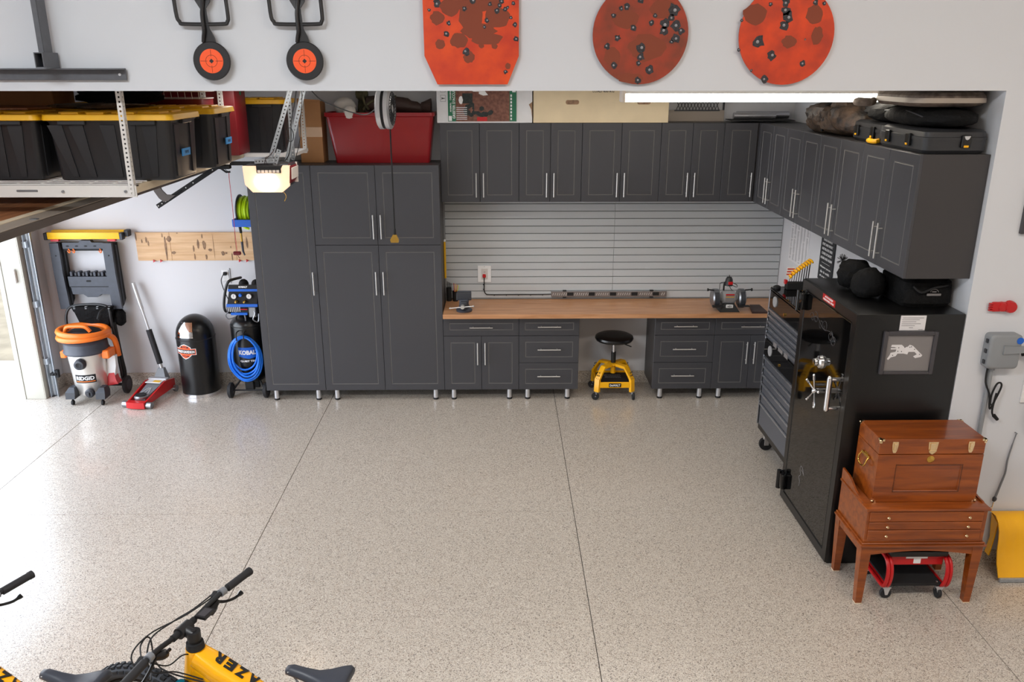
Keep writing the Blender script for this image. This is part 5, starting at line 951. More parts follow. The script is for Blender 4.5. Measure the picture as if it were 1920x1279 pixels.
g = G(T); g.tube([(25, -58, 99.6), (26.4, -58, 101.6), (27.4, -58, 106), (28, -58, 112), (29.6, -58, 118), (30.5, -57.4, 123)], .16, 6, k=5); g.tube([(27.4+1.1*math.cos(t*.9), -58.4, 107.8+2.2*math.sin(t*.9)) for t in range(20)], .12, 5, k=2); g.tube([(28, -57.8, 99.2), (30.2, -57.8, 106), (31, -57.8, 113), (32, -57.8, 119.5), (31.6, -57.6, 123)], .12, 5, k=4); part('power_lead', g, 'matte_black', T)
g = G(T); g.tube([(24.8, -62.6, 90.1), (25.5, -63, 89.4), (25.6, -63, 88.4), (25.0, -63, 87.2)], .07, 5, k=4); part('antenna', g, 'lid_yellow', T)
T = thing('release_cord', 'thin red emergency release cord with a red handle', 'cord', (6, -57.6, 68))
part('cord', G(T).tube([(6.4, -57.6, 96.0), (6.2, -57.6, 94.2), (6.3, -57.6, 84), (6.2, -57.6, 74), (6.3, -57.6, 69.6)], .1, 5, k=3), 'red', T)
g = G(T); g.box(5.0, 7.5, -58.2, -57.0, 68.4, 69.6, .25); part('handle', g, 'deep_red', T); part('cord_tail', G(T).tube([(6.3, -57.6, 68.5), (6.7, -57.6, 67.6), (7.0, -57.6, 67.2)], .1, 5), 'deep_red', T)
g = G(); g.tube([(33.5, -56, 122.8), (37.4, -57, 118.8), (42, -57, 116.6), (47.3, -57, 114.7), (54, -70, 114.6), (60, -90, 117.5), (62.6, -103, 120.4)], .17, 6, k=6); solo('feed_cord', g, 'matte_black', (44, -57, 116), 'black cord swagged from the opener hangers to the cord reel', 'cord')
# cord reel
T = thing('cord_reel', 'silver ceiling cord reel seen nearly edge-on with a black band', 'reel', (64.6, -105, 112))
cx, cz = 64.6, 117.8; ax = V((1, -.09, 0)).normalized()
def rdisc(r0, r1, a, b, n=40):
    u = V((0, 0, 1)); w_ = ax.cross(u); C = V((cx, -105, cz)); rings = []
    for r, h in ((r0, a), (r1, b)): rings.append([C+ax*h+(u*math.cos(2*math.pi*j/n)+w_*math.sin(2*math.pi*j/n))*r for j in range(n)])
    return rings
g = G(T); g.loft(rdisc(4.7, 5.3, -1.9, -1.5)+rdisc(5.3, 5.3, -1.5, -.45)[1:]+rdisc(5.0, 5.0, -.45, .35)+rdisc(5.3, 5.3, .35, 1.4)+rdisc(5.2, 4.6, 1.45, 1.8)); part('shell', g, 'leg_silver', T)
g = G(T); g.loft(rdisc(5.12, 5.12, -.45, .4)); part('band', g, 'matte_black', T)
g = G(T); u = V((0, 0, 1)); w_ = ax.cross(u); C = V((cx, -105, cz))+ax*1.82
for k in range(24):
    a = 2*math.pi*k/24; e = (u*math.cos(a)+w_*math.sin(a)); f = (u*math.cos(a+.5)+w_*math.sin(a+.5)); g.tube([C+e*1.2, C+(e+f)*1.55, C+f*4.4], .12, 4)
for r in (1.2, 2.6, 4.2): g.tube([C+(u*math.cos(t*.3)+w_*math.sin(t*.3))*r for t in range(21)], .13, 4, closed=True)
part('spoke_grille', g, 'dark_grey', T)
g = G(T); g.box(cx-1.2, cx+1.2, -106.2, -103.8, 122.6, 123.15); g.box(cx-.3, cx+.3, -105.6, -104.4, 122, 122.8); part('mount', g, 'steel', T)
g = G(T); g.cyl((cx+1.0, -105.3, 112.8), (cx+1.0, -105.3, 84.8), .2, n=8); g.cyl((cx+1.0, -105.3, 85.8), (cx+1.0, -105.3, 84.0), .3, .4, n=8); part('pull_cord', g, 'matte_black', T)
g = G(T); g.loft([[(cx+1+d, -105.3+e, 84.2) for d, e in ((-.5, -.4), (.5, -.4), (.5, .4), (-.5, .4))], [(cx+1+d, -105.3+e, 82.8) for d, e in ((-1.3, -.6), (1.1, -.6), (1.1, .6), (-1.3, .6))], [(cx+1+d, -105.3+e, 82.0) for d, e in ((-1.1, -.6), (1.0, -.6), (1.0, .6), (-1.1, .6))]]); part('triple_outlet', g, 'brass', T, 'clear amber triple outlet')
# tube light
T = thing('tube_light', 'long glowing white tube light fixture below the ceiling edge', 'light', (164, -105, 119.4))
g = G(T); g.prism([(-107.6, 123.1), (-107.2, 121.6), (-102.8, 121.6), (-102.4, 123.1)], 'x', 127.4, 201.4); part('channel', g, 'white', T)
g = G(T); g.prism([(-107.2, 121.55), (-106.4, 119.8), (-105.6, 119.45), (-104.4, 119.45), (-103.6, 119.8), (-102.8, 121.55)], 'x', 127.9, 201.0); part('diffuser', g, 'tube_light', T, 'glowing diffuser')
for a, b in ((126.8, 127.8), (201.1, 201.9)): part('end_cap', G(T).box(a, b, -107.5, -102.5, 119.4, 123.1, .2), 'opener_white', T)
# ================================================================ LEFT BACK WALL
T = thing('cardboard_target', 'long strip of stained raw wood panel screwed to the white wall', 'panel', (-29, -.5, 54))
zz = [54.0, 57.6, 61.4, 65.6]
for k in range(3):
    for a, b in ((-52.3, -38.6), (-38.5, -12.4), (-12.3, .4)): part('board', G(T).box(a, b, -.7-.05*k, -.02, zz[k]+.02, zz[k+1]-.02, .04), 'ply', T)
g = G(T); R = random.Random(3)
fx = lambda x, y: (-52.8+(x-130)*.02735, 65.6-(y-125)*.0282)
for x, y, rx, rz in ((160, 185, .35, 1.8), (305, 230, .4, 1.3), (330, 280, .3, 1.2), (545, 170, .3, 1.0), (578, 330, .45, 5.6), (640, 220, 1.1, 1.3), (685, 420, 1.0, .7), (985, 360, .3, 1.6), (990, 480, .25, 1.4), (1060, 300, .5, 2.0), (1145, 310, .8, 1.8), (1130, 180, .3, 1.0), (1160, 480, .4, 1.2), (1230, 380, .9, .6), (1410, 430, .8, .9), (1460, 425, .6, .4), (1535, 340, .25, .5), (1540, 480, .18, 1.6), (1780, 280, .5, 2.6), (770, 135, .4, .3), (1284, 320, .06, 5.2), (240, 250, .3, .9)):
    c = fx(x, y); n = 10; g.prism([(c[0]+rx*R.uniform(.6, 1.1)*math.cos(2*math.pi*i/n), max(54.05, min(65.5, c[1]+rz*R.uniform(.75, 1.1)*math.sin(2*math.pi*i/n)))) for i in range(n)], 'y', -.86, -.78)
part('stain', g, 'stain', T, kind='stuff')
for x in (-46.2, -43.4, -11.6, -8.6): part('red_hook', G(T).add([(x, -1.1, 54.5), (x, -1.1, 53.3), (x+1.0, -1.1, 53.9), (x, -.5, 54.5), (x, -.5, 53.3), (x+1.0, -.5, 53.9)], [(0, 1, 2), (3, 5, 4), (0, 3, 4, 1), (1, 4, 5, 2), (2, 5, 3, 0)]), 'red', T)
# hose reel
T = thing('hose_reel', 'blue hose reel with bright yellow-green hose on the wall left of the tall cabinet', 'reel', (-4, -8, 68))
cx, cz, cy = -5.4, 75.4, -7.4
for x in (-7.2, -1.4): g = G(T); g.lathe([(0, x), (6.0, x), (6.3, x+.2), (6.3, x+.5), (0, x+.5)], (0, cy, cz), 'x', 32); part('flange', g, 'graphite' if x < -5 else 'blue', T)
for k in range(5): g = G(T); q = 5.0+.35*(k % 2); g.tube([(-6.2+.95*k+.3*math.sin(t*.4), cy+q*math.cos(t*math.pi/12), cz+q*math.sin(t*math.pi/12)) for t in range(24)], .5, 8, closed=True); part('hose_loop', g, 'lime', T)
g = G(T); g.box(-8.2, -.6, -14.6, -11.4, 71.0, 71.6, .1); g.box(-8.4, -7.6, -14.4, -.6, 70.4, 73.0, .1); g.box(-1.0, -.4, -14.4, -.6, 70.4, 73.0, .1); g.box(-8.2, -.6, -14.8, -14.2, 70.2, 73.0, .1); part('bracket', g, 'blue', T)
g = G(T); g.cyl((-5.9, -13.4, 70.6), (-5.8, -13.0, 67.6), .6, .5, n=10); part('guide', g, 'matte_black', T)
g = G(T); g.cyl((-5.8, -13, 67.6), (-5.8, -13, 64.2), .38, n=10); part('brass_end', g, 'brass', T)
g = G(T); g.cyl((-5.8, -13, 64.2), (-5.7, -13, 60.4), .5, .42, n=10); g.cyl((-5.7, -13, 60.4), (-5.2, -13, 58.8), .4, .3, n=8); part('nozzle', g, 'graphite', T)
g = G(T); g.tube([(-5.0, -13.6, 71.4), (-3.8, -13.8, 69.9), (-2.2, -13.6, 69.3)], .5, 8, k=3); part('hose_tail', g, 'lime', T)
# outlet
T = thing('wall_outlet', 'white wall outlet with a black plug left of the compressor', 'outlet', (-17.8, -.1, 46))
part('plate', G(T).box(-19.4, -16.6, -.22, 0, 45.4, 50.0, .05), 'white', T); part('plug', G(T).box(-18.6, -17.2, -1.3, -.2, 47.8, 49.2, .25), 'matte_black', T); part('edge_strip', G(T).box(-16.3, -16.0, -.3, 0, 44.4, 50.6), 'steel', T)
g = G(T); g.tube([(-18.4, -1.3, 48.4), (-19.4, -1.6, 46), (-18.6, -3, 43.6), (-16.4, -7, 41.8), (-14.6, -10, 40.4)], .17, 6, k=5); part('cord', g, 'matte_black', T)
# sawhorses on wall
T = thing('folding_sawhorse', 'folded dark grey sawhorse with a yellow top rail hanging on the wall', 'sawhorse', (-70, -3, 35))
g = G(T); g.box(-84.6, -56.2, -6.0, -4.4, 63.9, 66.6, .2, 2); part('yellow_rail', g, 'saw_yellow', T)
for q in ((-86.0, -84.6, -6.2, -3.6, 63.6, 66.4), (-56.2, -54.9, -6.2, -3.6, 63.6, 66.4), (-54.9, -53.2, -4.4, -1.4, 64.6, 67.2)): part('rail_cap', G(T).box(*q, .2), 'dark_grey', T)
part('second_rail', G(T).box(-84.2, -55.0, -3.6, -.9, 64.0, 67.0, .3), 'saw_yellow', T)
for x in (-83.6, -61.2): part('red_pad', G(T).box(x, x+3.2, -5.9, -4.2, 63.0, 63.9, .1), 'red', T)
for a in (-84.1, -63.2):
    b = a+3.6
    g = G(T); g.loft([[(a, -6.5, 62.4), (b, -6.5, 62.4), (b, -5.2, 62.4), (a, -5.2, 62.4)], [(a, -6.6, 50), (b, -6.6, 50), (b, -5.2, 50), (a, -5.2, 50)], [(a+.1, -6.2, 35.3), (b+.4, -6.2, 35.3), (b+.4, -5.0, 35.3), (a+.1, -5.0, 35.3)]]); part('leg', g, 'graphite', T)
    g = G(T); g.loft([[(a+.4, -5.2, 61.8), (b-.1, -5.2, 61.8), (b-.1, -.8, 61.8), (a+.4, -.8, 61.8)], [(a+.5, -5.0, 37.4), (b+.2, -5.0, 37.4), (b+.2, -.8, 38.4), (a+.5, -.8, 38.4)], [(a+.8, -5.0, 35.5), (b+.1, -5.0, 35.5), (b+.1, -3.0, 36.2), (a+.8, -3.0, 36.2)]]); part('leg_channel', g, 'matte_black', T)
    g = G(T); g.box(b-.1, b+.25, -3.6, -2.6, 37, 61); part('channel_rib', g, 'graphite', T)
    g = G(T); g.sph((a+2.0, -6.6, 57.4), (.3, .1, .3), 8, 4); part('rivet', g, 'matte_black', T)
g = G(T); g.prism([(-79.6, 62.4), (-73, 62.4), (-72.4, 63.2), (-68.4, 63.2), (-67.8, 62.4), (-61.4, 62.4), (-61.4, 59.9), (-79.6, 59.9)], 'y', -5.2, -3.0); part('upper_brace', g, 'graphite', T)
g = G(T)
for k in range(5): g.sph((-77.6+k*3.6, -5.22, 61.0), (.7, .08, .28), 8, 4)
g.box(-79.8, -61.2, -4.6, -3.2, 59.0, 59.8); part('slots', g, 'matte_black', T)
for x in (-77.4, -75.6, -65.0, -63.2): part('clip', G(T).tube([(x, -5.3, 59.9), (x+.7, -5.5, 59.0), (x+.2, -5.4, 58.3), (x-.4, -5.3, 59.2)], .22, 6, k=3), 'orange', T)
g = G(T); g.prism([(-79.4, 48.6), (-63.0, 48.6), (-62.8, 44.6), (-79.2, 44.6)], 'y', -5.6, -2.4); part('shelf', g, 'graphite', T)
g = G(T); g.prism([(-79.0, 44.2), (-62.8, 44.2), (-62.6, 41.2), (-67.2, 41.2), (-68.8, 40.0), (-72.8, 40.0), (-74.4, 41.2), (-78.6, 41.2)], 'y', -5.2, -2.2); part('lower_brace', g, 'graphite', T)
g = G(T); g.prism(rrect(-72.2, -70.2, 46.4, 47.2, .39, 4), 'y', -5.66, -5.58); g.box(-79.2, -63, -5.4, -3, 44.25, 44.5); part('shelf_slot', g, 'matte_black', T)
for k in range(10): part('clamp_tooth', G(T).box(-78.6+k*1.55, -77.5+k*1.55, -5.2+.4*(k % 2), -2.6, 48.6, 50.6-.5*(k % 2), .2), 'dark_grey' if k % 2 else 'graphite', T)
# shop vacuum
T = thing('shop_vacuum', 'wet dry vacuum with a metallic drum, orange hose and black cart frame', 'vacuum', (-69, -15, 0)); cx, cy = -71.4, -15.5
g = G(T, 60); g.lathe([(0, 3.4), (5.9, 3.4), (6.1, 3.8), (7.3, 20.8), (0, 20.8)], (cx, cy, 0), n=40); part('drum', g, 'drum', T)
g = G(T); g.lathe([(0, 20.6), (8.3, 20.6), (8.6, 21.2), (8.2, 21.8), (8.0, 24.8), (7.0, 26.0), (0, 26.6)], (cx, cy, 0), n=40); part('head', g, 'graphite', T)
g = G(T); g.lathe([(0, 25.8), (6.6, 26.0), (6.2, 28.6), (4.2, 29.6), (0, 29.8)], (cx, cy, 0), n=28); part('motor_cover', g, 'matte_black', T)
def ovl(R, z, n=28, ph=0, tz=0): return [(cx-.2+(R+.5)*math.cos(2*math.pi*t/n), cy+R*.92*math.sin(2*math.pi*t/n), z+tz*math.cos(2*math.pi*t/n+ph)) for t in range(n)]
for z, R, tz in ((27.2, 8.8, .3), (29.0, 8.6, -.5)): g = G(T, 60); g.tube(ovl(R, z, 28, 0, tz), 1.1, 12, closed=True); part('hose', g, 'orange', T)
g = G(T, 60); g.tube([(-63.2, -18, 28.4), (-62.4, -15, 27), (-61.4, -12, 24), (-61.2, -11, 17)], 1.1, 12, k=4); part('hose_end', g, 'orange', T)
g = G(T); g.tube([(-77.0, -19, 29.4), (-76.0, -19.2, 31.4), (-73, -19.2, 31.8), (-68.8, -19.2, 31.6), (-67.0, -19, 29.6)], .75, 8, k=4); part('carry_handle', g, 'orange', T)
for s_ in (-1, 1): part('latch', G(T).box(cx+s_*8.3-1.0, cx+s_*8.3+1.0, -18.6, -15.6, 18.4, 21.2, .25), 'orange', T)
part('hose_clip', G(T).box(-64.2, -61.2, -19, -13, 18.2, 21.6, .4), 'orange', T)
g = G(T); g.lathe([(0, -24.6), (1.0, -24.6), (1.1, -24.9), (1.9, -24.7), (2.1, -24.0), (2.3, -22.8), (0, -22.6)], (-70.9, 0, 17.4), 'y', 20); part('inlet_port', g, 'dark_grey', T); g = G(T); g.lathe([(0, -24.7), (1.05, -24.95), (1.0, -24.5), (0, -24.4)], (-70.9, 0, 17.4), 'y', 16); part('inlet_bore', g, 'matte_black', T)
g = G(T); g.lathe([(0, -23.4), (1.3, -23.4), (1.8, -22.8), (1.8, -21.6), (0, -21.6)], (-69.4, 0, 4.9), 'y', 18); g.box(-70.0, -69.0, -24, -23.4, 4.0, 5.6, .1); part('drain_cap', g, 'dark_grey', T)
def onc(R, a0, z0, d0=0.0): 
    def f(a, b, d): q = a0+a/R; return V((cx+(R+d0+d)*math.sin(q), cy-(R+d0+d)*math.cos(q), z0+b))
    return f
def plate_on(g, f, w_, h, d, n=8):
    top = [f(-w_/2+w_*i/n, h/2, d) for i in range(n+1)]; bot = [f(-w_/2+w_*i/n, -h/2, d) for i in range(n+1)]; t2 = [f(-w_/2+w_*i/n, h/2, -.05) for i in range(n+1)]; b2 = [f(-w_/2+w_*i/n, -h/2, -.05) for i in range(n+1)]
    rings = [[bot[i], top[i], t2[i], b2[i]] for i in range(n+1)]; g.loft(rings)
f0 = onc(6.6, .13, 10.8); g = G(T); plate_on(g, f0, 8.0, 3.4, .14); part('name_plate', g, 'matte_black', T)
g = G(T); g.text('RIDGID', 1, (0, 0, 0), (1, 0, 0), (0, 0, 1), (0, -1, 0), width=6.8, height=1.6, bold=.03, depth=.06, fn=lambda a, b, d: f0(a, b+.3, .17+d)); part('name_lettering', g, 'white', T)
g = G(T); plate_on(g, lambda a, b, d: f0(a, b-1.1, .15+d), 7.2, .3, .05); part('orange_stripe', g, 'orange', T)
for x, y, s_ in ((-76.6, -22.4, -1), (-64.6, -22.6, 1)):
    g = G(T); g.loft([[(x-1.8, y-1.8, 3.0), (x+1.8, y-1.8, 3.0), (x+1.8, y+3, 3.0), (x-1.8, y+3, 3.0)], [(x-1.9, y-1.4, 5.6), (x+1.9, y-1.4, 5.6), (x+1.9, y+3.4, 5.6), (x-1.9, y+3.4, 5.6)], [(x-1.0, y+.4, 7.2), (x+1.0, y+.4, 7.2), (x+1.0, y+3.6, 7.2), (x-1.0, y+3.6, 7.2)]]); ft = part('foot', g, 'dark_grey', T)
    g = G(T); g.lathe([(0, x-.4), (.95, x-.4), (1.05, x), (.95, x+.4), (0, x+.4)], (0, y-.2, 1.05), 'x', 16); g.box(x-.2, x+.2, y-.6, y+.6, 1.2, 3.1, .1); part('caster', g, 'matte_black', ft)
for x in (-79.0, -60.4):
    w = part('rear_wheel', G(T).lathe([(0, x-.8), (3.2, x-.8), (3.7, x-.5), (3.7, x+.5), (3.2, x+.8), (0, x+.8)], (0, -9.2, 3.7), 'x', 28), 'rubber', T)
    g = G(T); g.lathe([(0, x+.95), (2.2, x+.85), (2.3, x+.7), (0, x+.7)], (0, -9.2, 3.7), 'x', 20); part('hub', g, 'dark_grey', w)
g = G(T); g.tube([(-79.0, -9.2, 3.7), (-80.2, -9, 14), (-81, -9, 24), (-81.0, -9, 32), (-79.6, -8.6, 36), (-76.6, -8.4, 37.4), (-70, -8.2, 37.8), (-65.4, -8.4, 37.4), (-63.4, -8.6, 36), (-63.0, -9, 32), (-62.6, -9, 22), (-61.8, -9.2, 3.7)], .55, 10, k=4); part('cart_frame', g, 'black', T)
g = G(T); g.tube([(-64.4, -17.0, 34), (-64.2, -14, 36.4), (-63.4, -10, 37.0)], .5, 9, k=4); g.box(-79, -60.4, -9.6, -8.8, 3.2, 4.2); g.tube([(-62.6, -8.0, 30), (-61.8, -8, 15), (-61.4, -7.8, 9), (-61.8, -8.0, 4)], .9, 9, k=4); part('lower_frame', g, 'matte_black', T)
g = G(T, 60); g.loft([[(x, y, z) for x, y in rrect(-78.4+i, -62.0-i, -8.4+j, -1.6+k_, .6, 4)] for z, i, j, k_ in ((36.9, 0, -.9, -5), (35.1, .4, -.6, -5), (34.4, .8, -.4, 0), (30.0, 2.0, .0, 0), (26.8, 3.2, .4, 0))]); part('tool_bag', g, 'nylon', T)
g = G(T, 60); sack(g, (-61.2, -4.6, 31.4), (2.0, 2.6, 3.6), 14, 10, 12, .1, .02); part('side_pouch', g, 'nylon', T)
g = G(T)
for k in range(4): g.box(-77.4+k*4.6, -76.6+k*4.6, -9.2, -8.0, 36.2, 37.0)
part('bag_eyelets', g, 'leg_silver', T)
g = G(T); g.loft([[(-63.6, -15, 18.6), (-60.8, -15, 18.2), (-60.8, -13, 18.2), (-63.6, -13, 18.2)], [(-64.8, -15, 14), (-61.0, -15, 14), (-61.0, -13, 14), (-64.8, -13, 14)], [(-66.0, -15.4, 9.0), (-62.0, -15.4, 9.0), (-62.0, -12.6, 9.0), (-66.0, -12.6, 9.0)]]); part('clear_nozzle', g, 'gauge', T, 'clear plastic nozzle')
g = G(T); g.loft([[(-67.0, -16, 5.4), (-60.8, -16, 6.4), (-60.8, -12, 6.4), (-67.0, -12, 5.4)], [(-65.6, -15.6, 7.6), (-61.6, -15.6, 8.2), (-61.6, -12.4, 8.2), (-65.6, -12.4, 7.6)], [(-64.2, -15.4, 10.8), (-62.0, -15.4, 11.0), (-62.0, -12.6, 11), (-64.2, -12.6, 10.8)]]); part('red_nozzle_tip', g, 'red', T)
# floor jack (built along local +Y from its front)
T = thing('floor_jack', 'red low-profile floor jack with a tall padded handle', 'jack', (-49.6, -27.2, 0)); M = Matrix.Translation(V((-49.6, -27.2, 0))) @ Matrix.Rotation(math.radians(-9), 4, 'Z')
def J(angle=35): g = G(T, angle); g.xf = M; return g
for s_ in (-1, 1):
    g = J(); x = s_*3.6
    g.loft([[(x-.3, 0.4, 1.2), (x+.3, .4, 1.2), (x+.3, .4, 2.8), (x-.3, .4, 2.8)], [(x-.3+s_*.3, 8, 1.4), (x+.3+s_*.3, 8, 1.4), (x+.3+s_*.3, 8, 4.6), (x-.3+s_*.3, 8, 4.6)], [(x-.3+s_*.5, 15, 1.6), (x+.3+s_*.5, 15, 1.6), (x+.3+s_*.5, 15, 6.4), (x-.3+s_*.5, 15, 6.4)], [(x-.3+s_*.5, 22, 1.8), (x+.3+s_*.5, 22, 1.8), (x+.3+s_*.5, 22, 5.2), (x-.3+s_*.5, 22, 5.2)]]); part('side_plate', g, 'red', T)
    g = J(); g.cyl((s_*3.8, 1.2, 1.35), (s_*6.1, 1.2, 1.35), 1.3, n=18); part('front_roller', g, 'steel', T)
    g = J(); g.cyl((s_*4.6, 20.6, 1.3), (s_*5.8, 20.6, 1.3), 1.3, n=16); part('rear_caster', g, 'steel', T)
g = J(); g.prism([(-3.8, -.6), (-1.2, -1.0), (1.2, -1.0), (3.8, -.6), (3.8, 1.8), (-3.8, 1.8)], 'z', .4, 2.9); part('front_crossbar', g, 'red', T)
g = J(); g.loft([[(-2.2, 3.0, 2.4), (2.2, 3.0, 2.4), (2.2, 3.0, 3.4), (-2.2, 3.0, 3.4)], [(-2.6, 9, 3.2), (2.6, 9, 3.2), (2.6, 9, 4.4), (-2.6, 9, 4.4)], [(-3.3, 16.5, 4.4), (3.3, 16.5, 4.4), (3.3, 16.5, 6.0), (-3.3, 16.5, 6.0)]]); part('lift_arm', g, 'mid_grey', T)
g = J()
for a, b in (((-1.8, 6), (-.4, 11)), ((1.8, 6), (.4, 11)), ((0, 5.6), (0, 12))): g.loft([[(a[0]-.25, a[1], 3.7), (a[0]+.25, a[1], 3.7), (a[0]+.25, a[1], 4.1), (a[0]-.25, a[1], 4.1)], [(b[0]-.25, b[1], 4.5), (b[0]+.25, b[1], 4.5), (b[0]+.25, b[1], 4.95), (b[0]-.25, b[1], 4.95)]])
part('arm_ribs', g, 'leg_silver', T)
g = J(); g.lathe([(0, 3.2), (2.6, 3.2), (2.7, 3.8), (2.2, 4.3), (1.6, 4.3), (1.5, 4.0), (0, 4.0)], (0, 4.2, 0), n=24); part('saddle', g, 'steel', T); g = J(); g.lathe([(1.3, 4.2), (2.1, 4.35), (2.1, 4.6), (1.3, 4.6)], (0, 4.2, 0), n=24); part('saddle_pad', g, 'matte_black', T)
g = J(); g.box(-3.3, 3.3, 13.0, 16.6, 6.0, 6.3, .05); part('decal_plate', g, 'white', T); g = J(); g.box(-.4, 2.6, 13.6, 15.6, 6.3, 6.36); part('decal', g, 'saw_yellow', T)
g = J(); g.box(-4, 4, 16.4, 18.6, 5.2, 6.8, .2); part('rear_bar', g, 'leg_silver', T)
g = J(); g.loft([[(-2.8, 18.0, 5.6), (2.8, 18.0, 5.6), (2.8, 21.4, 5.6), (-2.8, 21.4, 5.6)], [(-1.2, 20.0, 10), (1.2, 20.0, 10), (1.2, 21.6, 10), (-1.2, 21.6, 10)]]); part('handle_yoke', g, 'mid_grey', T)
g = G(T); b0 = M @ V((0, 20.8, 9.6)); t1 = V((-54.6, -3.2, 45.4)); pt_ = lambda k: b0.lerp(t1, k)
g.cyl(pt_(-.02), pt_(.42), .75, n=14); g.cyl(pt_(.42), pt_(.72), .55, n=14); g.cyl(pt_(.70), pt_(1), .8, n=14); part('handle_tube', g, 'leg_silver', T)
g = G(T); g.cyl(pt_(.06), pt_(.46), 1.15, n=16); part('foam_sleeve', g, 'rubber', T)
# trash can
T = thing('trash_can', 'black dome-top metal trash can with a chrome flap and an orange shield badge', 'trash can', (-29.7, -9.2, 0)); cx, cy = -29.7, -9.2
g = G(T, 60); g.lathe([(0, 1.4), (7.45, 1.4), (7.5, 2), (7.6, 24.5), (7.5, 25.4)]+[(7.5*math.cos(t*math.pi/20), 25.4+8.4*math.sin(t*math.pi/20)) for t in range(1, 11)], (cx, cy, 0), n=48); part('body', g, 'satin_black', T)
g = G(T); g.lathe([(0, 0), (7.7, 0), (7.75, .3), (7.65, 1.5), (0, 1.6)], (cx, cy, 0), n=48); part('base_ring', g, 'chrome', T)
g = G(T); g.lathe([(7.58, 24.3), (7.72, 24.4), (7.72, 24.7), (7.58, 24.8)], (cx, cy, 0), n=48); part('rim_bead', g, 'black', T)
g = G(T, 60); R_ = []
for i in range(9):
    th = math.radians(3+i*5.6); row = []
    for j in range(9):
        ph = -.24+(-.46+.92*j/8); r = 7.62*math.cos(th); row.append((cx+r*math.sin(ph), cy-r*math.cos(ph), 25.4+8.52*math.sin(th)))
    R_.append(row)
vs_ = [p for r in R_ for p in r]+[(cx+(p[0]-cx)*.96, cy+(p[1]-cy)*.96, p[2]-.1) for r in R_ for p in r]; fs_ = []
for i in range(8):
    for j in range(8): a = i*9+j; fs_ += [(a, a+1, a+10, a+9), (a+81, a+90, a+91, a+82)]
for i in range(8): fs_ += [(i*9, i*9+9, i*9+90, i*9+81), (i*9+8, i*9+89, i*9+98, i*9+17), (i, i+81, i+82, i+1), (72+i, 73+i, 154+i, 153+i)]
g.add(vs_, fs_); part('flap', g, 'chrome', T)
def onb(a0, z0):
    def f(a, b, d): q = a0+a/7.6; return V((cx+(7.58+d)*math.sin(q), cy-(7.58+d)*math.cos(q), z0+b))
    return f
f1 = onb(-.3, 20.2)
def poly_on(g, f, P, d0, d1):      # thin shape wrapped on the can; sliced so it follows the curve
    n = 24; x0 = min(p[0] for p in P); x1 = max(p[0] for p in P)
    def span(x):
        ys_ = []
        for (ax_, ay), (bx_, by) in zip(P, P[1:]+P[:1]):
            if (ax_-x)*(bx_-x) <= 0 and abs(ax_-bx_) > 1e-9: ys_.append(ay+(by-ay)*(x-ax_)/(bx_-ax_))
        return (min(ys_), max(ys_)) if ys_ else (0, 0)
    R_ = []
    for i in range(n+1):
        x = x0+(x1-x0)*(.001+.998*i/n); a, b = span(x); R_.append([f(x, a, d1), f(x, b, d1), f(x, b, d0), f(x, a, d0)])
    g.loft(R_)
sh = [(-2.6, 1.9), (-1.4, 2.6), (0, 3.1), (1.4, 2.6), (2.6, 1.9), (2.6, -1.6), (1.4, -2.6), (0, -3.2), (-1.4, -2.6), (-2.6, -1.6)]
g = G(T); poly_on(g, f1, sh, -.03, .05); poly_on(g, f1, [(-4.6, 1.3), (4.6, 1.3), (4.6, -1.3), (-4.6, -1.3)], -.03, .055); part('shield_border', g, 'white', T)
g = G(T); poly_on(g, f1, [(x*.92, y*.92) for x, y in sh], .0, .08); poly_on(g, f1, [(-4.4, 1.15), (4.4, 1.15), (4.4, -1.15), (-4.4, -1.15)], 0, .085); part('shield', g, 'gun_orange', T)
g = G(T); poly_on(g, f1, [(-4.2, .9), (4.2, .9), (4.2, -.9), (-4.2, -.9)], 0, .12); part('badge_bar', g, 'boot', T)
for t_, w_, h_, z_, m_ in (('HARLEY-DAVIDSON', 8.0, 1.1, 0, 'white'), ('MOTOR', 3.6, .9, 1.85, 'boot'), ('CYCLES', 3.4, .8, -1.85, 'boot')):
    g = G(T); g.text(t_, 1, (0, 0, 0), (1, 0, 0), (0, 0, 1), (0, -1, 0), width=w_, height=h_, bold=.03, depth=.05, fn=lambda a, b, d: f1(a, b+z_, .13+d)); part('badge_lettering', g, m_, T)
# compressor
T = thing('air_compressor', 'black upright air compressor with blue control panel beside the tall cabinet', 'compressor', (-8.4, -9, 0)); cx, cy = -8.2, -9.2; R0 = 6.7
g = G(T, 60); g.lathe([(0, 5.2), (3, 5.4), (5.6, 6.6), (6.6, 8.6), (R0, 10), (R0, 28.8), (6.5, 30.6), (5.4, 32.4), (3, 33.6), (0, 34)], (cx, cy, 0), n=40); part('tank', g, 'satin_black', T)
g = G(T); g.lathe([(6.6, 29.6), (6.78, 29.7), (6.78, 29.9), (6.6, 30.0)], (cx, cy, 0), n=40); part('weld_seam', g, 'black', T)
for x in (-15.6, -1.2):
    w = part('wheel', G(T).lathe([(0, x-.9), (2.6, x-.9), (3.2, x-.5), (3.2, x+.5), (2.6, x+.9), (0, x+.9)], (0, -15.4, 3.2), 'x', 28), 'rubber', T)
    g = G(T); s_ = -1 if x < -8 else 1; g.lathe([(0, x-1.0), (1.5, x-.95), (1.6, x-.7), (0, x-.7)], (0, -15.4, 3.2), 'x', 18); g.lathe([(0, x+.7), (1.5, x+.7), (1.5, x+.95), (0, x+1.0)], (0, -15.4, 3.2), 'x', 18); part('hub', g, 'dark_grey', w)
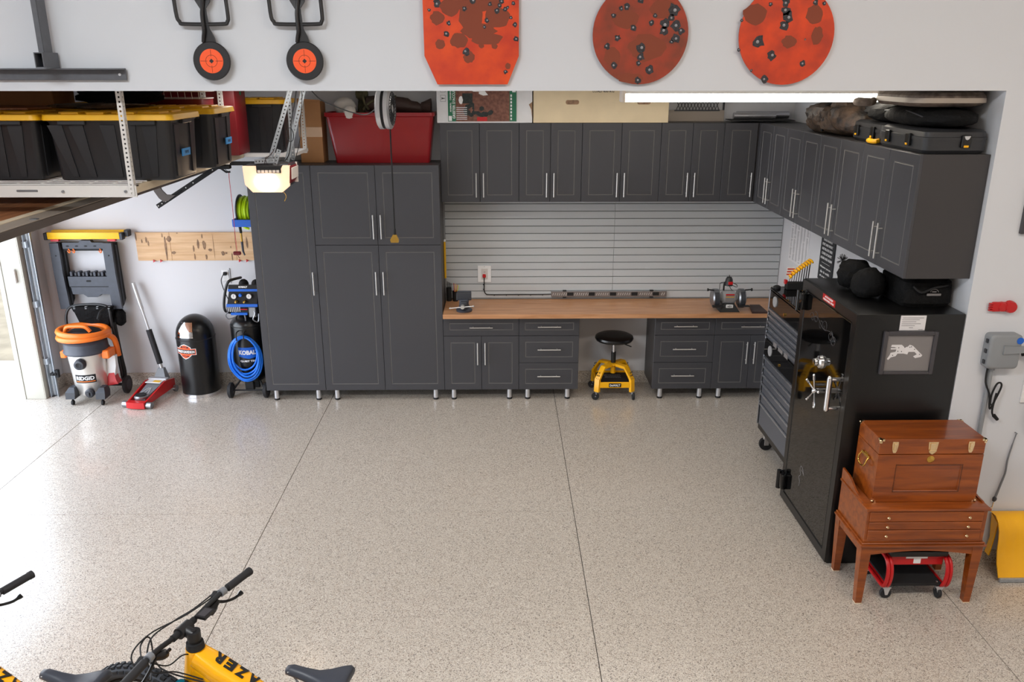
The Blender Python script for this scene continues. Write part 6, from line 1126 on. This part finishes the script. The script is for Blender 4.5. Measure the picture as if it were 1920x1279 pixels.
part('axle', G(T).cyl((-15, -15.4, 3.2), (-1.6, -15.4, 3.2), .35, n=8), 'matte_black', T); part('strut', G(T).cyl((-14.6, -15.2, 3.4), (-11.6, -12, 7.4), .4, n=8), 'matte_black', T); part('strut', G(T).cyl((-2, -15.2, 3.4), (-4.8, -12, 7.4), .4, n=8), 'matte_black', T); part('front_plate', G(T).box(-10, -6.6, -14.4, -11.8, 2.4, 7, .2), 'matte_black', T); part('rear_foot', G(T).box(-9.2, -7.4, -4, -2.4, 0, 6, .1), 'matte_black', T)
g = G(T); g.tube([(-12.6, -8, 33.6), (-14.4, -12, 35.4), (-15.2, -13.6, 37.0), (-14.9, -13.8, 41), (-13.6, -13.8, 46), (-12.4, -13.6, 48.4), (-10.8, -12.4, 49.0), (-9.6, -7, 48.4)], .55, 9, k=5); g.tube([(-1.6, -8, 33.6), (-.9, -12.8, 36.4), (-1.0, -13.6, 41), (-1.1, -13.6, 46), (-1.4, -12.4, 48.4), (-2.6, -8, 48.4)], .5, 9, k=4); part('roll_cage', g, 'black', T)
g = G(T, 60); g.box(-11.8, -2.0, -11.6, -4, 34, 44, 1.2, 3); part('motor_shroud', g, 'black', T); g = G(T, 60); g.sph((-8.2, -8.6, 46.0), (2.0, 2, 2.2), 14, 8); g.sph((-3.2, -8.6, 46.2), (1.9, 2, 1.9), 14, 8); part('air_filters', g, 'matte_black', T)
P3 = lambda x, t, d=0: (x, -16.6+t*.28-d, 39.6+t)
g = G(T); g.add([P3(-13.0, 0), P3(-1.2, 0), P3(-1.0, 5.4), P3(-12.2, 5.4), P3(-13.0, 0, -1.4), P3(-1.2, 0, -1.4), P3(-1.0, 5.4, -1.4), P3(-12.2, 5.4, -1.4)], [(0, 1, 2, 3), (4, 7, 6, 5), (0, 4, 5, 1), (1, 5, 6, 2), (2, 6, 7, 3), (3, 7, 4, 0)]); part('control_panel', g, 'matte_black', T)
for t0, t1, m_ in ((-.7, .4, 'blue'), (5.2, 6.1, 'blue'), (6.2, 7.6, 'matte_black')):
    g = G(T); g.add([P3(x, t, d) for d in (-.6, .3) for t in (t0, t1) for x in (-13.2+t*.12, -1.0)], [(0, 2, 3, 1), (4, 5, 7, 6), (0, 1, 5, 4), (2, 6, 7, 3), (0, 4, 6, 2), (1, 3, 7, 5)]); part('blue_bar' if m_ == 'blue' else 'name_strip', g, m_, T)
g = G(T); g.text('KOBALT', 1, P3(-6.6, 6.9, .34), (1, 0, 0), (0, .28, 1), (0, -1, .28), width=3.4, height=.7, bold=.05); part('strip_lettering', g, 'white', T)
for x in (-10.2, -4.2):
    g = G(T); g.lathe([(0, 0), (.9, 0), (1.0, .1), (1.0, .5), (0, .5)], (0, 0, 0), 'y', 18); g.v = [V((p[0]+x, p[1]-16.5, p[2]+43.0)) for p in g.v]; d = part('gauge', g, 'gauge', T); g = G(T); g.box(x-.06, x+.06, -16.56, -16.5, 42.8, 43.6); part('needle', g, 'ink', d)
g = G(T); g.lathe([(0, -17.2), (.6, -17.2), (.7, -16.4), (0, -15.9)], (-7.4, 0, 43.6), 'y', 14); part('regulator_knob', g, 'blue', T)
for x in (-9.3, -6.0): g = G(T); g.lathe([(0, -17.8), (.35, -17.8), (.45, -17.2), (.6, -17.0), (.6, -16.2), (0, -16.2)], (x, 0, 41.0), 'y', 12); part('brass_coupler', g, 'brass', T)
g = G(T); g.box(-13.6, -8, -16.2, -13.4, 36.6, 38.9, .2); part('cylinder_fins', g, 'leg_silver', T)
g = G(T)
for k in range(8): g.box(-13.4+k*.75, -13.1+k*.75, -16.35, -16.15, 36.7, 38.8)
part('fin_gaps', g, 'matte_black', T)
g = G(T); g.box(-12.0, -5.4, -16.6, -15.8, 35.4, 36.4, .15); part('blue_bar', g, 'blue', T); g = G(T); g.box(-8.0, -5.2, -16.8, -16.3, 37.6, 38.0, .1); part('red_lever', g, 'red', T)
g = G(T); g.tube([(-12.8, -16, 37), (-14.0, -16.4, 35.4), (-13.2, -16.2, 33.8), (-11, -15.6, 34.2)], .25, 7, k=4); g.tube([(-7, -15.6, 36), (-6.6, -15.8, 34.2), (-6.8, -15.2, 32.8)], .3, 7, k=4); g.tube([(-4, -15, 38), (-2.6, -15.8, 36), (-3.6, -15.8, 33.4), (-1.8, -15.2, 32.4), (-1.4, -15, 35.6)], .3, 7, k=4); g.box(-5.2, -2.2, -15.8, -13, 34.2, 38.6, .3); part('fittings', g, 'steel', T)
f2 = lambda a, b, d, z0=18.6: V((cx+(R0+d)*math.sin(a/R0+.22), cy-(R0+d)*math.cos(a/R0+.22), z0+b))
g = G(T); poly_on(g, f2, [(-4.3, 3.0), (4.6, 3.0), (4.6, -.8), (0, -1.8), (-4.3, -.8)], -.03, .06); part('blue_decal', g, 'blue', T)
g = G(T); g.text('KOBALT', 1, (0, 0, 0), (1, 0, 0), (0, 0, 1), (0, -1, 0), width=8.0, height=1.9, bold=.05, depth=.05, fn=lambda a, b, d: f2(a, b+.9, .08+d)); g.text('QUIET TECH', 1, (0, 0, 0), (1, 0, 0), (0, 0, 1), (0, -1, 0), width=7.4, height=.9, bold=.05, depth=.05, fn=lambda a, b, d: f2(a, b-2.8, .03+d)); part('decal_lettering', g, 'white', T)
T2 = thing('air_hose', 'coiled bright blue air hose hanging on the front of the compressor tank', 'hose', (-8, -17.6, 19))
for k, (rx, rz, dx, dz, y) in enumerate(((5.4, 7.0, -.2, .2, -16.9), (5.9, 7.8, .1, -.5, -17.7), (6.4, 8.4, .3, -1.1, -17.1), (6.0, 9.0, .5, -1.6, -18.0), (6.7, 9.4, .4, -2.0, -17.4), (5.2, 8.2, .9, -1.0, -18.4))):
    g = G(T2, 60); g.tube([(-8.2+dx+rx*math.cos(2*math.pi*t/32), y+.25*math.sin(t), 19.4+dz+rz*math.sin(2*math.pi*t/32)) for t in range(32)], .42, 9, closed=True); part('hose_loop', g, 'hose_blue', T2)
g = G(T); 
for x in (-9.9, -7.0): g.tube([(x, -15.6, 28.6), (x, -17.6, 28.8), (x, -19.2, 28.2), (x, -19.2, 25.6)], .22, 6, k=2)
part('hose_hook', g, 'matte_black', T)
# ================================================================ BICYCLES
def bicycle(name, lab):
    T = thing(name, lab, 'bicycle', (45, -219.5, 0)); h = V((45.0, -219.6, 0)); A = V((-.945, .327, 0)); B = V((-.967, .253, 0)); U = V((0, 0, 1)); AL = V((.327, .945, 0))
    yaw = math.atan2(A.y, A.x)
    def wheel(c, d, R=14.7):
        side = V((-d.y, d.x, 0)); r = 1.15
        P = lambda a, rr, o=0: c+(d*math.cos(a)+U*math.sin(a))*rr+side*o
        g = G(T, 60); g.tube([P(2*math.pi*k/48, R-r) for k in range(48)], r, 12, closed=True); W = part('tire', g, 'tire', T)
        g = G(T)
        for k in range(60):
            a = 2*math.pi*k/60
            for o, hw, L in ((-.42, .3, .42), (.42, .3, .42), (-1.0, .22, .5), (1.0, .22, .5)):
                a2 = a+(.05 if abs(o) > .6 else 0); dr = -.62 if abs(o) > .6 else .06; t = (d*-math.sin(a2)+U*math.cos(a2)); nn = (d*math.cos(a2)+U*math.sin(a2)); q = P(a2, R+dr, o)
                g.add([q+t*i*L+side*j*hw+nn*m for m in (-.35, .16) for j in (-1, 1) for i in (-1, 1)], [(0, 2, 3, 1), (4, 5, 7, 6), (0, 1, 5, 4), (2, 6, 7, 3), (0, 4, 6, 2), (1, 3, 7, 5)])
        part('tread_knobs', g, 'tire_knob', W, kind='stuff')
        g = G(T, 60); g.tube([P(2*math.pi*k/48, R-2*r-.35) for k in range(48)], .55, 8, closed=True); rim = part('rim', g, 'matte_black', T)
        g = G(T)
        for k in range(28): a = 2*math.pi*k/28; g.tube([c+side*(1.0 if k % 2 else -1.0)+(d*math.cos(a+.4)+U*math.sin(a+.4))*.9, P(a, R-2*r-.6)], .05, 4)
        part('spokes', g, 'steel', rim); g = G(T); g.cyl(c-side*2, c+side*2, .9, n=14); part('hub', g, 'matte_black', T)
        return side, P
    fc = h+A*12.4+U*15.4+V((0, .9, 0)); sd, P = wheel(fc, A); 
    g = G(T); g.text('MAXXIS', 1, P(math.radians(112), 12.6, .98), P(math.radians(106), 1)-P(math.radians(118), 1) and (A*math.sin(math.radians(112))-U*math.cos(math.radians(112))), (A*math.cos(math.radians(112))+U*math.sin(math.radians(112))), sd*-1, width=4.2, height=.8, bold=.03, depth=-.06); 
    g = G(T)
    def onw(a, b, d): q = math.radians(108)-a/12.7; return fc+(A*math.cos(q)+U*math.sin(q))*(12.55+b)-sd*(1.08-abs(b)*.25+d)
    g.text('MAXXIS', 1, (0, 0, 0), (1, 0, 0), (0, 0, 1), (0, -1, 0), width=4.4, height=.8, bold=.04, depth=.05, fn=lambda a, b, d: onw(-a, b, d)); part('tire_lettering', g, 'white', T)
    wheel(h-B*34+U*14.9, B)
    # fork, crown, head
    crown = h+A*1.4+U*31.6
    for s_ in (-1, 1):
        o = sd*(s_*2.9); g = G(T); g.cyl(crown+o, fc+o+U*2, .72, n=14); part('fork_stanchion', g, 'boot', T)
        g = G(T); g.cyl(fc+o+(crown-fc)*.62, fc+o, .95, n=14); part('fork_lower', g, 'black', T)
        g = G(T); g.cyl(crown+o-U*.9, crown+o+U*1.0, 1.15, n=18); part('crown_cup', g, 'matte_black', T); g = G(T); g.cyl(crown+o+U*1.0, crown+o+U*1.5, .8, .7, n=18); part('air_cap' , g, 'teal', T)
    g = G(T); g.cyl(crown-sd*3, crown+sd*3, .95, n=14); part('fork_crown', g, 'matte_black', T)
    ht = h+U*38.2; hb = h+U*32.6+A*1.0
    def fat(pts, name_, m_):
        g = G(T, 70); R_ = []
        for p, w_, hh in pts:
            d = V((pts[-1][0]-pts[0][0])).normalized(); sdv = V((-B.y, B.x, 0)); up = sdv.cross(d).normalized(); R_.append([p+sdv*(w_*math.copysign(abs(math.cos(t))**.6, math.cos(t)))+up*(hh*math.copysign(abs(math.sin(t))**.6, math.sin(t))) for t in [2*math.pi*k/20 for k in range(20)]])
        g.loft(R_); return part(name_, g, m_, T)
    g = G(T, 60); g.cyl(hb-U*1.2, ht-U*.2, 1.75, 1.55, n=24); part('head_tube', g, 'bike_yellow', T)
    bb = h-B*29+U*12.6; seat = h-B*21.5+U*26.5
    fat([(h-B*.2+U*34.6, 1.6, 2.6), (h-B*5+U*31.4, 1.9, 2.7), (h-B*14+U*24.6, 2.0, 2.6), (bb, 2.0, 2.8)], 'down_tube', 'bike_yellow')
    fat([(h-B*.2+U*36.5, 1.7, 1.7), (h-B*4+U*34.5, 2.2, 1.6), (h-B*12+U*30.4, 1.7, 1.3), (seat, 1.0, 1.0)], 'top_tube', 'bike_yellow')
    g = G(T); g.cyl(bb, seat, 1.1, n=16); part('seat_tube', g, 'bike_yellow', T); g = G(T); g.cyl(seat, seat-B*1.6+U*8.2, .62, n=14); part('seat_post', g, 'black', T)
    for s_ in (-1, 1):
        sdv = V((-B.y, B.x, 0)); g = G(T); g.tube([bb+sdv*s_*1.6, bb-B*8+sdv*s_*2.8+U*1.6, h-B*34+sdv*s_*2.9+U*14.9], .65, 8, k=4); part('chain_stay', g, 'bike_yellow', T)
        g = G(T); cr = bb+sdv*s_*3.4; e = cr+(B*6*s_)-U*.5; g.tube([cr, e], .55, 8); g.box(e.x-1.8, e.x+1.8, e.y-1.8+s_, e.y+1.8+s_, e.z-.4, e.z+.4, .2); part('crank', g, 'matte_black', T)
    # name on the top/down tube shoulder
    g = G(T); d = (bb-(h+U*34.6)).normalized(); sdv = V((-B.y, B.x, 0)); up = sdv.cross(d).normalized(); up = up if up.z > 0 else -up
    d2 = ((h-B*12+U*30.4)-(h+U*36.55)).normalized(); up2 = sdv.cross(d2); up2 = up2 if up2.z > 0 else -up2
    g2 = G(T)
    for k, ch in enumerate('REZA'):
        t = 3.6+k*2.2; p = h+U*36.6+d2*t+up2*(1.74-.030*t)-sdv*.35
        g2.text(ch, 1, p, d2*-1, sdv, up2, width=1.7, height=2.0, bold=.05, depth=.08)
    part('frame_lettering', g2, 'matte_black', T)
    # headset, stem, bar
    g = G(T); g.cyl(ht-U*.2, ht+U*.9, 1.5, 1.35, n=22); g.cyl(ht+U*.9, ht+U*1.4, .95, n=20); part('headset', g, 'matte_black', T)
    st = ht+U*1.4; g = G(T); g.cyl(st, st+U*1.5, 1.1, n=20); g.tube([st+U*.8, st+U*1.4+A*1.8], .95, 12); g.cyl(st+U*1.4+A*1.8-AL*1.3, st+U*1.4+A*1.8+AL*1.3, 1.0, n=18); g.cyl(st+U*1.5, st+U*1.75, .5, .42, n=12); part('stem', g, 'black', T)
    c = st+U*1.4+A*1.9; bar = []
    for s_, z_, b_ in ((-15.4, 1.6, -1.9), (-9, 1.5, -1.1), (-6, .9, -.5), (-3, .1, 0), (0, 0, 0), (3, .1, 0), (6, .9, -.5), (9, 1.5, -1.1), (15.4, 1.6, -1.9)): bar.append(c+AL*s_+U*z_+A*b_)
    g = G(T); g.tube(bar, .42, 12, k=5); g.tube([c-AL*2.6, c+AL*2.6], .6, 12); part('handlebar', g, 'matte_black', T)
    for s_ in (-1, 1):
        e1 = bar[-1] if s_ > 0 else bar[0]; e0 = bar[-2] if s_ > 0 else bar[1]; dd = (e1-e0).normalized()
        g = G(T, 60); g.cyl(e1-dd*5.4, e1+dd*.1, .68, n=16); g.cyl(e1-dd*.5, e1+dd*.15, .74, n=16); part('grip', g, 'rubber', T)
        q = e1-dd*6.6; g = G(T); g.cyl(q-dd*.5, q+dd*.5, .7, n=14); part('clamp_ring', g, 'mid_grey', T)
        g = G(T); b_ = q-dd*1.2-U*1.0; g.tube([b_-dd*3.4-A*.3-U*.9, b_-dd*1.8-A*.2-U*.7, b_+A*.2], [.3, .75, .6], 10, k=4); g.tube([b_-U*.2, q+dd*.4-U*2.2, q+dd*2.6-U*2.9, q+dd*4.0-U*2.5-A*.3], [.28, .26, .26, .45], 8, k=3); l_ = part('brake_lever', g, 'satin_black', T)
        g = G(T); g.box(q.x-1.6-.3, q.x-.4, q.y-.8, q.y+.8, q.z-1.0, q.z-.2, .2); part('shifter', g, 'matte_black', T)
    g = G(T); m0 = c+AL*2.6-A*.2+U*.5; 
    g.add([m0+(-A*i)+(AL*j)+U*k_ for k_ in (0, .5) for j in (-.2, 2.4) for i in (.2, 2.2)], [(0, 2, 3, 1), (4, 5, 7, 6), (0, 1, 5, 4), (2, 6, 7, 3), (0, 4, 6, 2), (1, 3, 7, 5)]); dsp = part('display', g, 'black', T)
    g = G(T); g.add([m0+(-A*i)+(AL*j)+U*k_ for k_ in (.5, .54) for j in (.1, 2.1) for i in (.5, 1.9)], [(0, 2, 3, 1), (4, 5, 7, 6), (0, 1, 5, 4), (2, 6, 7, 3), (0, 4, 6, 2), (1, 3, 7, 5)]); part('screen', g, 'photo_frame', dsp)
    g = G(T)
    L_ = bar[1]; R0_ = bar[-2]
    g.tube([R0_-U*.6+A*1.8, c+AL*5+A*2.0, c+AL*1+A*2.6+U*.3, c-AL*4+A*3.2, c-AL*6+A*2.0-U*4, c-AL*3-A*0-U*6, h-B*2.2+U*33.6-AL*1.9], .13, 6, k=6)
    g.tube([R0_-U*.7+A*1.2, c+AL*3+A*1.8+U*.3, c-AL*3+A*4.4, c-AL*6.5+A*5-U*2, c-AL*6+A*2.5-U*6, fc+U*15.6+sd*-2], .13, 6, k=6)
    g.tube([L_-U*.6+A*1.4, c-AL*5+A*4.2-U*.4, c-AL*2+A*5.2-U*1.5, c-AL*3+A*3-U*6, h-B*3.0+U*33.0-AL*1.9], .13, 6, k=6)
    g.tube([L_-U*.6+A*1.0, c-AL*5.5-A*1.0-U*2.6, c-AL*2-A*1.5-U*3, h-B*.8+U*34.6+AL*1.6], .12, 6, k=6); part('cables', g, 'matte_black', T)
    # saddle
    ns = V((60.6, -224.0, 0)); tl = V((71.2, -226.4, 0)); ax_ = (tl-ns).normalized(); si = V((-ax_.y, ax_.x, 0)); Ln = (tl-ns).length; R_ = []
    for t, w_, z_, th in ((0, .25, 36.9, .3), (.03, .75, 37.2, .7), (.12, .95, 37.3, .9), (.3, 1.05, 36.9, 1.0), (.5, 1.45, 36.5, 1.2), (.66, 2.3, 36.6, 1.3), (.8, 3.2, 36.9, 1.3), (.92, 3.3, 37.3, 1.2), (.98, 2.7, 37.4, .9), (1.0, 1.8, 37.3, .5)):
        cc = ns+ax_*(Ln*t); ring_ = []
        for k in range(20):
            a = 2*math.pi*k/20; ca, sa = math.cos(a), math.sin(a)
            drop = -.45*(abs(ca)**3)*w_/2; dip = -.25*math.exp(-(ca*2.2)**2)*(1 if .3 < t < .97 else 0) if sa > 0 else 0
            ring_.append(cc+si*(w_*math.copysign(abs(ca)**.8, ca))+U*(z_+(th*.75*sa if sa > 0 else th*1.1*sa)+drop+dip))
        R_.append(ring_)
    g = G(T, 70); g.loft(R_); sdl = part('saddle', g, 'saddle', T)
    g = G(T); g.text('SELLE', 1, ns+ax_*1.4-si*.78+U*37.3, ax_, U, -si, width=1.4, height=.22, bold=.03); g.text('ROYAL', 1, ns+ax_*9.0-si*2.95+U*37.2, ax_, U, -si, width=1.6, height=.3, bold=.03) if False else None
    part('saddle_logo', g, 'white', sdl)
    g = G(T)
    for s_ in (-1, 1): g.tube([ns+ax_*1.6+si*s_*.4+U*36.2, ns+ax_*3.4+si*s_*.8+U*34.9, ns+ax_*7+si*s_*.85+U*34.9, ns+ax_*9.4+si*s_*1.2+U*36.2], .16, 6, k=4)
    part('saddle_rails', g, 'steel', T)
    return T
b1 = bicycle('mountain_bike', 'yellow mountain bike nearer the middle, black knobbly front tire in view')
dup(b1, (-38.2, -.5, 0), 'yellow mountain bike at the bottom left corner, cut off by the frame', rz=0.0)
for o in bpy.data.objects:
    if o.parent is None and o.type in ('MESH', 'EMPTY') and 'label' not in o and 'kind' not in o: print('UNLABELLED', o.name)
